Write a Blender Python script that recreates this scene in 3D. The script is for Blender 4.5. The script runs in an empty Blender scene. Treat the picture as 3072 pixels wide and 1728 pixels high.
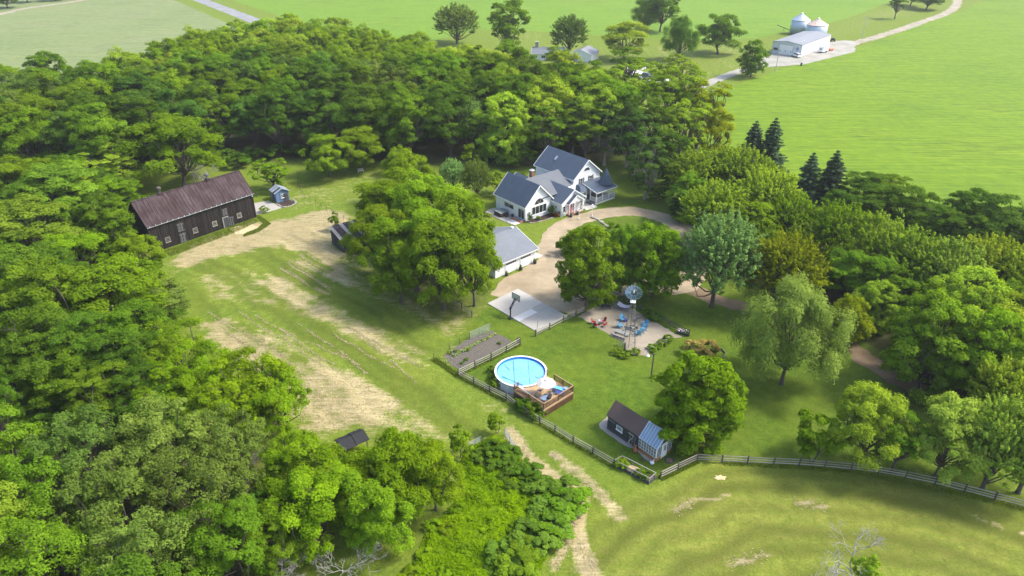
import bpy, bmesh, math, random
import numpy as np
from mathutils import Vector, Matrix

scene = bpy.context.scene
C = scene.collection
R_ = math.radians

# ------------------------------------------------------------------ camera
CAM_H = 60.0                      # drone height above the yard
PITCH = R_(29.3)                  # degrees below the horizon
FPX = 2130.0                      # focal length in photo pixels (3072 wide)
cam_d = bpy.data.cameras.new('camera')
cam_d.sensor_width = 36.0
cam_d.lens = 36.0 * FPX / 3072.0
cam_d.clip_start = 0.5
cam_d.clip_end = 9000.0
cam = bpy.data.objects.new('camera', cam_d)
C.objects.link(cam)
cam.location = (0, 0, CAM_H)
cam.rotation_euler = (math.pi / 2 - PITCH, 0, 0)
scene.camera = cam

# ------------------------------------------------------------------ sky and sun
SUN_ELEV, SUN_AZ = R_(49), R_(6)         # azimuth: angle from +X towards +Y
world = bpy.data.worlds.new('World')
scene.world = world
world.use_nodes = True
wn = world.node_tree
wn.nodes.clear()
sky = wn.nodes.new('ShaderNodeTexSky')
sky.sky_type = 'NISHITA'
sky.sun_disc = False
sky.sun_elevation = SUN_ELEV
sky.sun_rotation = math.pi / 2 - SUN_AZ
sky.air_density = 1.3
sky.dust_density = 3.0
sky.ozone_density = 1.0
bg = wn.nodes.new('ShaderNodeBackground')
bg.inputs['Strength'].default_value = 0.15
wo = wn.nodes.new('ShaderNodeOutputWorld')
wn.links.new(sky.outputs[0], bg.inputs['Color'])
wn.links.new(bg.outputs[0], wo.inputs['Surface'])
sl = bpy.data.lights.new('sun', 'SUN')
sl.energy = 2.25
sl.angle = R_(10.0)
sl.color = (1.0, 0.94, 0.82)
sun = bpy.data.objects.new('sun', sl)
C.objects.link(sun)
sdir = Vector((math.cos(SUN_ELEV) * math.cos(SUN_AZ), math.cos(SUN_ELEV) * math.sin(SUN_AZ), math.sin(SUN_ELEV)))
sun.rotation_euler = sdir.to_track_quat('Z', 'Y').to_euler()
sun.location = (60, 60, 90)
scene.view_settings.view_transform = 'Standard'
scene.view_settings.look = 'None'
scene.view_settings.gamma = 1.0
scene.view_settings.exposure = 1.38
scene.view_settings.use_curve_mapping = False
scene.render.engine = 'CYCLES'
scene.cycles.max_bounces = 6
scene.cycles.transparent_max_bounces = 6

# ------------------------------------------------------------------ pixel -> place
def G(px, py, z=0.0):
    """photo pixel (3072 x 1728) -> the point where its ray meets height z"""
    x = (px - 1536) / FPX
    y = (py - 864) / FPX
    d = (x, math.cos(PITCH) - y * math.sin(PITCH), -math.sin(PITCH) - y * math.cos(PITCH))
    t = (z - CAM_H) / d[2]
    return Vector((d[0] * t, d[1] * t, z))
VS = 3072 / 2576.0
def V(x, y, z=0.0):
    return G(x * VS, y * VS, z)
def Z(ox, oy, s):
    return lambda x, y, z=0.0: G(ox + x / s, oy + y / s, z)
ZF = Z(1640, 820, 4.6)        # fire pit crop
ZG = Z(1280, 960, 6.0367)     # garden crop
ZS = Z(1540, 1120, 3.903)     # garden shed crop
ZR = Z(2000, 1300, 2.403)     # lower fence crop
ZC = Z(1440, 850, 8.05)       # court crop
ZT = Z(1560, 0, 2.576)        # far farm crop
ZB = Z(340, 480, 4.6)         # barn crop
ZP = Z(1460, 1050, 7.246)     # pool crop
ZW = Z(960, 1120, 2.383)      # weeds crop
ZH = Z(1420, 400, 4.83)       # house crop
ZM = Z(2300, 20, 8.525)       # machine shed crop
ZL = Z(960, 640, 9.056)       # lean-to crop
ZA = Z(1320, 640, 5.572)      # garage crop

# ------------------------------------------------------------------ properties
def tag(o, label=None, cat=None, group=None, kind=None):
    if label: o['label'] = label
    if cat: o['category'] = cat
    if group: o['group'] = group
    if kind: o['kind'] = kind
    return o
def thing(name, label, cat, loc=(0, 0, 0), rz=0.0, group=None):
    o = bpy.data.objects.new(name, None)
    C.objects.link(o)
    o.empty_display_size = 0.3
    o.location = loc
    o.rotation_euler = (0, 0, rz)
    return tag(o, label, cat, group)
def copy_tree(o, parent=None):
    c = o.copy()
    C.objects.link(c)
    c.parent = parent
    for ch in list(o.children):
        if ch.name in bpy.data.objects:
            copy_tree(ch, c)
    return c
def link_mesh(name, me, mat, parent=None):
    o = bpy.data.objects.new(name, me)
    C.objects.link(o)
    if mat is not None and len(me.materials) == 0:
        me.materials.append(mat)
    o.parent = parent
    return o

# ------------------------------------------------------------------ mesh builder
class MB:
    def __init__(s):
        s.v = []; s.f = []; s.smooth = False
    def add(s, vs, fs):
        n = len(s.v)
        s.v += [tuple(p) for p in vs]
        s.f += [tuple(n + i for i in f) for f in fs]
        return s
    def box(s, x0, x1, y0, y1, z0, z1):
        return s.add([(x0, y0, z0), (x1, y0, z0), (x1, y1, z0), (x0, y1, z0), (x0, y0, z1), (x1, y0, z1), (x1, y1, z1), (x0, y1, z1)],
                     [(0, 3, 2, 1), (4, 5, 6, 7), (0, 1, 5, 4), (1, 2, 6, 5), (2, 3, 7, 6), (3, 0, 4, 7)])
    def bar(s, a, b, w, h, up=(0, 0, 1)):
        a = Vector(a); b = Vector(b); d = (b - a).normalized(); up = Vector(up)
        r = d.cross(up)
        if r.length < 1e-4: r = d.cross(Vector((1, 0, 0)))
        r.normalize(); u = r.cross(d).normalized()
        r *= w / 2; u *= h / 2
        vs = [a - r - u, a + r - u, a + r + u, a - r + u, b - r - u, b + r - u, b + r + u, b - r + u]
        return s.add(vs, [(0, 1, 2, 3), (7, 6, 5, 4), (0, 4, 5, 1), (1, 5, 6, 2), (2, 6, 7, 3), (3, 7, 4, 0)])
    def tube(s, pts, rad, n=6, caps=True):
        pts = [Vector(p) for p in pts]
        if not hasattr(rad, '__len__'): rad = [rad] * len(pts)
        base = len(s.v)
        for i, p in enumerate(pts):
            d = (pts[min(i + 1, len(pts) - 1)] - pts[max(i - 1, 0)])
            d = d.normalized() if d.length > 1e-6 else Vector((0, 0, 1))
            ref = Vector((1, 0, 0)) if abs(d.z) > 0.7 else Vector((0, 0, 1))
            r = d.cross(ref).normalized(); u = r.cross(d)
            for k in range(n):
                a = 2 * math.pi * k / n
                s.v.append(tuple(p + r * (math.cos(a) * rad[i]) + u * (math.sin(a) * rad[i])))
        for i in range(len(pts) - 1):
            for k in range(n):
                k2 = (k + 1) % n
                s.f.append((base + i * n + k, base + (i + 1) * n + k, base + (i + 1) * n + k2, base + i * n + k2))
        if caps:
            s.f.append(tuple(base + k for k in range(n)))
            s.f.append(tuple(base + (len(pts) - 1) * n + k for k in reversed(range(n))))
        return s
    def lathe(s, prof, n=24, cx=0, cy=0, cz=0):
        base = len(s.v)
        for (r, z) in prof:
            for k in range(n):
                a = 2 * math.pi * k / n
                s.v.append((cx + r * math.cos(a), cy + r * math.sin(a), cz + z))
        for i in range(len(prof) - 1):
            for k in range(n):
                k2 = (k + 1) % n
                s.f.append((base + i * n + k, base + i * n + k2, base + (i + 1) * n + k2, base + (i + 1) * n + k))
        if prof[0][0] > 1e-3: s.f.append(tuple(base + k for k in reversed(range(n))))
        if prof[-1][0] > 1e-3: s.f.append(tuple(base + (len(prof) - 1) * n + k for k in range(n)))
        return s
    def prism_y(s, prof, y0, y1):
        """closed (x,z) outline, counter-clockwise seen from -y, extruded along y"""
        n = len(prof)
        vs = [(x, y0, z) for x, z in prof] + [(x, y1, z) for x, z in prof]
        fs = [tuple(range(n)), tuple(reversed(range(n, 2 * n)))]
        fs += [(i, i + n, (i + 1) % n + n, (i + 1) % n) for i in range(n)]
        return s.add(vs, fs)
    def prism_x(s, prof, x0, x1):
        """closed (y,z) outline extruded along x"""
        n = len(prof)
        vs = [(x0, y, z) for y, z in prof] + [(x1, y, z) for y, z in prof]
        fs = [tuple(reversed(range(n))), tuple(range(n, 2 * n))]
        fs += [(i, (i + 1) % n, (i + 1) % n + n, i + n) for i in range(n)]
        return s.add(vs, fs)
    def slab(s, poly, z0, z1):
        n = len(poly)
        vs = [(p[0], p[1], z0) for p in poly] + [(p[0], p[1], z1) for p in poly]
        fs = [tuple(reversed(range(n))), tuple(range(n, 2 * n))]
        fs += [(i, (i + 1) % n, (i + 1) % n + n, i + n) for i in range(n)]
        return s.add(vs, fs)
    def quadslab(s, pts, t):
        """four corners (any plane) given a thickness t along their normal, downwards"""
        a, b, c, d = [Vector(p) for p in pts]
        nrm = (b - a).cross(d - a).normalized() * t
        vs = [a, b, c, d, a - nrm, b - nrm, c - nrm, d - nrm]
        return s.add(vs, [(0, 1, 2, 3), (7, 6, 5, 4), (0, 4, 5, 1), (1, 5, 6, 2), (2, 6, 7, 3), (3, 7, 4, 0)])
    def xform(s, M, start=0):
        s.v[start:] = [tuple(M @ Vector(p)) for p in s.v[start:]]
        return s
    def mesh(s, name, fix=True):
        me = bpy.data.meshes.new(name)
        me.from_pydata(s.v, [], s.f)
        if fix:
            bm = bmesh.new(); bm.from_mesh(me)
            bmesh.ops.recalc_face_normals(bm, faces=bm.faces)
            bm.to_mesh(me); bm.free()
        if s.smooth:
            me.polygons.foreach_set('use_smooth', [True] * len(me.polygons))
        me.update()
        return me
    def build(s, name, mat, parent=None, smooth=None):
        if smooth is not None: s.smooth = smooth
        return link_mesh(name, s.mesh(name), mat, parent)
def BX(*a): return MB().box(*a)

# ------------------------------------------------------------------ materials
class NT:
    def __init__(s, name):
        s.m = bpy.data.materials.new(name); s.m.use_nodes = True
        s.t = s.m.node_tree; s.t.nodes.clear()
        s.out = s.n('ShaderNodeOutputMaterial')
    def n(s, typ, **kw):
        nd = s.t.nodes.new(typ)
        for k, v in kw.items():
            if k.startswith('i_'): nd.inputs[k[2:].replace('_', ' ')].default_value = v
            else: setattr(nd, k, v)
        return nd
    def l(s, a, b): s.t.links.new(a, b)
    def mix(s, fac, a, b, blend='MIX'):
        nd = s.n('ShaderNodeMix', data_type='RGBA', blend_type=blend)
        for sock, val in ((nd.inputs[0], fac), (nd.inputs[6], a), (nd.inputs[7], b)):
            if hasattr(val, 'links') or hasattr(val, 'is_linked'): s.l(val, sock)
            elif isinstance(val, (tuple, list)): sock.default_value = (*val[:3], 1)
            else: sock.default_value = val
        return nd.outputs[2]
    def math(s, op, a, b=0.0, clamp=False):
        nd = s.n('ShaderNodeMath', operation=op, use_clamp=clamp)
        for sock, val in ((nd.inputs[0], a), (nd.inputs[1], b)):
            if hasattr(val, 'is_linked'): s.l(val, sock)
            else: sock.default_value = val
        return nd.outputs[0]
    def ramp(s, fac, stops):
        nd = s.n('ShaderNodeValToRGB')
        s.l(fac, nd.inputs[0])
        el = nd.color_ramp.elements
        while len(el) < len(stops): el.new(0.5)
        for e, (p, c) in zip(el, stops):
            e.position = p
            e.color = (*c, 1) if isinstance(c, (tuple, list)) else (c, c, c, 1)
        return nd.outputs[0]
    def noise(s, scale, detail=4, rough=0.55, vec=None, dist=0.0):
        nd = s.n('ShaderNodeTexNoise')
        nd.inputs['Scale'].default_value = scale; nd.inputs['Detail'].default_value = detail
        nd.inputs['Roughness'].default_value = rough; nd.inputs['Distortion'].default_value = dist
        if vec is not None: s.l(vec, nd.inputs['Vector'])
        return nd.outputs['Fac']
    def coord(s, kind='Object', scale=(1, 1, 1), rot=(0, 0, 0)):
        tc = s.n('ShaderNodeTexCoord'); mp = s.n('ShaderNodeMapping')
        mp.inputs['Scale'].default_value = scale; mp.inputs['Rotation'].default_value = rot
        s.l(tc.outputs[kind], mp.inputs['Vector'])
        return mp.outputs[0]
    def wcoord(s, scale=(1, 1, 1), rot=(0, 0, 0)):
        ge = s.n('ShaderNodeNewGeometry'); mp = s.n('ShaderNodeMapping')
        mp.inputs['Scale'].default_value = scale; mp.inputs['Rotation'].default_value = rot
        s.l(ge.outputs['Position'], mp.inputs['Vector'])
        return mp.outputs[0]
    def attr(s, name):
        nd = s.n('ShaderNodeAttribute', attribute_name=name)
        return nd.outputs['Fac']
    def bump(s, h, strength=0.3, dist=0.05):
        nd = s.n('ShaderNodeBump'); nd.inputs['Strength'].default_value = strength; nd.inputs['Distance'].default_value = dist
        s.l(h, nd.inputs['Height'])
        return nd.outputs[0]
    def principled(s, col, rough=0.7, metal=0.0, bump=None, spec=0.35, **kw):
        p = s.n('ShaderNodeBsdfPrincipled')
        if hasattr(col, 'is_linked'): s.l(col, p.inputs['Base Color'])
        else: p.inputs['Base Color'].default_value = (*col[:3], 1)
        if hasattr(rough, 'is_linked'): s.l(rough, p.inputs['Roughness'])
        else: p.inputs['Roughness'].default_value = rough
        p.inputs['Metallic'].default_value = metal
        p.inputs['Specular IOR Level'].default_value = spec
        if bump is not None: s.l(bump, p.inputs['Normal'])
        for k, v in kw.items(): p.inputs[k.replace('_', ' ')].default_value = v
        s.l(p.outputs[0], s.out.inputs['Surface'])
        return s.m

def plain(name, col, rough=0.6, metal=0.0, var=0.12, scale=3.0, spec=0.35, bump=0.0, objvar=0.0):
    """one colour with a little mottling, so that nothing is perfectly even"""
    t = NT(name)
    f = t.noise(scale, 4, 0.6, t.coord('Object'))
    a = tuple(c * (1 - var) for c in col); b = tuple(min(1, c * (1 + var)) for c in col)
    c = t.mix(f, a, b)
    if objvar:
        oi = t.n('ShaderNodeObjectInfo')
        k = t.math('ADD', t.math('MULTIPLY', oi.outputs['Random'], 2 * objvar), 1 - objvar)
        hs = t.n('ShaderNodeHueSaturation'); t.l(k, hs.inputs['Value']); t.l(c, hs.inputs['Color']); c = hs.outputs[0]
    bp = t.bump(t.noise(scale * 6, 3, 0.6, t.coord('Object')), bump, 0.03) if bump else None
    return t.principled(c, rough, metal, bp, spec)

M = {}
M['white_paint'] = plain('white_paint', (0.62, 0.64, 0.66), 0.5, var=0.05, scale=1.2)
M['white_trim'] = plain('white_trim', (0.68, 0.69, 0.70), 0.45, var=0.03)
M['white_plastic'] = plain('white_plastic', (0.62, 0.63, 0.64), 0.35, var=0.03)
M['black_metal'] = plain('black_metal', (0.022, 0.022, 0.028), 0.45, var=0.2)
M['glass_dark'] = plain('glass_dark', (0.022, 0.028, 0.035), 0.07, var=0.3, scale=0.8, spec=0.6)
M['shutter'] = plain('shutter', (0.10, 0.10, 0.11), 0.6)
M['red_door'] = plain('red_door', (0.50, 0.012, 0.022), 0.4, var=0.06)
M['brick_red'] = plain('brick_red', (0.21, 0.105, 0.075), 0.9, var=0.35, scale=9)
M['concrete'] = plain('concrete', (0.30, 0.285, 0.26), 0.9, var=0.09, scale=0.9, bump=0.1)
M['concrete_pale'] = plain('concrete_pale', (0.365, 0.35, 0.33), 0.88, var=0.07, scale=1.4, bump=0.1)
M['concrete_bright'] = plain('concrete_bright', (0.47, 0.465, 0.455), 0.85, var=0.05, scale=1.6)
M['stone'] = plain('stone', (0.25, 0.23, 0.20), 0.9, var=0.3, scale=4, objvar=0.25)
M['soil'] = plain('soil', (0.098, 0.088, 0.076), 0.98, var=0.4, scale=3, bump=0.8)
M['mulch'] = plain('mulch', (0.035, 0.022, 0.018), 0.98, var=0.45, scale=8, bump=0.8)
M['galvanised'] = plain('galvanised', (0.42, 0.47, 0.52), 0.38, 0.55, var=0.12, scale=1.5)
M['steel_grey'] = plain('steel_grey', (0.33, 0.36, 0.38), 0.42, 0.4, var=0.15)
M['blue_plastic'] = plain('blue_plastic', (0.08, 0.26, 0.42), 0.4, var=0.10, objvar=0.12)
M['red_plastic'] = plain('red_plastic', (0.30, 0.014, 0.028), 0.4, var=0.10, objvar=0.12)
M['grey_plastic'] = plain('grey_plastic', (0.20, 0.20, 0.22), 0.5)
M['charcoal'] = plain('charcoal', (0.045, 0.045, 0.05), 0.7)
M['tyre'] = plain('tyre', (0.018, 0.018, 0.02), 0.8)
M['deck_wood'] = plain('deck_wood', (0.40, 0.26, 0.145), 0.75, var=0.2, scale=2.5, objvar=0.12)
M['deck_rail'] = plain('deck_rail', (0.115, 0.062, 0.034), 0.7, var=0.2, objvar=0.1)
M['deck_skirt'] = plain('deck_skirt', (0.085, 0.042, 0.022), 0.75, var=0.2, objvar=0.12)
M['deck_cap'] = plain('deck_cap', (0.33, 0.22, 0.13), 0.7, var=0.15)
M['rail_wood'] = plain('rail_wood', (0.27, 0.25, 0.215), 0.9, var=0.3, scale=2.0, objvar=0.25)
M['post_wood'] = plain('post_wood', (0.085, 0.078, 0.066), 0.9, var=0.3, scale=2.0, objvar=0.25)
M['dark_wood'] = plain('dark_wood', (0.045, 0.045, 0.048), 0.85, var=0.35, scale=2.0, objvar=0.25)
M['grey_timber'] = plain('grey_timber', (0.20, 0.205, 0.205), 0.85, var=0.25, scale=2.0, objvar=0.15)
M['door_timber'] = plain('door_timber', (0.105, 0.105, 0.107), 0.9, var=0.3, scale=3.0, objvar=0.3)
M['cream_canvas'] = plain('cream_canvas', (0.50, 0.46, 0.425), 0.85, var=0.04)
M['hammock_cloth'] = plain('hammock_cloth', (0.40, 0.38, 0.50), 0.85, var=0.1)
M['terracotta'] = plain('terracotta', (0.36, 0.115, 0.06), 0.8, var=0.2)
M['hot_tub_brown'] = plain('hot_tub_brown', (0.075, 0.05, 0.042), 0.6, var=0.2)
M['tub_cover'] = plain('tub_cover', (0.13, 0.15, 0.155), 0.6, var=0.08)
M['rust'] = plain('rust', (0.34, 0.16, 0.085), 0.85, var=0.4, scale=5)
M['straw_tan'] = plain('straw_tan', (0.48, 0.38, 0.22), 0.95, var=0.2)
M['bark'] = plain('bark', (0.085, 0.072, 0.06), 0.95, var=0.35, scale=4, bump=0.5)
M['bark_pale'] = plain('bark_pale', (0.23, 0.21, 0.185), 0.95, var=0.3, scale=4)
M['dead_branch'] = plain('dead_branch', (0.27, 0.255, 0.235), 0.95, var=0.25, scale=4)
M['pool_wall'] = plain('pool_wall', (0.50, 0.53, 0.56), 0.5, var=0.06, scale=1.5)
M['water_blue'] = plain('water_blue', (0.03, 0.20, 0.56), 0.12, var=0.1)
M['tarp_black'] = plain('tarp_black', (0.012, 0.013, 0.016), 0.8, var=0.2, scale=1.5, bump=0.2)
M['car_white'] = plain('car_white', (0.75, 0.76, 0.78), 0.25, var=0.02, spec=0.6)
M['car_green'] = plain('car_green', (0.15, 0.18, 0.165), 0.25, 0.3, var=0.02, spec=0.6)
M['orange'] = plain('orange', (0.75, 0.20, 0.10), 0.6)
M['flower_white'] = plain('flower_white', (0.75, 0.70, 0.76), 0.8)
M['flower_pink'] = plain('flower_pink', (0.55, 0.22, 0.42), 0.8)
M['sign_purple'] = plain('sign_purple', (0.22, 0.22, 0.36), 0.7, var=0.3, scale=6)
M['grass_blade'] = plain('grass_blade', (0.10, 0.17, 0.028), 0.85, var=0.35, scale=0.6)
M['weed_blade'] = plain('weed_blade', (0.125, 0.20, 0.02), 0.85, var=0.45, scale=0.35)
M['ember'] = plain('ember', (0.06, 0.055, 0.05), 0.95, var=0.5, scale=6)
M['lamp_globe'] = plain('lamp_globe', (0.86, 0.86, 0.85), 0.25, var=0.01)
M['greenhouse_glass'] = plain('greenhouse_glass', (0.16, 0.23, 0.33), 0.16, var=0.25, scale=0.8, spec=0.7)
M['blue_board'] = plain('blue_board', (0.10, 0.16, 0.27), 0.8, var=0.25, scale=2, objvar=0.2)
M['ochre_board'] = plain('ochre_board', (0.30, 0.14, 0.055), 0.8, var=0.2)
M['rope'] = plain('rope', (0.45, 0.42, 0.36), 0.9)
M['brown_lid'] = plain('brown_lid', (0.16, 0.085, 0.05), 0.7)
M['lounge_blue'] = plain('lounge_blue', (0.10, 0.38, 0.78), 0.5, var=0.06)
M['lounge_navy'] = plain('lounge_navy', (0.03, 0.05, 0.22), 0.5, var=0.08)

def shingle_mat(name, col, row=0.15, var=0.14):
    """asphalt shingles in courses with slow weather mottling"""
    t = NT(name)
    g = t.noise(26, 3, 0.7, t.coord('Object')); w = t.noise(0.6, 4, 0.6, t.coord('Object'))
    tc = t.n('ShaderNodeTexCoord'); sep = t.n('ShaderNodeSeparateXYZ'); t.l(tc.outputs['Object'], sep.inputs[0])
    cr = t.math('FRACT', t.math('DIVIDE', sep.outputs['Z'], row))
    k = t.math('ADD', t.math('MULTIPLY', g, 0.5), t.math('ADD', t.math('MULTIPLY', w, 0.5), t.math('MULTIPLY', cr, 0.16)))
    c = t.ramp(k, [(0.25, tuple(x * (1 - 2 * var) for x in col)), (0.8, tuple(x * (1 + 1.6 * var) for x in col))])
    return t.principled(c, 0.82, 0, t.bump(cr, 0.25, 0.02), 0.35)
M['shingle'] = shingle_mat('shingle', (0.056, 0.076, 0.110))
M['shingle_sheen'] = shingle_mat('shingle_sheen', (0.105, 0.115, 0.132))  # middle roof's front slope: reflected light put into the colour as paler grey
M['shingle_brown'] = shingle_mat('shingle_brown', (0.088, 0.060, 0.052))
M['shingle_grey'] = shingle_mat('shingle_grey', (0.135, 0.15, 0.175))

def siding_mat(name, col, row=0.12):
    t = NT(name)
    tc = t.n('ShaderNodeTexCoord'); sep = t.n('ShaderNodeSeparateXYZ'); t.l(tc.outputs['Object'], sep.inputs[0])
    cr = t.math('FRACT', t.math('DIVIDE', sep.outputs['Z'], row))
    w = t.noise(0.8, 4, 0.6, t.coord('Object'))
    edge = t.math('LESS_THAN', cr, 0.12)
    c = t.mix(w, tuple(x * .93 for x in col), tuple(min(1, x * 1.04) for x in col))
    c = t.mix(t.math('MULTIPLY', edge, 0.3), c, tuple(x * .55 for x in col))
    return t.principled(c, 0.5, 0, t.bump(cr, 0.35, 0.02), 0.35)
M['siding'] = siding_mat('siding', (0.71, 0.72, 0.74))
def ribbed_mat(name, col, step, axis='X', rough=0.45, metal=0.3):
    t = NT(name)
    tc = t.n('ShaderNodeTexCoord'); sep = t.n('ShaderNodeSeparateXYZ'); t.l(tc.outputs['Object'], sep.inputs[0])
    cr = t.math('PINGPONG', sep.outputs[axis], step)
    w = t.noise(0.5, 4, 0.6, t.coord('Object'))
    c = t.mix(w, tuple(x * .85 for x in col), tuple(min(1, x * 1.1) for x in col))
    return t.principled(c, rough, metal, t.bump(cr, 0.5, 0.05), 0.4)
M['bin_steel'] = ribbed_mat('bin_steel', (0.36, 0.43, 0.50), 0.12, 'Z')
M['shed_steel'] = ribbed_mat('shed_steel', (0.50, 0.53, 0.56), 0.25, 'Y', 0.5, 0.0)
M['shed_roof'] = plain('shed_roof', (0.19, 0.195, 0.22), 0.55, 0.1, var=0.16, scale=0.35)

def barn_board_mat(name, col):
    """weathered vertical boards: pale streaks down the grain, every board its own tone"""
    t = NT(name)
    oi = t.n('ShaderNodeObjectInfo')
    tc = t.n('ShaderNodeTexCoord'); mp = t.n('ShaderNodeMapping'); mp.inputs['Scale'].default_value = (14, 14, 0.5)
    ad = t.n('ShaderNodeVectorMath', operation='ADD'); cmb = t.n('ShaderNodeCombineXYZ')
    t.l(t.math('MULTIPLY', oi.outputs['Random'], 60), cmb.inputs[0])
    t.l(tc.outputs['Object'], ad.inputs[0]); t.l(cmb.outputs[0], ad.inputs[1]); t.l(ad.outputs[0], mp.inputs['Vector'])
    s = t.noise(1.0, 4, 0.65, mp.outputs[0])
    a = t.ramp(s, [(0.42, tuple(x * .6 for x in col)), (0.62, col), (0.82, (0.13, 0.12, 0.115))])
    k = t.math('ADD', t.math('MULTIPLY', oi.outputs['Random'], 0.9), 0.5)
    hs = t.n('ShaderNodeHueSaturation'); t.l(k, hs.inputs['Value']); t.l(a, hs.inputs['Color'])
    return t.principled(hs.outputs[0], 0.9, 0, t.bump(s, 0.4, 0.03), 0.25)
M['barn_board'] = barn_board_mat('barn_board', (0.026, 0.021, 0.020))
M['old_board'] = barn_board_mat('old_board', (0.055, 0.055, 0.06))

def barn_roof_mat():
    """rusty oxide-red sheet steel: purple-brown with paler run marks down the slope"""
    t = NT('barn_roof')
    oi = t.n('ShaderNodeObjectInfo')
    s = t.noise(1.0, 4, 0.6, t.coord('Object', (5, 0.5, 0.5)))
    w = t.noise(0.35, 5, 0.6, t.wcoord())
    c = t.ramp(t.math('ADD', t.math('MULTIPLY', s, 0.6), t.math('MULTIPLY', w, 0.4)),
               [(0.30, (0.020, 0.010, 0.011)), (0.47, (0.036, 0.019, 0.021)), (0.58, (0.060, 0.044, 0.050)), (0.72, (0.060, 0.026, 0.018))])
    k = t.math('ADD', t.math('MULTIPLY', oi.outputs['Random'], 0.34), 0.83)
    hs = t.n('ShaderNodeHueSaturation'); t.l(k, hs.inputs['Value']); t.l(c, hs.inputs['Color'])
    return t.principled(hs.outputs[0], 0.75, 0.0, t.bump(s, 0.2, 0.03), 0.2)
M['barn_roof'] = barn_roof_mat()

def rusty_roof_mat():
    t = NT('bin_roof_rust')
    s = t.noise(2.2, 4, 0.6, t.coord('Object'))
    c = t.ramp(s, [(0.4, (0.62, 0.60, 0.60)), (0.55, (0.45, 0.28, 0.20)), (0.75, (0.36, 0.17, 0.09))])
    return t.principled(c, 0.7, 0.1)
M['bin_roof_rust'] = rusty_roof_mat()

def pool_cover_mat():
    t = NT('solar_cover')
    w = t.noise(0.8, 5, 0.65, t.coord('Object')); f = t.noise(6, 4, 0.7, t.coord('Object'))
    c = t.mix(t.math('ADD', t.math('MULTIPLY', w, 0.6), t.math('MULTIPLY', f, 0.4)), (0.05, 0.24, 0.54), (0.26, 0.52, 0.76))
    return t.principled(c, 0.28, 0, t.bump(f, 0.8, 0.06), 0.5)
M['solar_cover'] = pool_cover_mat()

def leaf_mat(name, dark, light, trans=0.30):
    """leaf: colour of its kind, tinted per tree by the object colour, varied per leaf clump"""
    t = NT(name)
    oi = t.n('ShaderNodeObjectInfo')
    va = t.attr('leaf_var')
    c = t.mix(va, dark, light)
    c = t.mix(1.0, c, oi.outputs['Color'], 'MULTIPLY')
    d = t.n('ShaderNodeBsdfDiffuse'); t.l(c, d.inputs['Color'])
    tr = t.n('ShaderNodeBsdfTranslucent')
    hs = t.n('ShaderNodeHueSaturation'); hs.inputs['Saturation'].default_value = 1.15; hs.inputs['Value'].default_value = 1.45
    hs.inputs['Hue'].default_value = 0.49
    t.l(c, hs.inputs['Color']); t.l(hs.outputs[0], tr.inputs['Color'])
    mx = t.n('ShaderNodeMixShader'); mx.inputs[0].default_value = trans
    t.l(d.outputs[0], mx.inputs[1]); t.l(tr.outputs[0], mx.inputs[2])
    t.l(mx.outputs[0], t.out.inputs['Surface'])
    return t.m
M['leaf'] = leaf_mat('leaf', (0.056, 0.108, 0.005), (0.168, 0.265, 0.012), 0.34)
M['needle'] = leaf_mat('needle', (0.022, 0.048, 0.028), (0.070, 0.105, 0.055), 0.12)

# ================================================================== THE SETTING
def vnoise(x, y, seed=0):
    xi = np.floor(x).astype(np.int64); yi = np.floor(y).astype(np.int64)
    fx = x - xi; fy = y - yi
    fx = fx * fx * (3 - 2 * fx); fy = fy * fy * (3 - 2 * fy)
    def h(a, b):
        n = (a * 374761393 + b * 668265263 + seed * 1442695041) & 0x7fffffff
        n = ((n ^ (n >> 13)) * 1274126177) & 0x7fffffff
        return ((n ^ (n >> 16)) & 0xffff) / 65535.0
    return (h(xi, yi) * (1 - fx) + h(xi + 1, yi) * fx) * (1 - fy) + (h(xi, yi + 1) * (1 - fx) + h(xi + 1, yi + 1) * fx) * fy
def fbm(x, y, seed=0, oct=4):
    s = np.zeros_like(x); a = 0.5
    for k in range(oct):
        s += a * vnoise(x, y, seed + k * 17); x = x * 2.03 + 5.2; y = y * 2.03 + 1.7; a *= 0.5
    return s / (1 - 0.5 ** oct)
def poly_sd(X, Y, poly):
    """signed distance to a polygon, positive inside"""
    P = [(p[0], p[1]) for p in poly]
    d = np.full(X.shape, 1e9); ins = np.zeros(X.shape, bool)
    for (ax, ay), (bx, by) in zip(P, P[1:] + P[:1]):
        ex, ey = bx - ax, by - ay; L = ex * ex + ey * ey + 1e-9
        t = np.clip(((X - ax) * ex + (Y - ay) * ey) / L, 0, 1)
        d = np.minimum(d, np.hypot(X - ax - t * ex, Y - ay - t * ey))
        c = ((ay > Y) != (by > Y)) & (X < (bx - ax) * (Y - ay) / (by - ay + 1e-12) + ax)
        ins ^= c
    return np.where(ins, d, -d)
def line_d(X, Y, pts):
    d = np.full(X.shape, 1e9)
    for a, b in zip(pts, pts[1:]):
        ex, ey = b[0] - a[0], b[1] - a[1]; L = ex * ex + ey * ey + 1e-9
        t = np.clip(((X - a[0]) * ex + (Y - a[1]) * ey) / L, 0, 1)
        d = np.minimum(d, np.hypot(X - a[0] - t * ex, Y - a[1] - t * ey))
    return d
def sstep(a, b, x):
    t = np.clip((x - a) / (b - a), 0, 1); return t * t * (3 - 2 * t)
def VP(*pts): return [V(*p) for p in pts]

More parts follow.
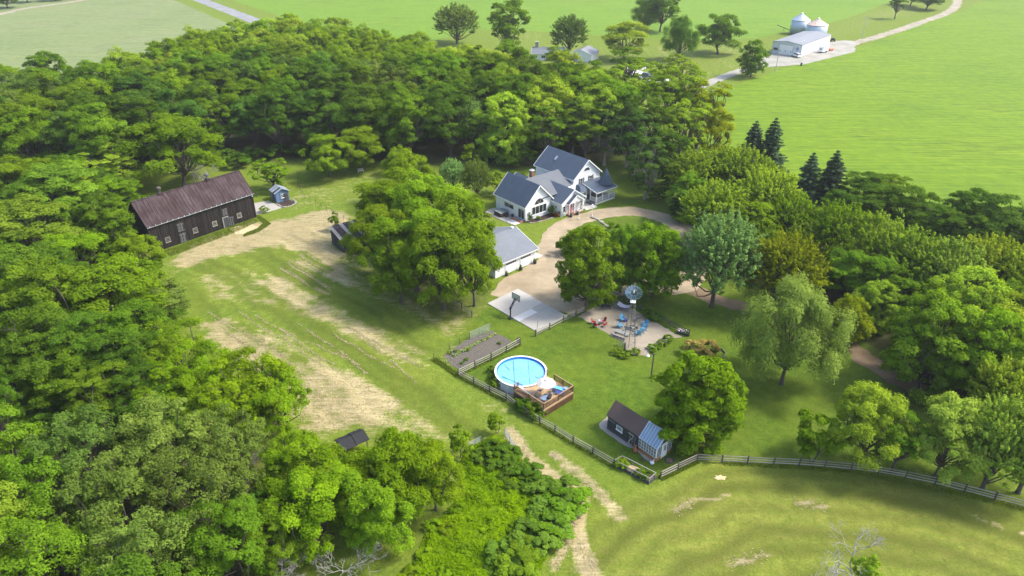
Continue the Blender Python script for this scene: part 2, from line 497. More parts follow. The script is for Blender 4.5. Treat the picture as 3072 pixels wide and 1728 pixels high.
# ---- where the woods stand (crown middles, 11 m up), used for the forest floor and the trees
WOODS = {
 'behind': [V(x, y, 10) for x, y in ((-160, 250), (-60, 225), (100, 205), (240, 205), (300, 190), (380, 155), (480, 115), (600, 95), (760, 85), (900, 90), (980, 115), (1060, 135),
            (1200, 165), (1300, 180), (1420, 195), (1520, 225), (1560, 290), (1500, 330), (1400, 320), (1300, 320), (1200, 310), (1060, 315), (930, 310), (850, 300), (720, 310), (600, 300), (500, 300), (380, 310), (330, 350), (200, 370), (60, 360), (-120, 350))],
 'left': [V(x, y, 10) for x, y in ((-160, 340), (40, 360), (180, 390), (300, 420), (280, 480), (230, 560), (120, 600), (180, 660), (300, 700), (390, 760), (430, 860), (380, 920), (420, 1000), (600, 980), (640, 1060),
            (560, 1130), (560, 1250), (600, 1380), (560, 1500), (200, 1560), (-200, 1560), (-260, 900), (-220, 500))],
 'right': [V(x, y, 8) for x, y in ((1720, 420), (1850, 420), (2000, 480), (2080, 540), (2200, 560), (2330, 590), (2460, 600), (2640, 640), (2720, 900), (2600, 980), (2450, 930), (2330, 860), (2230, 760), (2150, 690), (2030, 640), (1900, 600), (1780, 560))],
}
xs = np.concatenate([-np.geomspace(110, 4500, 18)[::-1], np.arange(-108, 150, 0.6), np.geomspace(151, 4500, 18)])
ys = np.concatenate([np.array([-600, -250, -100, -30, 0, 15, 25]), np.arange(30, 205, 0.6), np.geomspace(206, 7000, 34)])
X, Y = np.meshgrid(xs, ys)
n1 = fbm(X * 0.11, Y * 0.11, 3); n2 = fbm(X * 0.45, Y * 0.45, 9); n3 = fbm(X * 0.035, Y * 0.035, 21)
wob = (n2 - 0.5) * 3.0 + (n1 - 0.5) * 6.0
dry = np.zeros(X.shape); lush = np.zeros(X.shape); floor_ = np.zeros(X.shape)
def paint(arr, poly, amt, soft=2.0, w=1.0):
    sd = poly_sd(X, Y, poly) + wob * w
    np.maximum(arr, amt * sstep(-soft, soft, sd), out=arr)
def stroke(arr, pts, width, amt, w=0.3, mode='max'):
    d = line_d(X, Y, pts) + wob * w * 0.35
    k = amt * (1 - sstep(width * 0.45, width * 1.1, d))
    if mode == 'max': np.maximum(arr, k, out=arr)
    else: arr *= 1 - k
# dry, cut-over hay meadow in front of the barn
paint(dry, VP((440, 660), (500, 620), (570, 590), (640, 565), (740, 545), (840, 535), (890, 560), (870, 600), (840, 650), (900, 720), (880, 750), (800, 700), (720, 640), (640, 630), (560, 640), (480, 665)), 0.95, 2.5)
paint(dry, VP((640, 705), (720, 690), (780, 730), (880, 780), (980, 830), (960, 870), (860, 850), (760, 810), (680, 770)), 0.7, 3)
paint(dry, VP((520, 820), (600, 840), (720, 890), (860, 910), (980, 960), (1010, 1010), (920, 1060), (800, 1080), (730, 1000), (640, 950), (560, 880)), 0.85, 3)
paint(dry, VP((840, 860), (940, 860), (1060, 900), (1000, 920), (900, 900)), 0.5, 3)
paint(dry, VP((900, 680), (1060, 740), (1180, 790), (1150, 830), (1000, 800), (900, 730)), 0.45, 3)
paint(dry, VP((1090, 905), (1150, 860), (1165, 925), (1140, 930)), 0.5, 1.0, 0.3)
# pasture as a whole is drier than the lawns
paint(dry, VP((430, 660), (900, 540), (1100, 720), (1230, 760), (1100, 900), (1260, 1030), (1260, 1080), (1120, 1120), (900, 1120), (740, 1040), (480, 760)), 0.34, 3)
paint(dry, VP((700, 530), (740, 460), (860, 440), (1000, 430), (960, 470), (900, 520), (840, 520)), 0.30, 2)
paint(dry, VP((1640, 110), (1760, 108), (1960, 90), (2080, 70), (2180, 40), (2260, 8), (2420, 0), (2380, 25), (2200, 95), (1960, 170), (1800, 215), (1640, 200)), 0.26, 6)
paint(dry, VP((1270, 82), (1400, 88), (1640, 108), (1640, 200), (1500, 220), (1270, 180)), 0.26, 6)
paint(dry, VP((2120, 100), (2150, 70), (2250, 60), (2230, 85)), 0.6, 6)
# mown green swathes through the hay
for pts, wd in (((( 470, 690), (560, 660), (650, 655), (760, 690), (880, 745), (1010, 810), (1090, 860)), 3.4), (((560, 770), (660, 800), (790, 840), (930, 920), (1060, 985), (1180, 1060)), 3.6),
                (((700, 640), (760, 640), (820, 680)), 2.0), (((480, 720), (540, 800)), 2.5)):
    stroke(dry, VP(*pts), wd, 0.9, 0.6, 'cut'); stroke(lush, VP(*pts), wd * 0.9, 0.5, 0.6)
# worn farm track to the lower pasture
stroke(dry, VP((1285, 1085), (1330, 1150), (1400, 1210), (1455, 1265), (1445, 1330), (1490, 1449)), 1.3, 1.0, 0.8)
stroke(dry, VP((1390, 1140), (1450, 1190), (1520, 1250), (1560, 1300)), 0.8, 0.75, 0.8)
stroke(dry, VP((1445, 1330), (1390, 1430)), 0.5, 0.9, 0.3)
stroke(dry, VP((1440, 1335), (1500, 1449)), 0.5, 0.9, 0.3)
for pts in (((1690, 1285), (1745, 1260), (1830, 1248)), ((2000, 1265), (2080, 1275)), ((1830, 1425), (1925, 1395)), ((2560, 1335), (2620, 1350)), ((2450, 1300), (2520, 1325))):
    stroke(dry, VP(*pts), 0.42, 0.7, 0.1)
# watered lawns
paint(lush, VP((1100, 905), (1240, 760), (1360, 640), (1440, 540), (1560, 440), (1720, 420), (1900, 640), (2250, 860), (2500, 1080), (2640, 1180), (2400, 1230), (2200, 1170), (1960, 1150), (1760, 1150), (1650, 1215), (1560, 1170), (1400, 1080), (1260, 1000), (1150, 940)), 0.95, 1.0, 0.25)
paint(lush, VP((1290, 1090), (1330, 1150), (1420, 1215), (1480, 1290), (1640, 1449), (1760, 1449), (1600, 1290), (1500, 1210)), 0.5, 1.5, 0.5)
paint(dry, VP((1290, 890), (1330, 940), (1400, 960), (1390, 1000), (1330, 960), (1240, 930)), 0.25, 2.0, 0.5)
for sd in (WOODS['behind'], WOODS['left'], WOODS['right']):
    paint(floor_, sd, 1.0, 3.0, 0.7)
paint(floor_, VP((1100, 700), (1240, 720), (1180, 790), (1080, 780)), 0.55, 2.5, 0.6)
dry *= 0.62 + 0.75 * n2; dry = np.clip(dry + (n1 - 0.55) * 0.25 * (dry > 0.1), 0, 1)
dry *= 1 - floor_
# mowing lines: arcs that follow the lower fence, straight swathes in the hay, faint stripes on the lawn
mow = np.zeros(X.shape)
LF = VP((1440, 1330), (1560, 1230), (1650, 1215), (1760, 1150), (1960, 1155), (2160, 1170), (2350, 1205), (2576, 1285), (2760, 1360))
lp = poly_sd(X, Y, VP((1400, 1500), (1480, 1270), (1650, 1215), (1760, 1150), (1960, 1155), (2160, 1170), (2350, 1205), (2576, 1285), (2800, 1380), (2800, 1800), (1300, 1800)))
ld_ = line_d(X, Y, LF) + (n2 - .5) * 1.3
mow += sstep(-1, 2, lp) * (np.sin(ld_ * 2 * math.pi / 2.9) * .7 + np.sin(ld_ * 2 * math.pi / 7.7 + 1) * .55)
hd = V(900, 740) - V(720, 640); hd.normalize()
hp_ = (X * -hd.y + Y * hd.x) + (n2 - .5) * 1.6 + (n1 - .5) * 4
me_ = poly_sd(X, Y, VP((430, 660), (900, 540), (1100, 720), (1230, 760), (1100, 900), (1260, 1080), (1120, 1120), (900, 1120), (740, 1040), (480, 760)))
mow += sstep(-1, 3, me_) * (np.sin(hp_ * 2 * math.pi / 2.6) * .5 + np.sin(hp_ * 2 * math.pi / 8.3) * .6)
ll = (X * .74 + Y * .67) + (n2 - .5) * .8
mow += sstep(-1, 1, lush * 4 - 2) * (1 - sstep(-1, 2, lp)) * (1 - sstep(-1, 3, me_)) * (np.sin(ll * 2 * math.pi / 2.2) * .25 + (n1 - .5) * 1.6)
dry = np.clip(dry + np.where(dry > .12, mow * .16 * sstep(-1, 3, me_) + (fbm(X * .9, Y * .9, 31) - .5) * .4, 0), 0, 1)
# height: gentle swell, tussocks in the rough
gx, gy = X.ravel(), Y.ravel()
zz = np.zeros(gx.shape)
nx, ny = len(xs), len(ys)
idx = np.arange(nx * ny).reshape(ny, nx)
quads = np.stack([idx[:-1, :-1], idx[:-1, 1:], idx[1:, 1:], idx[1:, :-1]], -1).reshape(-1, 4)
def np_mesh(name, verts, faces, attrs=None, smooth=False):
    me = bpy.data.meshes.new(name)
    k = faces.shape[1]
    me.vertices.add(len(verts)); me.vertices.foreach_set('co', np.ascontiguousarray(verts, np.float32).ravel())
    me.loops.add(faces.size); me.loops.foreach_set('vertex_index', np.ascontiguousarray(faces, np.int32).ravel())
    me.polygons.add(len(faces)); me.polygons.foreach_set('loop_start', np.arange(0, faces.size, k, dtype=np.int32))
    me.polygons.foreach_set('loop_total', np.full(len(faces), k, np.int32))
    if smooth: me.polygons.foreach_set('use_smooth', np.ones(len(faces), bool))
    for an, av in (attrs or {}).items():
        a = me.attributes.new(an, 'FLOAT', 'POINT'); a.data.foreach_set('value', np.ascontiguousarray(av, np.float32))
    me.update(calc_edges=True)
    return me

def ground_mat():
    t = NT('meadow_ground')
    hf = t.noise(3.6, 6, 0.75, t.wcoord()); mf = t.noise(0.9, 5, 0.65, t.wcoord()); lf = t.noise(0.10, 4, 0.6, t.wcoord())
    st = t.noise(1.0, 5, 0.7, t.wcoord((0.35, 2.2, 1), (0, 0, R_(35))), 0.6)
    g = t.math('ADD', t.math('MULTIPLY', mf, 0.5), t.math('MULTIPLY', hf, 0.5))
    past = t.ramp(g, [(0.36, (0.062, 0.108, 0.010)), (0.50, (0.108, 0.160, 0.015)), (0.64, (0.165, 0.205, 0.030))])
    lawn = t.ramp(g, [(0.36, (0.036, 0.076, 0.005)), (0.52, (0.068, 0.122, 0.008)), (0.66, (0.110, 0.165, 0.016))])
    c = t.mix(t.attr('lush'), past, lawn)
    c = t.mix(t.ramp(lf, [(0.35, 0.0), (0.7, 0.45)]), c, (0.130, 0.155, 0.014))
    straw = t.ramp(t.math('ADD', t.math('MULTIPLY', st, 0.6), t.math('MULTIPLY', hf, 0.4)), [(0.30, (0.1869, 0.1572, 0.0637)), (0.5, (0.3059, 0.2549, 0.1317)), (0.72, (0.4418, 0.3823, 0.2294))])
    d = t.attr('dry')
    c = t.mix(t.math('MULTIPLY', t.attr('tired'), t.ramp(st, [(0.3, 0.3), (0.7, 0.95)])), c, t.ramp(g, [(0.3, (0.085, 0.098, 0.012)), (0.7, (0.185, 0.178, 0.042))]))
    brk = t.math('ADD', d, t.math('MULTIPLY', t.math('SUBTRACT', t.math('ADD', t.math('MULTIPLY', st, 0.55), t.math('MULTIPLY', mf, 0.45)), 0.5), 1.9))
    k = t.math('MULTIPLY', t.ramp(brk, [(0.25, 0.0), (0.80, 1.0)]), t.ramp(d, [(0.02, 0.0), (0.25, 1.0)]))
    c = t.mix(k, c, straw)
    mw = t.n('ShaderNodeHueSaturation'); t.l(t.math('ADD', t.math('MULTIPLY', t.math('MULTIPLY', t.attr('mow'), t.ramp(mf, [(0.3, 0.4), (0.65, 1.0)])), 0.30), 1.0), mw.inputs['Value']); t.l(c, mw.inputs['Color']); c = mw.outputs[0]
    litter = t.ramp(g, [(0.35, (0.028, 0.034, 0.010)), (0.7, (0.075, 0.078, 0.028))])
    c = t.mix(t.attr('woodland'), c, litter)
    return t.principled(c, 0.95, 0, t.bump(t.math('ADD', hf, mf), 0.9, 0.12), 0.15)
ground = link_mesh('ground', np_mesh('ground', np.stack([gx, gy, zz], 1), quads, {'dry': dry.ravel(), 'lush': lush.ravel(), 'woodland': floor_.ravel(), 'mow': mow.ravel(), 'tired': np.clip(sstep(-2, 3, lp) * (.35 + .9 * n1) + sstep(-1, 4, me_) * .35, 0, 1).ravel()}), ground_mat())
tag(ground, 'mown pasture and lawn with dry straw coloured patches round the farm', 'ground', kind='structure')

# ---- sheets laid on the ground
def wiggle(poly, step=0.6, amp=0.25, seed=0, closed=True):
    rnd = random.Random(seed); out = []
    P = [Vector((p[0], p[1], 0)) for p in poly]
    ph = [rnd.uniform(0, 6.28) for _ in range(6)]
    s = 0.0
    for a, b in zip(P, P[1:] + (P[:1] if closed else [])):
        L = (b - a).length; n = max(1, int(L / step)); nn = Vector((-(b - a).y, (b - a).x, 0)).normalized()
        for i in range(n):
            w = amp * (math.sin(s * 0.9 + ph[0]) * 0.5 + math.sin(s * 2.3 + ph[1]) * 0.35 + math.sin(s * 5.1 + ph[2]) * 0.25 + rnd.uniform(-.25, .25))
            out.append(a.lerp(b, i / n) + nn * (w if i else w * .5)); s += L / n
    return out
def sheet(name, poly, z, mat, label, amp=0.25, step=0.6, seed=0, cat=None):
    P = wiggle(poly, step, amp, seed) if amp else [Vector((p[0], p[1], 0)) for p in poly]
    me = bpy.data.meshes.new(name)
    me.from_pydata([(p.x, p.y, z) for p in P], [], [tuple(range(len(P)))])
    bm = bmesh.new(); bm.from_mesh(me)
    bmesh.ops.recalc_face_normals(bm, faces=bm.faces)
    for f in bm.faces:
        if f.normal.z < 0: f.normal_flip()
    bm.to_mesh(me); bm.free()
    o = link_mesh(name, me, mat)
    return tag(o, label, cat or name.replace('_', ' '), kind='structure')
def ribbon(name, pts, width, z, mat, label, seed=0, amp=0.2, closed=False, cat=None):
    rnd = random.Random(seed)
    P = [Vector((p[0], p[1], 0)) for p in pts]
    Q = []
    seq = list(zip(P, P[1:] + (P[:1] if closed else [])))
    n0 = len(P)
    for i, (a, b) in enumerate(seq):   # Catmull-Rom
        p0 = P[(i - 1) % n0] if (closed or i) else a; p3 = P[(i + 2) % n0] if (closed or i + 2 < n0) else b
        m = max(2, int((b - a).length / 1.0))
        for k in range(m):
            t = k / m
            Q.append(0.5 * ((2 * a) + (b - p0) * t + (2 * p0 - 5 * a + 4 * b - p3) * t * t + (3 * a - p0 - 3 * b + p3) * t ** 3))
    if not closed: Q.append(P[-1])
    vs = []; fs = []; n = len(Q)
    for i, q in enumerate(Q):
        d = (Q[(i + 1) % n] - Q[i - 1]) if closed else (Q[min(i + 1, n - 1)] - Q[max(i - 1, 0)])
        d.normalize(); r = Vector((-d.y, d.x, 0))
        w = width if not callable(width) else width(i / (n - 1))
        vs.append(q + r * (w / 2 + rnd.uniform(-amp, amp))); vs.append(q - r * (w / 2 + rnd.uniform(-amp, amp)))
    for i in range(n if closed else n - 1):
        j = (i + 1) % n
        fs.append((2 * i, 2 * i + 1, 2 * j + 1, 2 * j))
    me = bpy.data.meshes.new(name); me.from_pydata([(v.x, v.y, z) for v in vs], [], fs)
    bm = bmesh.new(); bm.from_mesh(me)
    for f in bm.faces:
        if f.normal.z < 0: f.normal_flip()
    bm.to_mesh(me); bm.free(); me.update()
    o = link_mesh(name, me, mat)
    return tag(o, label, cat or name.replace('_', ' '), kind='structure')

def gravel_mat(name, col, col2, wheel=0.2):
    t = NT(name)
    hf = t.noise(14, 4, 0.75, t.wcoord()); mf = t.noise(0.7, 5, 0.65, t.wcoord()); lf = t.noise(0.16, 3, 0.6, t.wcoord())
    st = t.noise(1.0, 4, 0.6, t.wcoord((0.25, 1.6, 1), (0, 0, R_(-40))))
    k = t.math('ADD', t.math('MULTIPLY', hf, 0.35), t.math('ADD', t.math('MULTIPLY', mf, 0.35), t.math('MULTIPLY', st, 0.3)))
    c = t.ramp(k, [(0.30, col2), (0.62, col)])
    c = t.mix(t.ramp(lf, [(0.38, 0.0), (0.65, 0.6)]), c, tuple(x * .7 for x in col2))
    c = t.mix(t.ramp(t.noise(0.45, 5, 0.7, t.wcoord()), [(0.55, 0.0), (0.72, 0.45)]), c, tuple(x * .8 for x in (col2[0] * .9, col2[1], col2[2] * .8)))
    return t.principled(c, 0.95, 0, t.bump(hf, 0.5, 0.04), 0.2)
M['gravel'] = gravel_mat('gravel', (0.37, 0.3034, 0.2109), (0.2442, 0.1924, 0.1258))
M['pea_gravel'] = gravel_mat('pea_gravel', (0.3256, 0.2849, 0.222), (0.1998, 0.1702, 0.1332))
M['track_dust'] = gravel_mat('track_dust', (0.33, 0.30, 0.24), (0.24, 0.21, 0.155))
M['far_concrete'] = gravel_mat('far_concrete', (0.33, 0.315, 0.285), (0.25, 0.24, 0.21))
M['asphalt_grey'] = gravel_mat('asphalt_grey', (0.24, 0.245, 0.26), (0.18, 0.185, 0.195))
M['bare_earth'] = gravel_mat('bare_earth', (0.23, 0.165, 0.11), (0.13, 0.095, 0.06))
M['river_stone'] = gravel_mat('river_stone', (0.40, 0.365, 0.33), (0.20, 0.18, 0.17))

def crop_mat(name, dark, mid, light, rot, row=0.5):
    """young crop: fine rows, slow tone drift, thin gappy rows here and there"""
    t = NT(name)
    w = t.wcoord((1, 1, 1), (0, 0, rot))
    sep = t.n('ShaderNodeSeparateXYZ'); t.l(w, sep.inputs[0])
    lf = t.noise(0.025, 4, 0.6, t.wcoord()); mf = t.noise(0.35, 5, 0.7, t.wcoord())
    st = t.noise(1.0, 4, 0.65, t.wcoord((0.04, 0.9, 1), (0, 0, rot)))
    st2 = t.noise(1.0, 3, 0.6, t.wcoord((0.07, 2.4, 1), (0, 0, rot)))
    k = t.math('ADD', t.math('MULTIPLY', mf, 0.35), t.math('ADD', t.math('MULTIPLY', st, 0.35), t.math('MULTIPLY', lf, 0.3)))
    c = t.ramp(k, [(0.38, dark), (0.5, mid), (0.62, light)])
    gap = t.ramp(t.math('MULTIPLY', st2, t.ramp(lf, [(0.42, 0.75), (0.6, 1.15)])), [(0.58, 0.0), (0.70, 0.75)])
    c = t.mix(gap, c, tuple(x * .5 for x in dark))
    return t.principled(c, 0.9, 0, t.bump(t.math('ADD', st, mf), 0.6, 0.15), 0.2)
M['soybean'] = crop_mat('soybean', (0.062, 0.122, 0.001), (0.100, 0.172, 0.001), (0.146, 0.220, 0.003), R_(-28))
M['young_corn'] = crop_mat('young_corn', (0.072, 0.142, 0.006), (0.104, 0.188, 0.010), (0.145, 0.226, 0.018), R_(8))
M['hay_stubble'] = crop_mat('hay_stubble', (0.105, 0.140, 0.050), (0.145, 0.180, 0.070), (0.205, 0.225, 0.105), R_(20))

sheet('crop_field', VP((1800, 232), (1960, 175), (2110, 135), (2200, 105), (2320, 62), (2400, 34), (2470, 2), (2520, -30)) + [Vector((700, 900, 0)), Vector((900, 200, 0))] + VP((2900, 640), (2576, 620), (2300, 600), (2080, 560), (1880, 500), (1780, 420), (1740, 330)),
      0.012, M['soybean'], 'bright green young crop field beyond the row of spruces', 0.5, 3.0, 1, 'field')
def ext(a, b, s): return [a + (a - b) * s, b + (b - a) * s]
rl = [G(470, -45), G(800, 88)]; rr = [G(500, -45), G(830, 76)]
rax = ((rl[1] + rr[1]) - (rl[0] + rr[0])).normalized(); rno = Vector((-rax.y, rax.x, 0))
vl = [p - rno * 10 * (1 if rno.x > 0 else -1) for p in rl]; vr = [p + rno * 12 * (1 if rno.x > 0 else -1) for p in rr]
sheet('corn_field', [vr[1], vr[0]] + [Vector((900, 1600, 0))] + VP((2330, -32), (2250, 0), (2150, 40), (2060, 66), (1960, 84), (1900, 96), (1760, 102), (1600, 95), (1480, 88), (1330, 78), (1200, 74), (1100, 100), (1000, 150)),
      0.016, M['young_corn'], 'pale green crop field between the road and the far farmyard', 0.6, 3.0, 2, 'field')
sheet('hay_field', [vl[0], vl[1]] + VP((500, 170), (300, 230), (-100, 260), (-500, 300)) + [Vector((-900, 420, 0)), Vector((-900, 1200, 0))],
      0.010, M['hay_stubble'], 'greyish green cut hay field between the wood and the country road', 0.6, 3.0, 3, 'field')
ribbon('road', [(rl[0] + rr[0]) / 2, (rl[1] + rr[1]) / 2], abs((rl[1] - rr[1]).dot(rno)), 0.022, M['asphalt_grey'], 'straight grey country road running between two fields', 1, 0.1)
ribbon('track', [V(-60, 42), V(0, 36), V(60, 22), V(160, 8), V(260, -8)], 5.0, 0.018, M['track_dust'], 'pale dirt track along the hay field edge', 4, 0.8)
sheet('farm_yard', [ZT(*p) for p in ((1352, 692), (1400, 640), (1560, 575), (1760, 505), (1900, 440), (1940, 425), (1935, 395), (2000, 392), (2160, 436), (2330, 350), (2420, 318), (2500, 312), (2590, 318), (2590, 400), (2430, 440), (2190, 498), (2000, 512), (1850, 522), (1700, 570), (1500, 650), (1365, 705))],
      0.024, M['far_concrete'], 'pale concrete yard and drive in front of the machine shed', 0.35, 2.0, 5, 'drive')
ribbon('farm_track', [V(2098, 122), V(2180, 100), V(2260, 76), V(2320, 55), V(2375, 36), V(2405, 14), V(2410, -12)], 5.0, 0.020, M['track_dust'], 'pale dirt track leading off past the grain bins', 5, 0.7, cat='track')
sheet('parking_pad', [ZT(*p) for p in ((800, 575), (830, 520), (880, 508), (985, 518), (965, 532), (925, 545), (1000, 578), (1060, 598), (1150, 612), (1150, 640), (1000, 628), (900, 592))], 0.026, M['concrete_bright'], 'white concrete parking pad of the far house', 0.1, 2.0, 6, 'pavement')
# the home drive: loop, apron, walk
ribbon('gravel_drive', VP((1395, 690), (1384, 630), (1404, 580), (1470, 548), (1580, 531), (1680, 552), (1742, 600), (1748, 680), (1705, 724), (1610, 716), (1510, 735), (1440, 725)), 4.6, 0.008, M['gravel'], 'sandy gravel drive looping round the island of trees', 7, 0.3, closed=True, cat='drive')
sheet('gravel_apron', VP((1236, 742), (1252, 712), (1290, 690), (1350, 655), (1400, 620), (1440, 640), (1450, 700), (1480, 740), (1470, 775), (1440, 795), (1330, 760)), 0.014, M['gravel'], 'broad gravel apron in front of the garage doors', 0.4, 1.0, 8, 'drive')
ribbon('dirt_lane', VP((1720, 722), (1800, 752), (1900, 780), (2020, 815), (2130, 870), (2220, 930), (2330, 990), (2450, 1030)), 3.6, 0.006, M['bare_earth'], 'brown dirt lane passing behind the willow under the trees', 8, 0.5, cat='track')
sheet('fire_pit_gravel', [ZF(*p) for p in ((430, 600), (480, 555), (640, 470), (900, 440), (1200, 490), (1400, 640), (1560, 700), (1700, 800), (1880, 885), (1760, 900), (1600, 985), (1520, 1010), (1430, 1080), (1400, 1150), (1260, 1130), (1130, 1100), (1060, 960), (900, 880), (800, 800), (680, 735), (560, 670))],
      0.010, M['pea_gravel'], 'pale pea gravel floor of the fire pit corner', 0.25, 0.6, 9, 'gravel')
sheet('garden_bed_soil', [ZG(*p) for p in ((290, 650), (480, 520), (760, 350), (1160, 190), (1560, 390), (1430, 490), (1170, 620), (880, 780), (590, 900), (440, 800))], 0.012, M['soil'], 'dug brown soil of the vegetable garden', 0.2, 0.5, 10, 'garden bed')
gbs = bpy.data.objects['garden_bed_soil']
for k in range(9):            # tilled ridges, low and uneven
    a = (k + .5) / 9
    p, q = ZG(300 + (590 - 300) * a, 660 + (890 - 660) * a), ZG(1150 + (1540 - 1150) * a, 205 + (395 - 205) * a)
    n_ = 26; rr_ = random.Random(k); m = MB()
    m.tube([p.lerp(q, i / n_) + Vector((rr_.uniform(-.06, .06), rr_.uniform(-.06, .06), .0)) for i in range(1, n_)], [rr_.uniform(.07, .13) for i in range(1, n_)], 6)
    m.build('soil_ridge', M['soil'], gbs)
sheet('shed_stone_border', [ZS(*p) for p in ((1010, 640), (1000, 590), (1100, 505), (1150, 560), (1420, 700), (1700, 900), (1690, 1000), (1640, 1040), (1560, 1020), (1440, 910), (1300, 840), (1180, 760), (1080, 690))], 0.014, M['river_stone'], 'river stone border along the garden shed', 0.12, 0.4, 11, 'gravel')
sheet('pool_stone_border', [ZP(*p) for p in ((180, 800), (250, 660), (420, 760), (580, 780), (620, 900), (570, 1030), (400, 930)) ], 0.012, M['river_stone'], 'grey stone border at the foot of the pool wall', 0.1, 0.4, 12, 'gravel')
sheet('barn_path', [ZB(*p) for p in ((1930, 600), (2140, 560), (2330, 660), (2240, 690), (1960, 760))], 0.014, M['concrete'], 'pale concrete pad between the barn and the blue shed', 0.12, 0.6, 13, 'pavement')
sheet('barn_doorway_dirt', [ZB(*p) for p in ((1620, 940), (1900, 880), (2000, 920), (1830, 1020), (1700, 1030))], 0.012, M['straw_tan'], 'bare trodden ground before the open barn door', 0.3, 0.5, 14, 'ground')

# ================================================================== BUILDINGS
def place(mb, cx, cy, cz, ang):
    return mb.xform(Matrix.Translation((cx, cy, cz)) @ Matrix.Rotation(ang, 4, 'Z'))
FRONT, LEFT, RIGHT, BACK = 0.0, -math.pi / 2, math.pi / 2, math.pi
def window(parent, cx, cy, cz, ang, w, h, cols=2, rows=2, fw=0.07, frame=None, pane=None, sill=True, name='window'):
    """frame standing proud of the wall, panes set back in it; local -y is outdoors"""
    frame = frame or M['white_trim']; pane = pane or M['glass_dark']
    mb = MB()
    mb.box(-w / 2, w / 2, -0.07, 0.02, h - fw, h); mb.box(-w / 2, w / 2, -0.07, 0.02, 0, fw)
    mb.box(-w / 2, -w / 2 + fw, -0.07, 0.02, fw, h - fw); mb.box(w / 2 - fw, w / 2, -0.07, 0.02, fw, h - fw)
    mw = fw * 0.6
    for i in range(1, cols):
        x = -w / 2 + w * i / cols; mb.box(x - mw / 2, x + mw / 2, -0.06, 0.02, fw, h - fw)
    for j in range(1, rows):
        z = h * j / rows; mb.box(-w / 2 + fw, w / 2 - fw, -0.055, 0.02, z - mw / 2, z + mw / 2)
    o = place(mb, cx, cy, cz, ang).build(name, frame, parent)
    for i in range(cols):
        for j in range(rows):
            p = BX(-w / 2 + w * i / cols + fw * .4, -w / 2 + w * (i + 1) / cols - fw * .4, -0.03, -0.012, h * j / rows + fw * .4, h * (j + 1) / rows - fw * .4)
            place(p, cx, cy, cz, ang).build('pane', pane, o)
    if sill:
        place(BX(-w / 2 - .08, w / 2 + .08, -0.13, 0.01, -0.06, 0.002), cx, cy, cz, ang).build('sill', frame, o)
    return o
def arch_window(parent, cx, cy, cz, ang, w, h, spokes=3):
    """half-round window"""
    n = 14; mb = MB()
    outer = [(w / 2 * math.cos(math.pi * k / n), h * math.sin(math.pi * k / n)) for k in range(n + 1)]
    s = 1 - 0.11 / w
    inner = [(x * s, z * (1 - .09 / h)) for x, z in outer]
    for k in range(n):
        a, b, c, d = outer[k], outer[k + 1], inner[k + 1], inner[k]
        mb.add([(p[0], y, p[1]) for y in (-.07, .02) for p in (a, b, c, d)], [(0, 1, 2, 3), (7, 6, 5, 4), (0, 4, 5, 1), (1, 5, 6, 2), (2, 6, 7, 3), (3, 7, 4, 0)])
    mb.box(-w / 2, w / 2, -.07, .02, -.05, .04)
    for k in range(1, spokes + 1):
        a = math.pi * k / (spokes + 1)
        mb.bar((0, -.03, 0.02), (w / 2 * s * math.cos(a), -.03, h * .93 * math.sin(a)), .022, .022, (0, 1, 0))
    o = place(mb, cx, cy, cz, ang).build('arched_window', M['white_trim'], parent)
    pm = MB(); pm.add([(p[0], -.02, p[1]) for p in inner] , [tuple(range(n + 1))])
    pm.add([(p[0], -.005, p[1]) for p in inner], [tuple(reversed(range(n + 1)))])
    place(pm, cx, cy, cz, ang).build('pane', M['glass_dark'], o)
    return o
def door(parent, cx, cy, cz, ang, w, h, mat, name='door', panels=True):
    o = place(BX(-w / 2, w / 2, -.06, .02, 0, h), cx, cy, cz, ang).build(name, mat, parent)
    fr = MB(); fr.box(-w / 2 - .11, -w / 2 - .002, -.09, .02, 0, h + .1); fr.box(w / 2 + .002, w / 2 + .11, -.09, .02, 0, h + .1); fr.box(-w / 2, w / 2, -.09, .02, h + .002, h + .1)
    place(fr, cx, cy, cz, ang).build('frame', M['white_trim'], o)
    place(MB().box(w / 2 - .14, w / 2 - .07, -.11, -.062, h * .45, h * .5), cx, cy, cz, ang).build('handle', M['steel_grey'], o)
    if panels:
        for sx in (-1, 1):
            for z0, z1 in ((.12, .42), (.52, .92)):
                place(BX(sx * w * .24 - w * .16, sx * w * .24 + w * .16, -.075, -.062, h * z0, h * z1), cx, cy, cz, ang).build('panel', mat, o)
    return o
def gable_roof(parent, x0, x1, y0, y1, e, r, mat, t=0.16, name='roof', trim=True, along='y'):
    """two slopes from eaves (height e) to a ridge (height r); ridge along y (or x)"""
    if along == 'y':
        xm = (x0 + x1) / 2
        L = [(x0, y1, e), (x0, y0, e), (xm, y0, r), (xm, y1, r)]; Rr = [(x1, y0, e), (x1, y1, e), (xm, y1, r), (xm, y0, r)]
    else:
        ym = (y0 + y1) / 2
        L = [(x0, y0, e), (x1, y0, e), (x1, ym, r), (x0, ym, r)]; Rr = [(x1, y1, e), (x0, y1, e), (x0, ym, r), (x1, ym, r)]
    a = MB().quadslab(L, t).build(name, mat, parent); b = MB().quadslab(Rr, t).build(name, mat, parent)
    if trim:
        for tgt, Q in ((a, L), (b, Rr)):
            m = MB()
            v = [Vector(p) for p in Q]
            off = Vector((0, 0, -t * .62))
            m.bar(v[0] + off, v[1] + off, .05, .2)                    # gutter board along the eave
            for p, q in ((v[1], v[2]), (v[0], v[3])):
                m.bar(p + off, q + off, .06, .24)
            m.build('fascia', M['white_trim'], tgt)
    return a, b

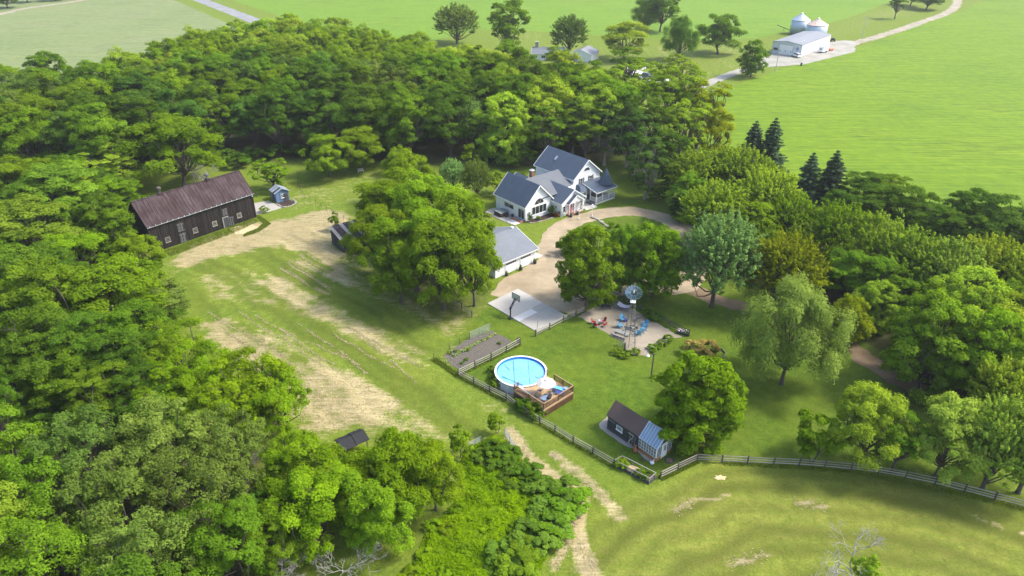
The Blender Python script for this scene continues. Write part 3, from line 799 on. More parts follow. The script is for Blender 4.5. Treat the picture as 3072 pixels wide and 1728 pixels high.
# ---- farmhouse ----------------------------------------------------
PH = 0.699
HO = (2.689, 134.431)
house = thing('farmhouse', 'white farmhouse with blue grey shingle roofs, arched gable windows and a turret porch', 'house', (*HO, 0), PH)
def hw(u, v, z=0.0):
    c, s = math.cos(PH), math.sin(PH)
    return Vector((HO[0] + u * c - v * s, HO[1] + u * s + v * c, z))
SD = M['siding']
# great-room wing
MB().prism_y([(.4, 0), (7.7, 0), (7.7, 3.3), (4.05, 6.95), (.4, 3.3)], .4, 10.0).build('wall', SD, house)
gable_roof(house, 0, 8.11, 0, 10.37, 3.19, 7.21, M['shingle'])
window(house, 4.22, .4, .85, FRONT, 4.15, 1.85, 4, 1, .1)
arch_window(house, 4.18, .4, 2.98, FRONT, 2.6, 1.3, 2)
window(house, .4, 5.6, 1.42, LEFT, 3.1, 1.05, 2, 1, .08)
door(house, .4, 9.3, .3, LEFT, .95, 2.1, M['white_paint'], panels=False)
sl_ = window(house, .4, 1.65, .3, LEFT, 2.0, 2.1, 2, 1, .08, sill=False, name='sliding_door')
# two-storey block
MB().prism_y([(15.3, 0), (23.45, 0), (23.45, 5.35), (19.37, 8.65), (15.3, 5.35)], 1.65, 13.9).build('wall', SD, house)
gable_roof(house, 14.9, 23.85, 1.25, 14.3, 5.2, 8.9, M['shingle'])
arch_window(house, 19.25, 1.65, 6.35, FRONT, 1.9, .85, 1)
for u in (17.73, 20.62):
    w = window(house, u, 1.65, 3.55, FRONT, .72, 1.45, 1, 2, .06)
    for sx in (-1, 1):
        BX(u + sx * .60 - .2, u + sx * .60 + .2, 1.585, 1.66, 3.55, 5.0).build('shutter', M['shutter'], house)
window(house, 15.3, 3.2, 3.5, LEFT, .75, 1.35, 1, 2, .06)
# skylight on the main slope
sk = MB().bar((17.15, 9.7, 7.20), (17.95, 9.7, 7.86), .42, .16, (0, 0, 1)); sk.build('skylight', M['galvanised'], house)
# middle block with its long low front slope
MB().prism_x([(.9, 0), (.9, 4.0), (7.1, 5.8), (11.5, 3.4), (11.5, 0)], 7.72, 15.28).build('wall', SD, house)
def mz_(v): return 6.0 - .29 * (7.1 - v)
MB().quadslab([(5.0, 1.3, mz_(1.3)), (14.88, 1.3, mz_(1.3)), (15.9, 7.1, 6.0), (5.0, 7.1, 6.0)], .12).build('roof', M['shingle_sheen'], house)
MB().quadslab([(5.0, .2, mz_(.2)), (11.0, .2, mz_(.2)), (11.0, 1.298, mz_(1.298)), (5.0, 1.298, mz_(1.298))], .12).build('roof', M['shingle_sheen'], house)
MB().quadslab([(15.9, 12.0, 3.45), (5.0, 12.0, 3.45), (5.0, 7.1, 6.0), (15.9, 7.1, 6.0)], .12).build('roof', M['shingle'], house)
BX(8.0, 12.0, 10.4, 14.2, 0, 3.0).build('wall', SD, house)
gable_roof(house, 7.7, 12.3, 10.2, 14.6, 3.1, 4.6, M['shingle'], along='y')
# entry block
MB().prism_y([(7.85, 0), (14.5, 0), (14.5, 3.0), (11.17, 5.05), (7.85, 3.0)], -2.6, 1.0).build('wall', SD, house)
gable_roof(house, 7.53, 14.8, -2.9, 5.2, 2.89, 5.3, M['shingle'])
window(house, 7.85, -.9, 1.3, LEFT, .5, .75, 1, 1, .06)
wl = window(house, 8.55, -2.6, .95, FRONT, .75, 1.3, 1, 2, .07); wr = window(house, 13.75, -2.6, .95, FRONT, .75, 1.3, 1, 2, .07)
for x in (8.55, 13.75):
    wb = BX(x - .5, x + .5, -2.93, -2.62, .62, .86).build('window_box', M['white_trim'], house)
    fm = MB(); r = random.Random(int(x * 10))
    for k in range(26):
        a, b, c = x - .45 + .9 * r.random(), -2.92 + .3 * r.random(), .88 + .16 * r.random()
        fm.box(a - .05, a + .05, b - .05, b + .05, c - .04, c + .05)
    fm.build('flowers', M['straw_tan'], wb)
door(house, 10.25, -2.6, .28, FRONT, 1.0, 2.15, M['red_door'])
window(house, 11.2, -2.6, .5, FRONT, .35, 1.9, 1, 3, .05, sill=False, name='sidelight')
BX(9.2, 13.6, -3.7, -2.62, 0, .26).build('entry_step', M['brick_red'], house)
# portico: small gable on two plain piers with a round arch in front
gable_roof(house, 9.1, 13.7, -3.55, -1.2, 2.62, 4.28, M['shingle'])
ar = [(11.0, 0.26), (11.0, 2.1)] + [(12.1 - 1.1 * math.cos(math.pi * k / 10), 2.1 + .75 * math.sin(math.pi * k / 10)) for k in range(1, 10)] + [(13.2, 2.1), (13.2, .26)]
pf = MB()
outl = [(13.45, .26), (13.45, 2.75), (11.4, 4.1), (9.35, 2.75), (11.0 - .001, 2.75)]
top = [(9.4, 2.62), (13.4, 2.62), (13.4, 2.75), (11.4, 4.05), (9.4, 2.75)]
pf.prism_y(top, -3.40, -3.28)
for a, b in zip(ar[1:-1], ar[2:]):       # spandrel over the arch
    pf.add([(a[0], y, a[1]) for y in (-3.40, -3.28)] + [(b[0], y, b[1]) for y in (-3.40, -3.28)] + [(a[0], y, 2.87) for y in (-3.40, -3.28)] + [(b[0], y, 2.87) for y in (-3.40, -3.28)],
           [(0, 2, 6, 4), (1, 5, 7, 3), (0, 1, 3, 2)])
pf.build('portico_front', SD, house)
for x in (9.42, 10.9, 13.28):
    BX(x - .1, x + .1, -3.44, -3.24, .26, 2.64).build('portico_post', M['white_trim'], house)
# bump-out with hipped roof between entry and porch
BX(15.7, 17.6, -.3, 1.66, 0, 2.95).build('wall', SD, house)
bb = MB(); bb.add([(15.4, -.62, 2.9), (17.9, -.62, 2.9), (17.9, 1.62, 2.9), (15.4, 1.62, 2.9), (16.2, 1.62, 3.85), (17.1, 1.62, 3.85), (16.2, .6, 3.85), (17.1, .6, 3.85)],
                  [(0, 1, 7, 6), (1, 2, 5, 7), (3, 0, 6, 4), (6, 7, 5, 4), (0, 3, 2, 1), (2, 3, 4, 5)])
bb.build('roof', M['shingle'], house)
window(house, 16.65, -.3, 1.0, FRONT, 1.2, 1.5, 2, 1, .07)
# porch: floor, posts, rails, roof, turret
BX(18.1, 24.1, -2.75, 1.62, .0, .52).build('porch_base', M['white_trim'], house)
BX(18.0, 24.2, -2.85, 1.63, .524, .60).build('porch_floor', M['grey_timber'], house)
pr = MB().quadslab([(17.75, -3.15, 2.92), (24.3, -3.15, 2.92), (24.3, 1.62, 3.95), (17.75, 1.62, 3.95)], .12).build('roof', M['shingle'], house)
fz = MB(); fz.bar((17.72, -3.16, 2.82), (24.33, -3.16, 2.82), .05, .2); fz.bar((17.74, -3.16, 2.84), (17.74, 1.6, 3.86), .05, .2); fz.bar((24.31, -3.16, 2.84), (24.31, 1.6, 3.86), .05, .2)
fz.build('fascia', M['white_trim'], pr)
for (x, y) in ((18.15, -2.7), (20.1, -2.7), (22.1, -2.7), (24.0, -2.7), (18.15, -.9), (24.0, -.6), (18.15, 1.45)):
    BX(x - .08, x + .08, y - .08, y + .08, .602, 2.86 if y < -2 else (3.0 if y < 0 else 3.6)).build('porch_post', M['white_trim'], house)
def railing(parent, a, b, z, h, mat, nm, step=.16, cap=None, bw=.05):
    a = Vector((*a, 0)); b = Vector((*b, 0)); n = max(1, int((b - a).length / step))
    o = MB().bar(a + Vector((0, 0, z + h)), b + Vector((0, 0, z + h)), .1, .06).build(nm, cap or mat, parent)
    MB().bar(a + Vector((0, 0, z + .1)), b + Vector((0, 0, z + .1)), .05, .06).build('bottom_rail', mat, o)
    bm_ = MB().box(-bw / 2, bw / 2, -bw / 2, bw / 2, z + .13, z + h - .03).mesh('baluster')
    bm_.materials.append(mat)
    for i in range(n):
        p = a.lerp(b, (i + .5) / n)
        q = link_mesh('baluster', bm_, None, o); q.location = (p.x, p.y, 0)
    return o
railing(house, (18.25, -2.7), (20.0, -2.7), .6, .9, M['white_trim'], 'porch_rail', .2); railing(house, (20.2, -2.7), (22.0, -2.7), .6, .9, M['white_trim'], 'porch_rail', .2)
railing(house, (22.2, -2.7), (23.9, -2.7), .6, .9, M['white_trim'], 'porch_rail', .2); railing(house, (24.0, -2.6), (24.0, -.7), .6, .9, M['white_trim'], 'porch_rail', .2)
railing(house, (18.15, -2.6), (18.15, -1.0), .6, .9, M['white_trim'], 'porch_rail', .2)
# scalloped arches between the porch posts
for x0, x1 in ((18.25, 20.0), (20.2, 22.0), (22.2, 23.9)):
    m = MB(); n = 8; w = (x1 - x0) / 2; cx = (x0 + x1) / 2
    for k in range(n):
        a0, a1 = math.pi * k / n, math.pi * (k + 1) / n
        p = [(cx - w * math.cos(a0), 2.25 + .45 * math.sin(a0)), (cx - w * math.cos(a1), 2.25 + .45 * math.sin(a1))]
        m.add([(p[0][0], -2.73, p[0][1]), (p[1][0], -2.73, p[1][1]), (p[1][0], -2.73, 2.76), (p[0][0], -2.73, 2.76), (p[0][0], -2.68, p[0][1]), (p[1][0], -2.68, p[1][1]), (p[1][0], -2.68, 2.76), (p[0][0], -2.68, 2.76)],
              [(0, 1, 2, 3), (7, 6, 5, 4), (0, 4, 5, 1), (2, 6, 7, 3)])
    m.build('porch_arch', M['white_trim'], house)
tw = MB().lathe([(1.75, 0), (1.75, .10), (0.02, 3.5)], 8, 22.75, -.9, 3.35); tw.build('turret_roof', M['shingle'], house)
for k in range(4):
    BX(17.0 + .27 * k, 17.3 + .27 * k, -2.3, -1.0, 0, .13 * (k + 1)).build('porch_step', M['charcoal'] if k % 2 else M['grey_timber'], house)
door(house, 19.2, 1.65, .6, FRONT, .95, 2.1, M['charcoal'], panels=False); window(house, 21.4, 1.65, 1.1, FRONT, 1.4, 1.4, 2, 1, .07)
# chimney and vent
ch = BX(9.0, 9.75, 8.2, 8.95, 4.2, 6.75).build('chimney', M['brick_red'], house)
BX(8.92, 9.83, 8.12, 9.03, 6.752, 6.9).build('cap', M['concrete_bright'], ch)
MB().tube([(9.37, 8.57, 6.9), (9.37, 8.57, 7.15)], .16, 10).build('flue', M['galvanised'], ch)
MB().tube([(8.2, 8.4, 5.2), (8.2, 8.4, 6.35)], .07, 8).build('vent_pipe', M['galvanised'], house)
for u, v, z in ((1.2, .02, 3.1), (.02, .35, 0.0)):
    pass
MB().tube([(15.26, 1.62, 5.1), (15.26, 1.58, .3)], .045, 6).build('downspout', M['white_trim'], house)
MB().tube([(.36, .34, 3.0), (.36, .34, .25), (.2, -.1, .08)], .045, 6).build('downspout', M['white_trim'], house)
MB().tube([(7.86, -2.66, 2.8), (7.8, -2.66, .2), (7.4, -2.9, .06)], .045, 6).build('downspout', M['white_trim'], house)
# wreath on the gable, fixed to the wall
wm = MB()
pts = [(1.35 + .3 * math.cos(a), .36, 1.5 + .3 * math.sin(a)) for a in np.linspace(0, 2 * math.pi, 17)]
wreath = thing('wreath', 'dark round wreath hung on the white gable wall', 'wreath', hw(1.35, .30, 1.1), PH)
MB().tube([(.3 * math.cos(a), 0, .4 + .3 * math.sin(a)) for a in np.linspace(0, 2 * math.pi, 17)], .075, 6).build('ring', M['charcoal'], wreath)
for a in (0.4, 2.0, 3.6, 5.2):
    MB().tube([(.3 * math.cos(a + d), -.03, .4 + .3 * math.sin(a + d)) for d in (0, .15, .3)], .05, 5).build('sprig', M['grass_blade'], wreath)

# ---- garage ---------------------------------------------------------
GA = 0.7377; GO = (-2.05, 110.53)
garage = thing('garage', 'white garage with grey shingle gable roof and two panelled doors', 'garage', (*GO, 0), GA)
def gw(u, v, z=0.0):
    c, s = math.cos(GA), math.sin(GA)
    return Vector((GO[0] + u * c - v * s, GO[1] + u * s + v * c, z))
gl, gr, gd = -1.2, 9.47, 12.6
MB().prism_x([(.45, 0), (.45, 2.72), (gd / 2, 4.85), (gd - .45, 2.72), (gd - .45, 0)], gl + .4, gr - .4).build('wall', SD, garage)
gable_roof(garage, gl, gr, 0, gd, 2.71, 5.0, M['shingle_grey'], along='x')
for u in (2.95, 6.55):
    o = BX(u - 1.3, u + 1.3, .40, .47, .02, 2.2).build('garage_door', M['white_paint'], garage)
    for r in range(4):
        for c in range(4):
            x0 = u - 1.26 + c * .64
            if r < 3: BX(x0, x0 + .58, .375, .402, .08 + r * .53, .5 + r * .53).build('panel', M['white_trim'], o)
    for c in range(5):
        x0 = u - 1.22 + c * .5
        BX(x0, x0 + .4, .372, .402, 1.74, 2.06).build('pane', M['glass_dark'], o)
    fr = MB(); fr.box(u - 1.42, u - 1.302, .385, .47, 0, 2.34); fr.box(u + 1.302, u + 1.42, .385, .47, 0, 2.34); fr.box(u - 1.3, u + 1.3, .385, .47, 2.202, 2.34)
    fr.build('frame', M['white_trim'], o)
for u in (1.3, 4.75, 8.3):
    MB().lathe([(.05, .12), (.14, .05), (.2, 0)], 10, u, .3, 2.38).build('wall_lamp', M['black_metal'], garage)
MB().box(8.3, 8.75, 6.1, 6.55, 4.95, 5.22).build('roof_vent', M['white_trim'], garage)
window(garage, gl + .4, 3.4, 1.0, LEFT, 1.1, 1.0, 2, 1); door(garage, gl + .4, 7.0, .05, LEFT, .95, 2.05, M['white_paint'])
sheet('garage_step', [gw(gr - .3, 1.2), gw(gr + 2.2, 1.2), gw(gr + 2.2, 3.6), gw(gr - .3, 3.6)], .03, M['concrete_bright'], 'small pale concrete pad at the garage corner', 0, cat='pavement')

# ---- barn -------------------------------------------------------------
BP = 0.875; BO = (-67.63, 120.06); BW, BD, BE, BRG = 22.46, 8.4, 5.35, 9.3
barn = thing('barn', 'long weathered dark board barn with rusty purple metal roof', 'barn', (*BO, 0), BP)
f0, f1 = .35, BD - .35
core = MB().prism_x([(f0 + .06, 0), (f0 + .06, BE + .1), (BD / 2, BRG - .25), (f1 - .06, BE + .1), (f1 - .06, 0)], .26, BW - .26)
core.build('frame_core', M['charcoal'], barn)
rb = random.Random(4)
DOORWAY = (14.95, 15.95, 0.25, 2.2)
nb = 74; bw_ = (BW - .4) / nb
for i in range(nb):                      # front boards, one by one
    x0 = .2 + i * bw_; x1 = x0 + bw_ - .035
    bot = .05 + rb.random() * .14
    if x1 > DOORWAY[0] and x0 < DOORWAY[1]: bot = DOORWAY[3] + .06
    dy = rb.uniform(0, .03)
    BX(x0, x1, f0 - .03 - dy, f0 + .055, bot, BE + .22).build('board', M['barn_board'], barn)
for side, x in ((-1, .2), (1, BW - .2)):    # gable boards
    n = 28; w = (f1 - f0) / n
    for i in range(n):
        y0 = f0 + i * w; ym = y0 + w / 2
        top = BE + .1 + (BRG - BE - .3) * (1 - abs(ym - BD / 2) / (BD / 2 - f0))
        BX(x - .04, x + .04, y0 + .01, y0 + w - .025, .05 + rb.random() * .12, top).build('board', M['barn_board'], barn)
ns = 33; sw = BW / ns                    # roof sheets: two courses to each slope
for sl_i, (ye, s) in enumerate(((0, 1), (BD, -1))):
    ym = BD / 2
    for cidx in range(2):
        t0, t1 = (0, .53) if cidx == 0 else (.515, 1.0)
        lift = .0 if cidx == 0 else .03
        for i in range(ns):
            x0, x1 = i * sw + .004, (i + 1) * sw - .012
            ya, yb = ye + s * (BD / 2) * t0, ye + s * (BD / 2) * t1
            za, zb = BE + (BRG - BE) * t0 + lift, BE + (BRG - BE) * t1 + lift
            j = rb.uniform(-.05, .05) if cidx == 0 else 0
            q = [(x0, ya - s * (.04 + j), za - (.04 + j) * .9), (x1, ya - s * (.04 + j), za - (.04 + j) * .9), (x1, yb, zb), (x0, yb, zb)]
            if s < 0: q = q[::-1]
            m = MB().quadslab(q, .03)
            # standing seam on the sheet's edge
            m.bar((x1 - .02, ya, za + .03), (x1 - .02, yb, zb + .03), .035, .05)
            m.build('roof_sheet', M['barn_roof'], barn)
MB().bar((0, BD / 2, BRG + .05), (BW, BD / 2, BRG + .05), .35, .06).build('ridge_cap', M['barn_roof'], barn)
gt = MB().bar((0, -.07, BE - .1), (BW, -.07, BE - .1), .10, .08); gt.build('gutter', M['galvanised'], barn)
for i in range(20):
    BX(.5 + i * 1.12, .56 + i * 1.12, -.16, -.10, BE - .15, BE + .16).build('gutter_hanger', M['white_trim'], barn)
for u in (3.3, 8.88, 13.0, 18.46):
    window(barn, u, f0 - .06, 1.2, FRONT, .95, 1.0, 1, 3, .085, frame=M['rail_wood'])
def plank_door(parent, u0, u1, z0, z1, y, nm='barn_door', n=5):
    o = MB().bar((u0, y - .03, z0 + .15), (u1, y - .03, z0 + .15), .04, .14).bar((u0, y - .03, z1 - .15), (u1, y - .03, z1 - .15), .04, .14).bar((u0 + .05, y - .03, z0 + .2), (u1 - .05, y - .03, z1 - .2), .035, .1).build(nm, M['rail_wood'] if nm == 'shed_door' else M['door_timber'], parent)
    w = (u1 - u0) / n
    for i in range(n): BX(u0 + i * w + .01, u0 + (i + 1) * w - .01, y, y + .05, z0, z1).build('board', M['door_timber'] if i % 2 else M['old_board'], o)
    return o
plank_door(barn, 5.55, 6.85, .15, 2.0, f0 - .13); plank_door(barn, 5.55, 6.85, 2.4, 4.1, f0 - .13); plank_door(barn, 15.0, 16.15, 2.65, 4.1, f0 - .13)
fr = MB().box(14.75, 14.95, f0 - .12, f0 + .04, .1, 2.4); fr.box(15.95, 16.1, f0 - .12, f0 + .04, .1, 2.4); fr.box(14.95, 15.95, f0 - .12, f0 + .04, 2.2, 2.4); fr.build('door_frame', M['grey_timber'], barn)
BX(14.96, 15.94, f0 - .02, f0 + .058, .1, 2.2).build('doorway_shade', M['charcoal'], barn)  # dark panel stands in for the shade inside the open door
pd = plank_door(barn, 0, 1.05, .15, 2.1, 0)
pd.location = (16.02, f0 - .14, 0); pd.rotation_euler = (0, 0, R_(-22))
for u, mt in ((5.6, M['rust']), (15.4, M['galvanised'])):
    cu = BX(u - .35, u + .35, BD / 2 - .35, BD / 2 + .35, BRG - .25, BRG + .35).build('roof_ventilator', M['barn_roof'], barn)
    MB().lathe([(.18, .35), (.18, .9), (.42, .95), (.44, 1.3), (.3, 1.42), (.05, 1.5)], 14, u, BD / 2, BRG).build('cowl', M['bark'] if mt is M['rust'] else M['door_timber'], cu)
MB().quadslab([(14.6, 3.2, 8.36), (15.3, 3.2, 8.36), (15.3, 3.75, 8.88), (14.6, 3.75, 8.88)], .03).build('rust_patch', M['rust'], barn)
MB().lathe([(.03, -.1), (.12, -.05), (.12, .06), (.02, .12)], 10, BW - .45, f0 - .18, BE - .55).build('yard_light', M['lamp_globe'], barn)

# ---- garden shed with greenhouse end ----------------------------------
SP = 0.7011; SO = (17.19, 63.95); SW, SL, SE_, SR, SG = 3.21, 8.25, 2.14, 3.76, 2.84
gsh = thing('garden_shed', 'dark board garden shed with brown shingle roof and greenhouse end', 'shed', (*SO, 0), SP)
def sw_(u, v, z=0.0):
    c, s = math.cos(SP), math.sin(SP)
    return Vector((SO[0] + u * c - v * s, SO[1] + u * s + v * c, z))
MB().prism_y([(.2, 0), (SW - .2, 0), (SW - .2, SE_ + .05), (SW / 2, SR - .2), (.2, SE_ + .05)], SG + .05, SL - .2).build('wall_core', M['charcoal'], gsh)
n = 12
for i in range(n):                       # wide lap boards on the long front
    z0 = .04 + i * (SE_ / n)
    BX(.13 - .02 * (i % 2), .2, SG + .06, SL - .22, z0, z0 + SE_ / n - .02).build('board', M['dark_wood'], gsh)
gable_roof(gsh, 0, SW, SG, SL, SE_ + .06, SR + .06, M['shingle_brown'], .1, trim=False)
window(gsh, .13, 6.0, 1.05, LEFT, .95, .7, 1, 3, .07)
MB().bar((.08, 6.8, 1.75), (.08, SL - .3, 1.75), .05, .06).build('trim_board', M['grey_timber'], gsh)
pd = plank_door(gsh, 0, .9, .05, 1.95, 0, 'shed_door'); pd.location = (.06, 4.5, 0); pd.rotation_euler = (0, 0, -math.pi / 2)
ld = MB()
for s in (0, .42): ld.bar((-.02, 3.35 + s, .03), (-.02, 3.35 + s, 1.85), .05, .05)
for k in range(5): ld.bar((-.02, 3.35, .3 + k * .33), (-.02, 3.77, .3 + k * .33), .04, .04)
ld.build('trellis', M['grey_timber'], gsh)
# greenhouse: brick-coloured knee wall, glazing bars, glass roof panels
BX(.15, SW - .15, .15, SG, 0, .62).build('knee_wall', M['ochre_board'], gsh)
for y0, y1 in ((.15, SG),):
    nsd = 7
    for i in range(nsd):
        w = (y1 - y0) / nsd
        o = window(gsh, .16, y0 + (i + .5) * w, .63, LEFT, w - .01, 1.45, 2, 3, .035, sill=False, name='glazing')
nf = [(0.62, 1.0), (2.6, 1.0)]
for cx, w in ((.66, .92), (2.55, .92)):
    window(gsh, cx, .16, .63, FRONT, w, 1.45, 3, 4, .035, sill=False, name='glazing')
d_ = door(gsh, SW / 2, .17, .03, FRONT, .8, 2.05, M['white_paint'], panels=False)
window(gsh, SW / 2, .10, 1.0, FRONT, .55, .95, 2, 3, .04, sill=False, name='door_light')
MB().add([(.2, .16, 2.12), (SW - .2, .16, 2.12), (SW / 2, .16, SR - .25), (.2, .2, 2.12), (SW - .2, .2, 2.12), (SW / 2, .2, SR - .25)], [(0, 1, 2), (5, 4, 3), (0, 3, 4, 1), (1, 4, 5, 2), (2, 5, 3, 0)]).build('gable_glass', M['old_board'], gsh)
for sgn in (0, 1):
    x_e, x_m = (0, SW / 2) if sgn == 0 else (SW, SW / 2)
    nr = 7; w = SG / nr
    for i in range(nr):
        y0, y1 = i * w + .025, (i + 1) * w - .025
        q = [(x_e, y1, SE_), (x_e, y0, SE_), (x_m, y0, SR), (x_m, y1, SR)]
        if sgn: q = q[::-1]
        MB().quadslab(q, .03).build('roof_pane', M['greenhouse_glass'], gsh)
    gb = MB()
    for i in range(nr + 1):
        gb.bar((x_e, min(SG, max(0, i * w)), SE_ + .015), (x_m, i * w, SR + .015), .06 if 0 < i < nr else .2, .05, (0, 0, 1))
    gb.bar((x_e, 0, SE_ + .01), (x_e, SG, SE_ + .01), .10, .07)
    gb.build('glazing_bars', M['galvanised'], gsh)
MB().bar((SW / 2, -.05, SR + .04), (SW / 2, SG, SR + .04), .22, .05).build('ridge_cap', M['galvanised'], gsh)

# ---- blue playhouse shed beside the barn -------------------------------
bs = thing('blue_shed', 'small faded blue board shed with patched metal roof', 'shed', ZB(2255, 598), R_(38))
BX(.1, 3.0, .1, 3.0, 0, 2.25).build('wall_core', M['charcoal'], bs)
for i in range(11):
    BX(.1 + i * .265, .1 + i * .265 + .25, .05, .10, .05, 2.25).build('board', M['blue_board'], bs)
    BX(.05, .10, .1 + i * .265, .1 + i * .265 + .25, .05, 2.25).build('board', M['blue_board'], bs)
MB().prism_y([(.06, 2.25), (3.04, 2.25), (1.55, 3.0)], .08, 3.0).build('gable', M['blue_board'], bs)
for s in (0, 1):
    for i in range(5):
        y0 = -.25 + i * .7
        q = [(-.2, y0 + .69, 2.2), (-.2, y0, 2.2), (1.55, y0, 3.1), (1.55, y0 + .69, 3.1)] if s == 0 else [(3.3, y0, 2.2), (3.3, y0 + .69, 2.2), (1.55, y0 + .69, 3.1), (1.55, y0, 3.1)]
        MB().quadslab(q, .03).build('roof_sheet', (M['galvanised'], M['barn_roof'], M['galvanised'], M['steel_grey'], M['galvanised'])[i] if s == 0 else M['galvanised'], bs)
window(bs, 1.6, .05, .9, FRONT, .8, .9, 2, 2); plank_door(bs, 0, .8, .05, 1.9, 0).location = (1.9, -.1, 0)
plank = plank_door(bs, 0, .8, .05, 1.9, 0); plank.location = (.0, 1.9, 0); plank.rotation_euler = (0, 0, -math.pi / 2)

# ---- old lean-to under the walnut trees --------------------------------
lt = thing('old_lean_to', 'collapsing dark lean-to with streaked rusty metal roof under the walnut trees', 'shed', ZL(640, 1080), R_(38))
BX(.1, 5.4, .1, 4.9, 0, 2.3).build('wall_core', M['charcoal'], lt)
for i in range(18): BX(.1 + i * .295, .1 + i * .295 + .27, .04, .10, .05, 2.3 + .02 * (i % 3)).build('board', M['old_board'], lt)
for i in range(16): BX(.04, .10, .1 + i * .3, .1 + i * .3 + .27, .05, 2.3 + .07 * i).build('board', M['old_board'], lt)
for i in range(8):
    x0 = -.2 + i * .73
    MB().quadslab([(x0, -.3, 2.45), (x0 + .72, -.3, 2.45), (x0 + .72, 5.2, 3.65), (x0, 5.2, 3.65)], .03).build('roof_sheet', M['barn_roof'] if i % 3 else M['rail_wood'], lt)

# ---- small black-roofed shelter by the lower trees ----------------------
bsv = thing('field_shelter', 'low shelter with sagging black roof beside the bright lower trees', 'shelter', V(888, 1090, 2.2) - Vector((2 * math.cos(R_(38)) - 1.3 * math.sin(R_(38)), 2 * math.sin(R_(38)) + 1.3 * math.cos(R_(38)), 2.2)), R_(38))
bsv.scale = (.8, .8, .85)
for x, y in ((.1, .1), (3.9, .1), (.1, 2.5), (3.9, 2.5)):
    BX(x - .07, x + .07, y - .07, y + .07, 0, 1.85).build('post', M['post_wood'], bsv)
for x0, x1, k in ((-.2, 1.0, 0.0), (1.0, 2.1, -.06), (2.1, 3.2, .02), (3.2, 4.2, -.04)):
    MB().quadslab([(x0, -.3, 1.88 + k), (x1, -.3, 1.86 + k), (x1, 1.3, 2.6 + k), (x0, 1.3, 2.62 + k)], .07).build('roof_panel', M['tarp_black'], bsv)
    MB().quadslab([(x1, 2.9, 1.88 + k), (x0, 2.9, 1.86 + k), (x0, 1.3, 2.6 + k), (x1, 1.3, 2.62 + k)], .07).build('roof_panel', M['tarp_black'], bsv)
for i in range(6): BX(.1, 3.9, 2.52, 2.58, .1 + i * .28, .34 + i * .28).build('board', M['old_board'], bsv)

# ---- far farmyard: machine shed, bins, house ----------------------------
MA = -0.7204; MO = (109.11, 308.74)
msh = thing('machine_shed', 'long pale steel machine shed with big white door', 'shed', (*MO, 0), MA)
MW, ML_, ME_, MR = 12.22, 32.2, 4.75, 5.5
MB().prism_y([(0, 0), (MW, 0), (MW, ME_), (MW / 2, MR - .12), (0, ME_)], 0, ML_).build('wall', M['shed_steel'], msh)
gable_roof(msh, -.15, MW + .15, -.2, ML_ + .2, ME_ + .02, MR + .02, M['shed_roof'], .08, trim=False)
mt = MB().bar((-.15, -.22, ME_), (MW / 2, -.22, MR), .08, .3).bar((MW / 2, -.22, MR), (MW + .15, -.22, ME_), .08, .3).box(-.06, .14, -.06, 0, 0, ME_).box(MW - .14, MW + .06, -.06, 0, 0, ME_)
mt.build('trim', M['steel_grey'], msh)
o = BX(2.9, 8.6, -.10, .0, .02, 4.0).build('overhead_door', M['white_paint'], msh)
for k in range(6): BX(2.95, 8.55, -.13, -.102, .08 + k * .65, .66 + k * .65).build('panel', M['white_trim'], o)
for x in (3.4, 5.7, 8.0): BX(x - .25, x + .25, -.15, -.132, 1.45, 1.75).build('pane', M['glass_dark'], o)
fr = MB().box(2.7, 2.89, -.12, 0, 0, 4.2).box(8.61, 8.8, -.12, 0, 0, 4.2).box(2.9, 8.6, -.12, 0, 4.01, 4.2); fr.build('door_frame', M['steel_grey'], msh)
window(msh, 1.5, -.01, 1.5, FRONT, 1.8, 1.0, 3, 1, .1, frame=M['grey_plastic'])
qm = MB().add([(10.6, -.05, 2.2), (11.4, -.05, 3.05), (10.6, -.05, 3.9), (9.8, -.05, 3.05), (10.6, -.01, 2.2), (11.4, -.01, 3.05), (10.6, -.01, 3.9), (9.8, -.01, 3.05)], [(0, 1, 2, 3), (7, 6, 5, 4), (0, 4, 5, 1), (1, 5, 6, 2), (2, 6, 7, 3), (3, 7, 4, 0)])
qm.build('quilt_board', M['sign_purple'], msh)
door(msh, 9.5, -.02, .05, FRONT, .95, 2.05, M['white_paint'], panels=False)
rm = MB().quadslab([(7.0, 3.0, MR - .08), (10.6, 1.2, 5.00), (11.6, 5.0, 4.88), (8.0, 6.5, MR - .2)], .01)
for y in (4.0, 6.5): MB().lathe([(.18, 0), (.18, .35), (.3, .4), (.05, .6)], 8, 10.2, y, 4.98).build('roof_vent', M['white_trim'], msh)
def grain_bin(name, label, loc, r, e, ap, roofm):
    t = thing(name, label, 'grain bin', loc, 0.3, 'grain bins')
    MB().lathe([(r, 0), (r, e)], 32).build('wall', M['bin_steel'], t, True)
    o = MB().lathe([(r + .12, e - .05), (r + .12, e + .02), (.45, ap - .35)], 32).build('roof', roofm, t)
    rbm = MB().bar((.45, 0, ap - .33), (r + .1, 0, e + .05), .09, .07).mesh('rib'); rbm.materials.append(roofm)
    for k in range(20):
        q = link_mesh('rib', rbm, None, o); q.rotation_euler = (0, 0, 2 * math.pi * k / 20)
    MB().lathe([(.5, 0), (.55, .3), (.3, .55), (.02, .6)], 12, 0, 0, ap - .38).build('cap', M['white_trim'], o)
    l = MB()
    for s in (-.2, .2): l.bar((-r - .08, s, 1.0), (-r - .08, s, e), .04, .04)
    for k in range(int(e / .4) - 2): l.bar((-r - .08, -.2, 1.2 + k * .4), (-r - .08, .2, 1.2 + k * .4), .03, .03)
    l.build('ladder', M['galvanised'], t)
    BX(-.5, .5, -r - .07, -r + .1, .5, 2.0).build('hatch', M['galvanised'], t)
    return t
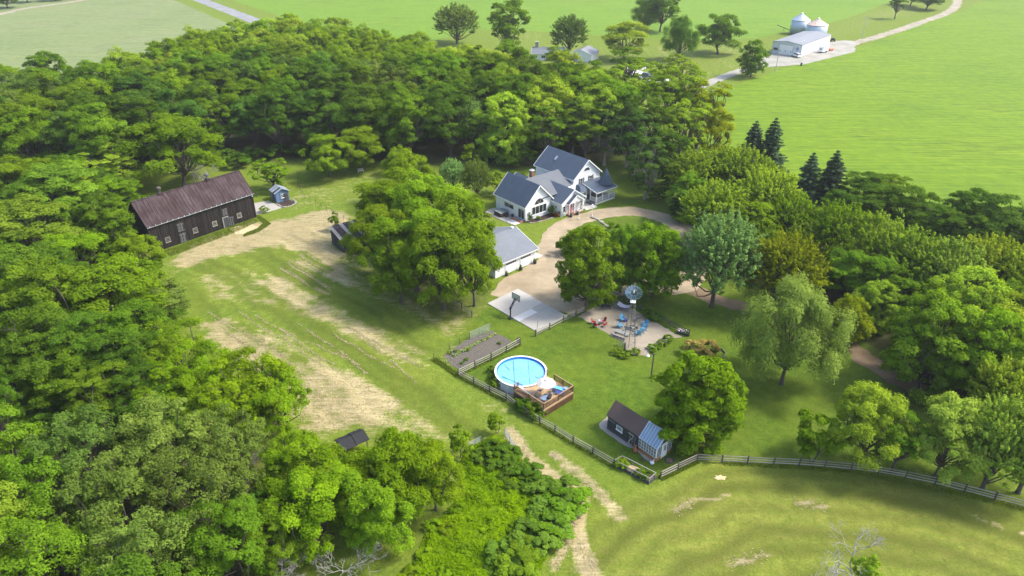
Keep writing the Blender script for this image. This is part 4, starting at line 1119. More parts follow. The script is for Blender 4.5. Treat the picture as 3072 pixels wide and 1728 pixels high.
grain_bin('grain_bin', 'taller galvanised grain bin with clean conical roof', (136.6, 354.5, 0), 4.25, 6.4, 9.4, M['galvanised'])
grain_bin('grain_bin', 'shorter galvanised grain bin with rust streaked conical roof', (140.8, 344.6, 0), 4.65, 5.8, 8.6, M['bin_roof_rust'])
au = thing('grain_auger', 'dark grain auger lying beside the taller bin', 'auger', ZM(600, 640), R_(150))
MB().tube([(0, 0, .6), (6.5, 0, 2.6)], .16, 8).build('tube', M['post_wood'], au)
for s in (-1, 1):
    MB().tube([(3, s * .6, .35), (3, s * .6, .36)], .35, 10).build('wheel', M['tyre'], au); MB().bar((3, s * .6, .35), (3.2, 0, 1.5), .06, .06).build('strut', M['post_wood'], au)
# neighbour's house: only roofs and a chimney show over the trees
nh = thing('neighbour_house', 'low grey roofed house with brick chimney half hidden by trees', 'house', V(1338, 152), R_(-6))
BX(0, 13, 0, 8, 0, 2.7).build('wall', M['white_paint'], nh)
gable_roof(nh, -.4, 13.4, -.5, 8.5, 2.75, 4.6, M['shingle_grey'], along='x')
c_ = BX(1.0, 2.3, 3.6, 4.6, 2.0, 6.4).build('chimney', M['stone'], nh); BX(.9, 2.4, 3.5, 4.7, 6.4, 6.6).build('cap', M['concrete_pale'], c_)
window(nh, 1.4, 0, .9, FRONT, 1.6, 1.2, 2, 1); window(nh, 4.6, 0, .9, FRONT, 1.6, 1.2, 2, 1); door(nh, 7, 0, .1, FRONT, .95, 2.1, M['charcoal'], panels=False)
ng = thing('neighbour_garage', 'white gabled garage with pale roof showing between the trees', 'garage', ZT(385, 470), R_(-25))
MB().prism_y([(0, 0), (9, 0), (9, 3.0), (4.5, 4.7), (0, 3.0)], 0, 9).build('wall', SD, ng)
gable_roof(ng, -.3, 9.3, -.3, 9.3, 2.95, 4.8, M['shed_roof'], .12)
o = BX(1.8, 6.8, -.06, 0, 0, 2.3).build('garage_door', M['white_trim'], ng)
for k in range(4): BX(1.9, 6.7, -.085, -.062, .08 + k * .55, .56 + k * .55).build('panel', M['white_paint'], o)

# ================================================================== THINGS IN THE YARD
# ---- basketball court ---------------------------------------------------
court = tag(thing('court', 'pale concrete basketball court of poured panels', 'court'), kind='structure')
c0, c1, c2, c3 = ZC(180, 490), ZC(900, 145), ZC(2115, 800), ZC(1370, 1180)
def cq(a0, a1, b0, b1):
    """sub-panel: a along the long side, b across"""
    def q(a, b): return c0.lerp(c3, a).lerp(c1.lerp(c2, a), b)
    return [q(a0, b0), q(a1, b0), q(a1, b1), q(a0, b1)]
def panel(poly, z1, mat):
    return MB().slab(poly, 0, z1).build('slab_panel', mat, court)
g_ = .0025
panel(cq(0, .30 - g_, 0, 1.02), .10, M['concrete_pale']); panel(cq(.30, .53 - g_, 0, 1.0), .10, M['concrete_pale'])
panel(cq(.53, .66 - g_, 0, .60), .106, M['concrete_bright']); panel(cq(.53, .66 - g_, .605, 1.0), .10, M['concrete'])
panel(cq(.66, 1, 0, .5 - g_), .10, M['concrete']); panel(cq(.66, 1, .5, 1.0), .10, M['concrete'])
hb = ZC(735, 850)
hoop = thing('basketball_hoop', 'black adjustable basketball hoop with clear backboard at the court edge', 'basketball hoop', (hb.x, hb.y, 0), math.atan2((c1 - c0).y, (c1 - c0).x))
BX(-.35, .25, -.3, .3, 0, .18).build('base', M['black_metal'], hoop)
BX(-.09, .09, -.09, .09, .18, 2.2).build('pole', M['black_metal'], hoop)
ar_ = MB(); ar_.bar((0, .1, 1.75), (1.15, .1, 3.25), .07, .09).bar((0, -.1, 1.75), (1.15, -.1, 3.25), .07, .09).bar((-.25, 0, 1.85), (1.0, 0, 3.45), .06, .08); ar_.build('lift_arm', M['black_metal'], hoop)
bb_ = MB(); bb_.box(1.18, 1.22, -.9, .9, 2.95, 3.02).box(1.18, 1.22, -.9, .9, 3.98, 4.05).box(1.18, 1.22, -.9, -.83, 3.02, 3.98).box(1.18, 1.22, .83, .9, 3.02, 3.98)
bk = bb_.build('backboard', M['black_metal'], hoop); BX(1.19, 1.21, -.83, .83, 3.02, 3.98).build('pane', M['concrete_bright'], bk)
MB().tube([(1.46 + .23 * math.cos(a), .23 * math.sin(a), 3.05) for a in np.linspace(0, 2 * math.pi, 15)], .02, 5).build('rim', M['orange'], hoop)
MB().bar((1.15, -.85, 3.95), (0, 0, 2.2), .04, .04).build('brace', M['black_metal'], hoop)
BX(-.16, -.12, -.03, .03, .9, 1.7).build('crank', M['steel_grey'], hoop)

# ---- pool -----------------------------------------------------------------
PC = Vector((1.25, 80.8, 0)); PR, PH_ = 3.56, 1.35
pool = thing('pool', 'round above ground pool under a pale blue bubble cover', 'pool', PC, 0)
np_ = 18
for k in range(np_):
    a0, a1 = 2 * math.pi * k / np_, 2 * math.pi * (k + 1) / np_; r0, r1 = PR - .06, PR - .02
    m = MB(); sub = 3
    for j in range(sub):
        b0, b1 = a0 + (a1 - a0) * j / sub, a0 + (a1 - a0) * (j + 1) / sub
        m.add([(r * math.cos(b), r * math.sin(b), z) for z in (0, PH_ - .03) for (r, b) in ((r0, b0), (r1, b0), (r1, b1), (r0, b1))], [(0, 3, 2, 1), (4, 5, 6, 7), (0, 1, 5, 4), (1, 2, 6, 5), (2, 3, 7, 6), (3, 0, 4, 7)])
    m.build('wall_panel', M['pool_wall'], pool)
    u = BX(PR - .03, PR + .08, -.07, .07, 0, PH_ - .02).build('upright', M['white_plastic'], pool); u.rotation_euler = (0, 0, a0)
tr = MB().lathe([(PR - .12, PH_ - .02), (PR + .14, PH_ - .02), (PR + .15, PH_ + .05), (PR - .12, PH_ + .06), (PR - .12, PH_ - .02)], 72); tr.f = [f for f in tr.f if len(f) == 4]; tr.build('top_rail', M['white_plastic'], pool)
lm = MB().lathe([(PR - .125, .95), (PR - .125, PH_ + .03), (PR - .13, PH_ + .03), (PR - .13, .95)], 72); lm.f = [f for f in lm.f if len(f) == 4]; lm.build('liner', M['water_blue'], pool)
MB().lathe([(PR - .135, .98), (PR - .135, 1.055), (0.0001, 1.055)], 72).build('water', M['water_blue'], pool)
# cover: a thin slightly rumpled sheet with folded edge and seams
cv = []; fc = []
nr, na = 16, 64
for i in range(nr + 1):
    for k in range(na):
        r = (PR - .24) * i / nr; a = 2 * math.pi * k / na
        x, y = r * math.cos(a), r * math.sin(a)
        cv.append((x, y, 1.115 + .018 * math.sin(x * 2.1 + .6 * y) + .014 * math.sin(y * 3.3 - x) + .01 * math.sin(x * 6 + y * 5)))
for i in range(nr):
    for k in range(na):
        fc.append((i * na + k, i * na + (k + 1) % na, (i + 1) * na + (k + 1) % na, (i + 1) * na + k))
m = MB(); m.add(cv, fc); co = m.build('cover', M['solar_cover'], pool, True)
for pts in ([(-1.05, 2.9), (-.85, -2.9)], [(1.05, 2.9), (1.2, -2.8)], [(-2.4, 2.0), (-1.6, .55)], [(-2.6, -1.0), (.3, -3.0)], [(1.9, -1.0), (2.6, -1.5)]):
    w = .03 if pts[0][0] > -2.5 else .11
    MB().bar((pts[0][0], pts[0][1], 1.145), (pts[1][0], pts[1][1], 1.145), w, .035).build('seam', M['water_blue'], co)
MB().lathe([(.02, 1.12), (.16, 1.11), (.14, 1.05)], 12, .25, 2.55).build('float', M['white_plastic'], co)

# ---- pool deck --------------------------------------------------------------
DC = Vector((4.08, 72.35, 0)); DA = R_(42.8); DL = 5.65
deck = thing('pool_deck', 'brown timber pool deck with baluster railings', 'deck', DC, DA)      # corner nearest the pasture; x to the right, y to the left
DZ = 1.28
def cut(y):     # where the pool eats into the deck, in deck coordinates
    c, s = math.cos(DA), math.sin(DA)
    d = PC - DC; px, py = d.x * c + d.y * s, -d.x * s + d.y * c
    return px, py
pcx, pcy = cut(0)
nbd = 40; wbd = DL / nbd
for i in range(nbd):
    y0 = i * wbd; ym = y0 + wbd / 2
    spans = [(0, DL)]
    dy = abs(ym - pcy)
    if dy < PR + .18:
        hx = math.sqrt((PR + .18) ** 2 - dy * dy)
        spans = [(0, min(DL, pcx - hx)), (max(0, pcx + hx), DL)]
    for xa, xb in spans:
        if xb - xa > .1: BX(xa, xb, y0, y0 + wbd - .012, DZ - .04, DZ).build('board', M['deck_wood'], deck)
def in_pool(x, y, pad=.12): return math.hypot(x - pcx, y - pcy) < PR + pad
sk = MB().box(.02, DL, -.02, .04, DZ - .28, DZ - .045); sk.box(-.02, .018, .0, DL, DZ - .28, DZ - .045)
sk.build('rim_board', M['deck_cap'], deck)
for i in range(28):
    x0 = .02 + i * DL / 28
    BX(x0, x0 + DL / 28 - .015, .02, .06, .02, DZ - .285).build('skirt_board', M['deck_skirt'], deck)
    BX(.02, .06, x0 + .05, x0 + DL / 28 + .035, .02, DZ - .285).build('skirt_board', M['deck_skirt'], deck)
posts = [(.06, .06), (DL / 2, .06), (DL, .06), (.06, DL / 2), (.06, DL), (DL, 1.9), (DL, 3.6)]
posts = [p for p in posts if not in_pool(*p, -.3)]
for x, y in posts: BX(x - .05, x + .05, y - .05, y + .05, .0 if in_pool(x, y, -9) else .02, DZ + 1.0).build('post', M['deck_rail'], deck)
def drail(a, b): railing(deck, a, b, DZ, 1.0, M['deck_rail'], 'rail', .135, M['deck_cap'], .04)
drail((.1, .06), (DL / 2 - .06, .06)); drail((DL / 2 + .06, .06), (DL - .05, .06)); drail((.06, .1), (.06, DL / 2 - .05)); drail((.06, DL / 2 + .05), (.06, DL - .06)); drail((DL, .12), (DL, 1.85)); drail((DL, 1.95), (DL, 3.55))
drail((.1, DL), (.75, DL))
for x, y in ((.8, DL), (DL, 5.0)):
    if not in_pool(x, y, -.2): BX(x - .05, x + .05, y - .05, y + .05, DZ - .5, DZ + 1.0).build('post', M['deck_rail'], deck)
st = MB()
for k in range(5): st.box(DL + .05 + .27 * k, DL + .34 + .27 * k, 2.1, 3.3, DZ - .25 * (k + 1) - .04, DZ - .25 * (k + 1))
st.build('stair_treads', M['deck_cap'], deck)
for y in (2.05, 3.35): MB().bar((DL + .05, y, DZ + .85), (DL + 1.5, y, .75), .07, .07).bar((DL + .05, y, DZ - .1), (DL + 1.45, y, .05), .05, .2).bar((DL + 1.45, y, .0), (DL + 1.45, y, .8), .07, .07).build('stair_rail', M['deck_rail'], deck)

def dl(x, y, z=DZ):
    c, s = math.cos(DA), math.sin(DA)
    return Vector((DC.x + x * c - y * s, DC.y + x * s + y * c, z + .004))
# parasol and table set
um = thing('parasol', 'cream scalloped parasol open over the pool deck', 'parasol', dl(2.45, 2.05))
MB().tube([(0, 0, 0), (0, 0, 2.45)], .025, 8).build('pole', M['white_plastic'], um)
MB().lathe([(.25, 0), (.25, .08), (.05, .12)], 14).build('base', M['charcoal'], um)
for k in range(8):
    a0, a1 = 2 * math.pi * k / 8, 2 * math.pi * (k + 1) / 8; am = (a0 + a1) / 2
    rr, zr = 1.32, 1.98
    pts = [(0, 0, 2.47), (.7 * math.cos(a0), .7 * math.sin(a0), 2.30), (.7 * math.cos(am), .7 * math.sin(am), 2.27), (.7 * math.cos(a1), .7 * math.sin(a1), 2.30),
           (rr * math.cos(a0), rr * math.sin(a0), zr), (rr * .93 * math.cos(am), rr * .93 * math.sin(am), zr - .03), (rr * math.cos(a1), rr * math.sin(a1), zr)]
    pts += [(p[0], p[1], p[2] - .012) for p in pts]
    m = MB().add(pts, [(0, 1, 2), (0, 2, 3), (1, 4, 5, 2), (2, 5, 6, 3), (7, 9, 8), (7, 10, 9), (8, 9, 12, 11), (9, 10, 13, 12), (4, 11, 12, 5), (5, 12, 13, 6)])
    m.build('canopy_panel', M['cream_canvas'], um)
MB().lathe([(.22, 2.50), (.12, 2.56), (.02, 2.62)], 8).build('finial', M['cream_canvas'], um)
def octagon_table(name, label, loc, r, h, top, legm):
    t = thing(name, label, 'table', loc, .4)
    MB().lathe([(r, h - .03), (r, h), (.05, h + .004)], 8).build('top', top, t)
    for k in range(4):
        a = math.pi / 4 + k * math.pi / 2
        MB().tube([(r * .6 * math.cos(a), r * .6 * math.sin(a), h - .03), (r * .8 * math.cos(a), r * .8 * math.sin(a), 0)], .02, 6).build('leg', legm, t)
    return t
octagon_table('patio_table', 'octagonal glass patio table in the deck corner', dl(1.35, 1.05), .62, .72, M['greenhouse_glass'], M['charcoal'])
bx_ = thing('grill_cart', 'black lidded grill cart beside the octagonal table', 'grill', dl(1.75, .75), DA + .5)
MB().prism_x([(-.22, .55), (.22, .55), (.22, .8), (.1, .98), (-.1, .98), (-.22, .8)], -.4, .4).build('hood', M['black_metal'], bx_)
BX(-.75, -.41, -.2, .2, .72, .76).build('shelf', M['charcoal'], bx_); BX(.41, .75, -.2, .2, .72, .76).build('shelf', M['charcoal'], bx_)
for x in (-.36, .36):
    for y in (-.18, .18): BX(x - .02, x + .02, y - .02, y + .02, 0, .549).build('leg', M['black_metal'], bx_)
def sling_chair(name, label, loc, rz, mat, group=None, leg=None):
    t = thing(name, label, 'chair', loc, rz, group)
    leg = leg or M['black_metal']
    MB().quadslab([(-.26, -.25, .42), (.26, -.25, .42), (.26, .25, .39), (-.26, .25, .39)], .03).build('seat', mat, t)
    MB().quadslab([(-.26, .25, .40), (.26, .25, .40), (.26, .42, .95), (-.26, .42, .95)], .03).build('backrest', mat, t)
    for s in (-1, 1):
        MB().tube([(s * .29, -.3, .01), (s * .29, -.27, .62), (s * .29, .3, .64), (s * .29, .38, .01)], .017, 5).build('leg', leg, t)
        MB().bar((s * .29, -.28, .63), (s * .29, .3, .65), .05, .03).build('armrest', leg, t)
    return t
for (x, y, rz, nm) in ((1.0, 2.25, 1.9, 'grey sling chair on the deck by the pasture side railing'), (2.2, 2.9, 3.4, 'grey sling chair half under the parasol, pool side'), (3.05, 1.35, -1.3, 'grey sling chair between the parasol and the loungers')):
    sling_chair('patio_chair', nm, dl(x, y), DA + rz, M['grey_plastic'], 'patio chairs on the deck')
def lounger(name, label, loc, rz, mat, pad):
    t = thing(name, label, 'lounger', loc, rz)
    m = MB().quadslab([(-.3, -.95, .3), (.3, -.95, .3), (.3, .35, .3), (-.3, .35, .3)], .06); m.build('seat', pad, t)
    MB().quadslab([(-.3, .36, .3), (.3, .36, .3), (.3, .95, .68), (-.3, .95, .68)], .06).build('backrest', pad, t)
    for x in (-.28, .28):
        for y in (-.85, .3): BX(x - .02, x + .02, y - .02, y + .02, 0, .24).build('leg', mat, t)
        MB().tube([(x * 1.08, -.95, .27), (x * 1.08, .36, .27), (x * 1.08, .95, .64)], .02, 6).build('side_rail', mat, t)
    return t
lounger('lounger', 'bright blue padded lounger by the far deck railing', dl(4.55, 1.75), DA + R_(20), M['white_plastic'], M['lounge_blue'])
lounger('lounger', 'navy and white lounger between the parasol and the blue one', dl(3.85, 1.15), DA + R_(20), M['white_plastic'], M['lounge_navy'])
lounger('lounger', 'grey sling lounger against the pool side railing', dl(.75, 4.2), DA + R_(5), M['steel_grey'], M['grey_plastic'])
st_ = thing('side_table', 'small round grey side table in the far deck corner', 'table', dl(5.1, .85))
MB().lathe([(.33, .46), (.33, .49), (.02, .495)], 16).build('top', M['galvanised'], st_)
for k in range(3):
    a = k * 2.1; MB().tube([(.2 * math.cos(a), .2 * math.sin(a), .46), (.28 * math.cos(a), .28 * math.sin(a), 0)], .015, 5).build('leg', M['steel_grey'], st_)

# ---- fences -------------------------------------------------------------------
PM = MB().box(-.075, .075, -.075, .075, 0, 1.22).mesh('post'); PM.materials.append(M['post_wood'])
RM = MB(); RM.bar((0, 0, 0), (1, 0, 0), .05, .115); RM = RM.mesh('rail'); RM.materials.append(M['rail_wood'])
RMD = RM.copy(); RMD.materials.clear(); RMD.materials.append(M['dark_wood'])
frnd = random.Random(8)
def fence(name, label, pts, heights=(.32, .68, 1.04), closed=False, spacing=None, cat='fence', rail=None, post_h=1.0, group=None):
    t = thing(name, label, cat, (pts[0].x, pts[0].y, 0), 0, group)
    P = [Vector((p.x - pts[0].x, p.y - pts[0].y, 0)) for p in pts]
    if spacing:
        Q = []
        for a, b in zip(P, P[1:]):
            n = max(1, round((b - a).length / spacing)); Q += [a.lerp(b, i / n) for i in range(n)]
        P = Q + [P[-1]]
    for p in P:
        o = link_mesh('post', PM, None, t); o.location = (p.x, p.y, 0)
        o.rotation_euler = (frnd.uniform(-.03, .03), frnd.uniform(-.03, .03), frnd.uniform(0, 1)); o.scale = (1, 1, post_h * frnd.uniform(.95, 1.06))
    for a, b in zip(P, P[1:]):
        d = b - a; ang = math.atan2(d.y, d.x)
        for h in heights:
            o = link_mesh('rail', rail or RM, None, t)
            o.location = (a.x, a.y, h + frnd.uniform(-.03, .03)); o.scale = (d.length, 1, 1); o.rotation_euler = (0, frnd.uniform(-.012, .012), ang)
    return t
fence('rail_fence', 'grey three rail fence between the vegetable garden and the pool', [ZG(572, 1010), ZG(878, 862), ZG(1168, 722), ZG(1440, 578), ZG(1690, 440)])
fence('rail_fence', 'grey rail fence along the pasture past the pool and deck', [ZG(572, 1010), ZG(857, 1160), ZG(1140, 1312), ZG(1440, 1460), ZS(160, 510), ZS(310, 590), ZS(488, 685), ZS(702, 820), ZS(930, 945), ZS(1175, 1090)])
fence('rail_fence', 'grey rail fence curving round the top of the lower pasture', [ZS(1720, 1235), ZS(1922, 1135), ZS(2150, 1028), ZR(398, 212), ZR(582, 220), ZR(768, 228), ZR(952, 236), ZR(1137, 250), ZR(1327, 268), ZR(1523, 292), ZR(1720, 326), ZR(1930, 370), ZR(2145, 425), ZR(2360, 482), ZR(2590, 545), ZR(2800, 610)])
fence('rail_fence', 'grey rail fence along the lower edge of the basketball court', [ZC(1345, 1280), ZC(1680, 1115), ZC(2010, 940), ZC(2315, 795), ZC(2530, 700)])
fence('rail_fence', 'dark rail fence behind the fire pit and hammock', [ZF(900, 330), ZF(1090, 420), ZF(1290, 520), ZF(1500, 625), ZF(1700, 735), ZF(1960, 870)], rail=RMD)
stake = thing('marker_pole', 'tall thin leaning stake at the court fence corner', 'pole', ZC(1365, 1200)); MB().tube([(0, 0, 0), (.18, 0, 2.1)], .03, 6).build('shaft', M['post_wood'], stake); MB().lathe([(.05, 0), (.05, .08), (.01, .1)], 6, .18, 0, 2.1).build('cap', M['post_wood'], stake)
fence('rail_fence', 'short grey rail fence by the walnut trunks', [V(1135, 765), V(1162, 778), V(1187, 798)], (.4, .8))
# slim wire fences
def wire_fence(label, pts, spacing=2.6, h=1.15):
    t = thing('wire_fence', label, 'fence', (pts[0].x, pts[0].y, 0))
    P = [Vector((p.x - pts[0].x, p.y - pts[0].y, 0)) for p in pts]; Q = []
    for a, b in zip(P, P[1:]):
        n = max(1, round((b - a).length / spacing)); Q += [a.lerp(b, i / n) for i in range(n)]
    Q.append(P[-1])
    pm = MB().tube([(0, 0, 0), (0, 0, h)], .04, 5).mesh('post'); pm.materials.append(M['post_wood'])
    for q in Q: o = link_mesh('post', pm, None, t); o.location = q
    for hh in (.3, .6, .9, h - .08):
        MB().tube([(q.x, q.y, hh) for q in Q], .005, 3).build('wire', M['post_wood'], t)
    return t
wire_fence('thin wire fence on dark posts between the barn meadow and the lawn', [V(1010, 618), V(940, 590), V(880, 563), V(822, 530), V(768, 500), V(750, 470), V(748, 440)])
wire_fence('thin wire fence round the far end of the vegetable garden', [ZG(572, 1010), ZG(130, 710), ZG(410, 530), ZG(780, 350)])
def tube_gate(label, a, b, h=1.2, bars=6, tilt=0.0, leaf=M['steel_grey']):
    t = thing('tube_gate', label, 'gate', (a.x, a.y, 0), math.atan2((b - a).y, (b - a).x)); L = (b - a).length
    t.rotation_euler[0] = tilt
    for k in range(bars):
        z = .12 + (h - .12) * k / (bars - 1)
        MB().tube([(0, 0, z), (L, 0, z)], .026, 6).build('bar', leaf, t)
    for x in (0, L * .5, L): MB().tube([(x, -.03, .05), (x, -.03, h + .03)], .03, 6).build('upright', leaf, t)
    return t
tube_gate('green steel tube gate at the top of the vegetable garden', ZG(785, 345), ZG(1145, 192), 1.3, 6)
tube_gate('grey steel tube gate at the worn track beside the tall weeds', ZW(1322, 440), ZW(1395, 565), 1.2, 6)
tube_gate('low grey steel gate panel at the edge of the thicket', ZW(1068, 535), ZW(1150, 490), .9, 5)
# corner bin at garden fence
cb = thing('compost_bin', 'black compost bin at the garden fence end', 'bin', ZG(1660, 420)); MB().lathe([(.34, 0), (.3, .75), (.33, .77), (.3, .85), (.04, .92)], 12).build('body', M['black_metal'], cb); MB().lathe([(.06, 0), (.06, .05)], 8, 0, 0, .92).build('knob', M['black_metal'], cb)

# ---- raised bed with wire-and-pole frame by the fence corner --------------------
rbq = [ZS(1180, 1085), ZS(1590, 1300), ZS(1660, 1235), ZS(1270, 1035)]
rbt = thing('raised_bed', 'long raised planting bed with pale pole frame at the fence corner', 'planter', (rbq[0].x, rbq[0].y, 0))
loc_ = [q - rbq[0] for q in rbq]
MB().slab([(q.x, q.y) for q in loc_], .0, .35).build('soil', M['soil'], rbt)
for a, b in zip(loc_, loc_[1:] + loc_[:1]):
    MB().bar(a + Vector((0, 0, .95)), b + Vector((0, 0, .95)), .06, .06).build('top_pole', M['rail_wood'], rbt)
    MB().bar(a + Vector((0, 0, .2)), b + Vector((0, 0, .2)), .05, .42).build('side_board', M['dark_wood'], rbt)
    n = max(1, round((b - a).length / 1.3))
    for i in range(n): 
        p = a.lerp(b, i / n); BX(p.x - .035, p.x + .035, p.y - .035, p.y + .035, 0, 1.0).build('stake', M['rail_wood'], rbt)
lb = thing('loose_boards', 'tan boards laid across the raised bed', 'boards', ZS(1340, 1120)); 
for k in range(3): MB().bar((0, .2 * k, .39 + .004 * k), (1.5, .2 * k - .9, .39 + .004 * k), .14, .05).build('board', M['straw_tan'], lb)

# ---- lamps, poles -----------------------------------------------------------------
def yard_lamp(label, p):
    t = thing('lamp_post', label, 'lamp post', p, .3, 'globe lamp posts by the drive')
    MB().lathe([(.16, 0), (.1, .25), (.05, .4), (.045, 2.0)], 10).build('post', M['white_trim'], t)
    MB().lathe([(.28, 0), (.28, .1), (.2, .14)], 10).build('foot', M['concrete_pale'], t)
    for k in range(5):
        a = 2 * math.pi * k / 4
        x, y, z = (.34 * math.cos(a), .34 * math.sin(a), 2.0) if k < 4 else (0, 0, 2.35)
        if k < 4: MB().tube([(0, 0, 1.85), (x, y, 1.88)], .02, 5).build('arm', M['white_trim'], t)
        else: MB().tube([(0, 0, 1.99), (0, 0, 2.3)], .02, 5).build('arm', M['white_trim'], t)
        MB().lathe([(.02, -.14), (.1, -.1), (.145, 0), (.1, .1), (.02, .145)], 10, x, y, z + .1).build('globe', M['lamp_globe'], t, True)
yard_lamp('white cluster globe lamp post opposite the red front door', ZH(1527, 1250)); yard_lamp('white cluster globe lamp post opposite the porch steps', ZH(1718, 1192))
up = thing('yard_light_pole', 'dark wooden pole with a white yard light near the bright bushy tree', 'light pole', ZF(1440, 1440), 0)
MB().tube([(0, 0, 0), (0, 0, 4.1)], [.11, .08], 8).build('pole', M['post_wood'], up)
MB().bar((0, 0, 3.6), (-.7, 0, 3.75), .05, .05).build('arm', M['steel_grey'], up); MB().lathe([(.04, .2), (.2, .08), (.22, -.05), (.12, -.18)], 10, -.75, 0, 3.7).build('lamp_head', M['lamp_globe'], up)
MB().bar((-.35, 0, 4.0), (.3, 0, 4.0), .07, .07).build('crossarm', M['post_wood'], up)
fp = thing('utility_pole', 'slim grey pole standing in front of the machine shed', 'pole', ZT(1973, 556)); MB().tube([(0, 0, 0), (0, 0, 8.2)], [.15, .10], 8).build('pole', M['galvanised'], fp); MB().lathe([(.25, 0), (.25, .3), (.16, .4)], 8).build('foot', M['concrete_pale'], fp)
fp2 = thing('utility_pole', 'pale slender mast rising among the dark trees of the wood', 'pole', V(868, 360)); MB().tube([(0, 0, 0), (0, 0, 12.5)], [.16, .11], 8).build('pole', M['dead_branch'], fp2); MB().bar((-.7, 0, 11.8), (.7, 0, 11.8), .1, .1).build('crossarm', M['dead_branch'], fp2)
fp3 = thing('utility_pole', 'slim grey pole beyond the grain bins beside the track', 'pole', V(2168, 95)); MB().tube([(0, 0, 0), (0, 0, 9.5)], [.14, .10], 8).build('pole', M['galvanised'], fp3); MB().bar((-.8, 0, 9.0), (.8, 0, 9.0), .1, .1).build('crossarm', M['galvanised'], fp3)

M['blade_steel'] = plain('blade_steel', (0.20, 0.29, 0.38), 0.45, 0.3, var=0.15, objvar=0.25)
M['tower_steel'] = plain('tower_steel', (0.17, 0.165, 0.155), 0.6, 0.2, var=0.25)
# ---- windmill ------------------------------------------------------------------------
WB = (ZF(1075, 1060) + ZF(1215, 1075)) / 2 + Vector((-.05, .75, 0))
wm_ = thing('windmill', 'steel water pumping windmill with blue grey wheel on a lattice tower', 'windmill', WB, R_(35))
HB, HT, TZ = .95, .2, 8.7
def leg_at(sx, sy, z): k = HB + (HT - HB) * z / TZ; return Vector((sx * k, sy * k, z))
cs = ((-1, -1), (1, -1), (1, 1), (-1, 1))
for sx, sy in cs: MB().tube([leg_at(sx, sy, 0), leg_at(sx, sy, TZ)], .032, 5).build('tower_leg', M['tower_steel'], wm_)
for z in (1.6, 3.6, 5.2, 6.6, 7.8):
    for a, b in zip(cs, cs[1:] + cs[:1]): MB().tube([leg_at(*a, z), leg_at(*b, z)], .02, 5).build('girt', M['tower_steel'], wm_)
for z0, z1 in ((0.1, 1.6), (1.6, 3.6), (3.6, 5.2), (5.2, 6.6)):
    for a, b in zip(cs, cs[1:] + cs[:1]): MB().tube([leg_at(*a, z0), leg_at(*b, z1)], .009, 4).build('brace', M['tower_steel'], wm_)
BX(-.38, .38, -.38, .38, 8.0, 8.06).build('platform', M['white_paint'], wm_)
MB().tube([(0, 0, 0), (0, 0, 9.5)], .04, 6).build('pump_rod', M['post_wood'], wm_)
hubz = 9.75
MB().tube([(0, -.5, hubz), (0, .35, hubz)], .1, 10).build('gear_box', M['galvanised'], wm_)
whl = MB(); 
for r in (.55, 1.1): whl.tube([(r * math.cos(a), -.45, hubz + r * math.sin(a)) for a in np.linspace(0, 2 * math.pi, 33)], .015, 4)
for k in range(6):
    a = k * math.pi / 3; whl.tube([(0, -.45, hubz), (1.12 * math.cos(a), -.45, hubz + 1.12 * math.sin(a))], .018, 4)
wheel = whl.build('wheel', M['galvanised'], wm_)
bl = MB().add([(-.06, 0, .42), (.06, .05, .42), (.115, .10, 1.24), (-.115, -.02, 1.24), (-.06, .012, .42), (.06, .062, .42), (.115, .112, 1.24), (-.115, -.008, 1.24)], [(0, 1, 2, 3), (7, 6, 5, 4), (0, 4, 5, 1), (1, 5, 6, 2), (2, 6, 7, 3), (3, 7, 4, 0)]).mesh('blade'); bl.materials.append(M['blade_steel'])
for k in range(18):
    o = link_mesh('blade', bl, None, wheel); o.location = (0, -.45, hubz); o.rotation_euler = (0, 2 * math.pi * k / 18, 0)
MB().tube([(0, .3, hubz), (0, 1.7, hubz + .05)], .025, 5).build('tail_boom', M['galvanised'], wm_)
MB().add([(-.01, 1.2, hubz + .02), (-.01, 2.0, hubz - .35), (-.01, 2.0, hubz + .45), (.01, 1.2, hubz + .02), (.01, 2.0, hubz - .35), (.01, 2.0, hubz + .45)], [(0, 1, 2), (5, 4, 3), (0, 3, 4, 1), (1, 4, 5, 2), (2, 5, 3, 0)]).build('tail_vane', M['galvanised'], wm_)
wm_.rotation_euler[2] = R_(-12)
# pump stump and old wheel leaning at the tower foot
ps = thing('pump_stump', 'dark wooden pump post at the windmill foot', 'post', ZF(1075, 1062)); MB().tube([(0, 0, 0), (0, 0, 1.4)], [.16, .12], 8).build('post', M['post_wood'], ps); MB().bar((0, 0, 1.2), (-.5, 0, 1.45), .05, .05).build('handle', M['steel_grey'], ps)
ow = thing('wagon_wheel', 'old grey wagon wheel leaning by the picnic benches', 'wheel', ZF(1010, 1000), R_(-30))
MB().tube([(.55 * math.cos(a), 0, .56 + .55 * math.sin(a)) for a in np.linspace(0, 2 * math.pi, 25)], .035, 5).build('rim', M['grey_timber'], ow)
for k in range(8): MB().tube([(0, 0, .56), (.54 * math.cos(k * math.pi / 4), 0, .56 + .54 * math.sin(k * math.pi / 4))], .018, 4).build('spoke', M['grey_timber'], ow)
MB().tube([(0, -.08, .56), (0, .08, .56)], .08, 8).build('hub', M['grey_timber'], ow)

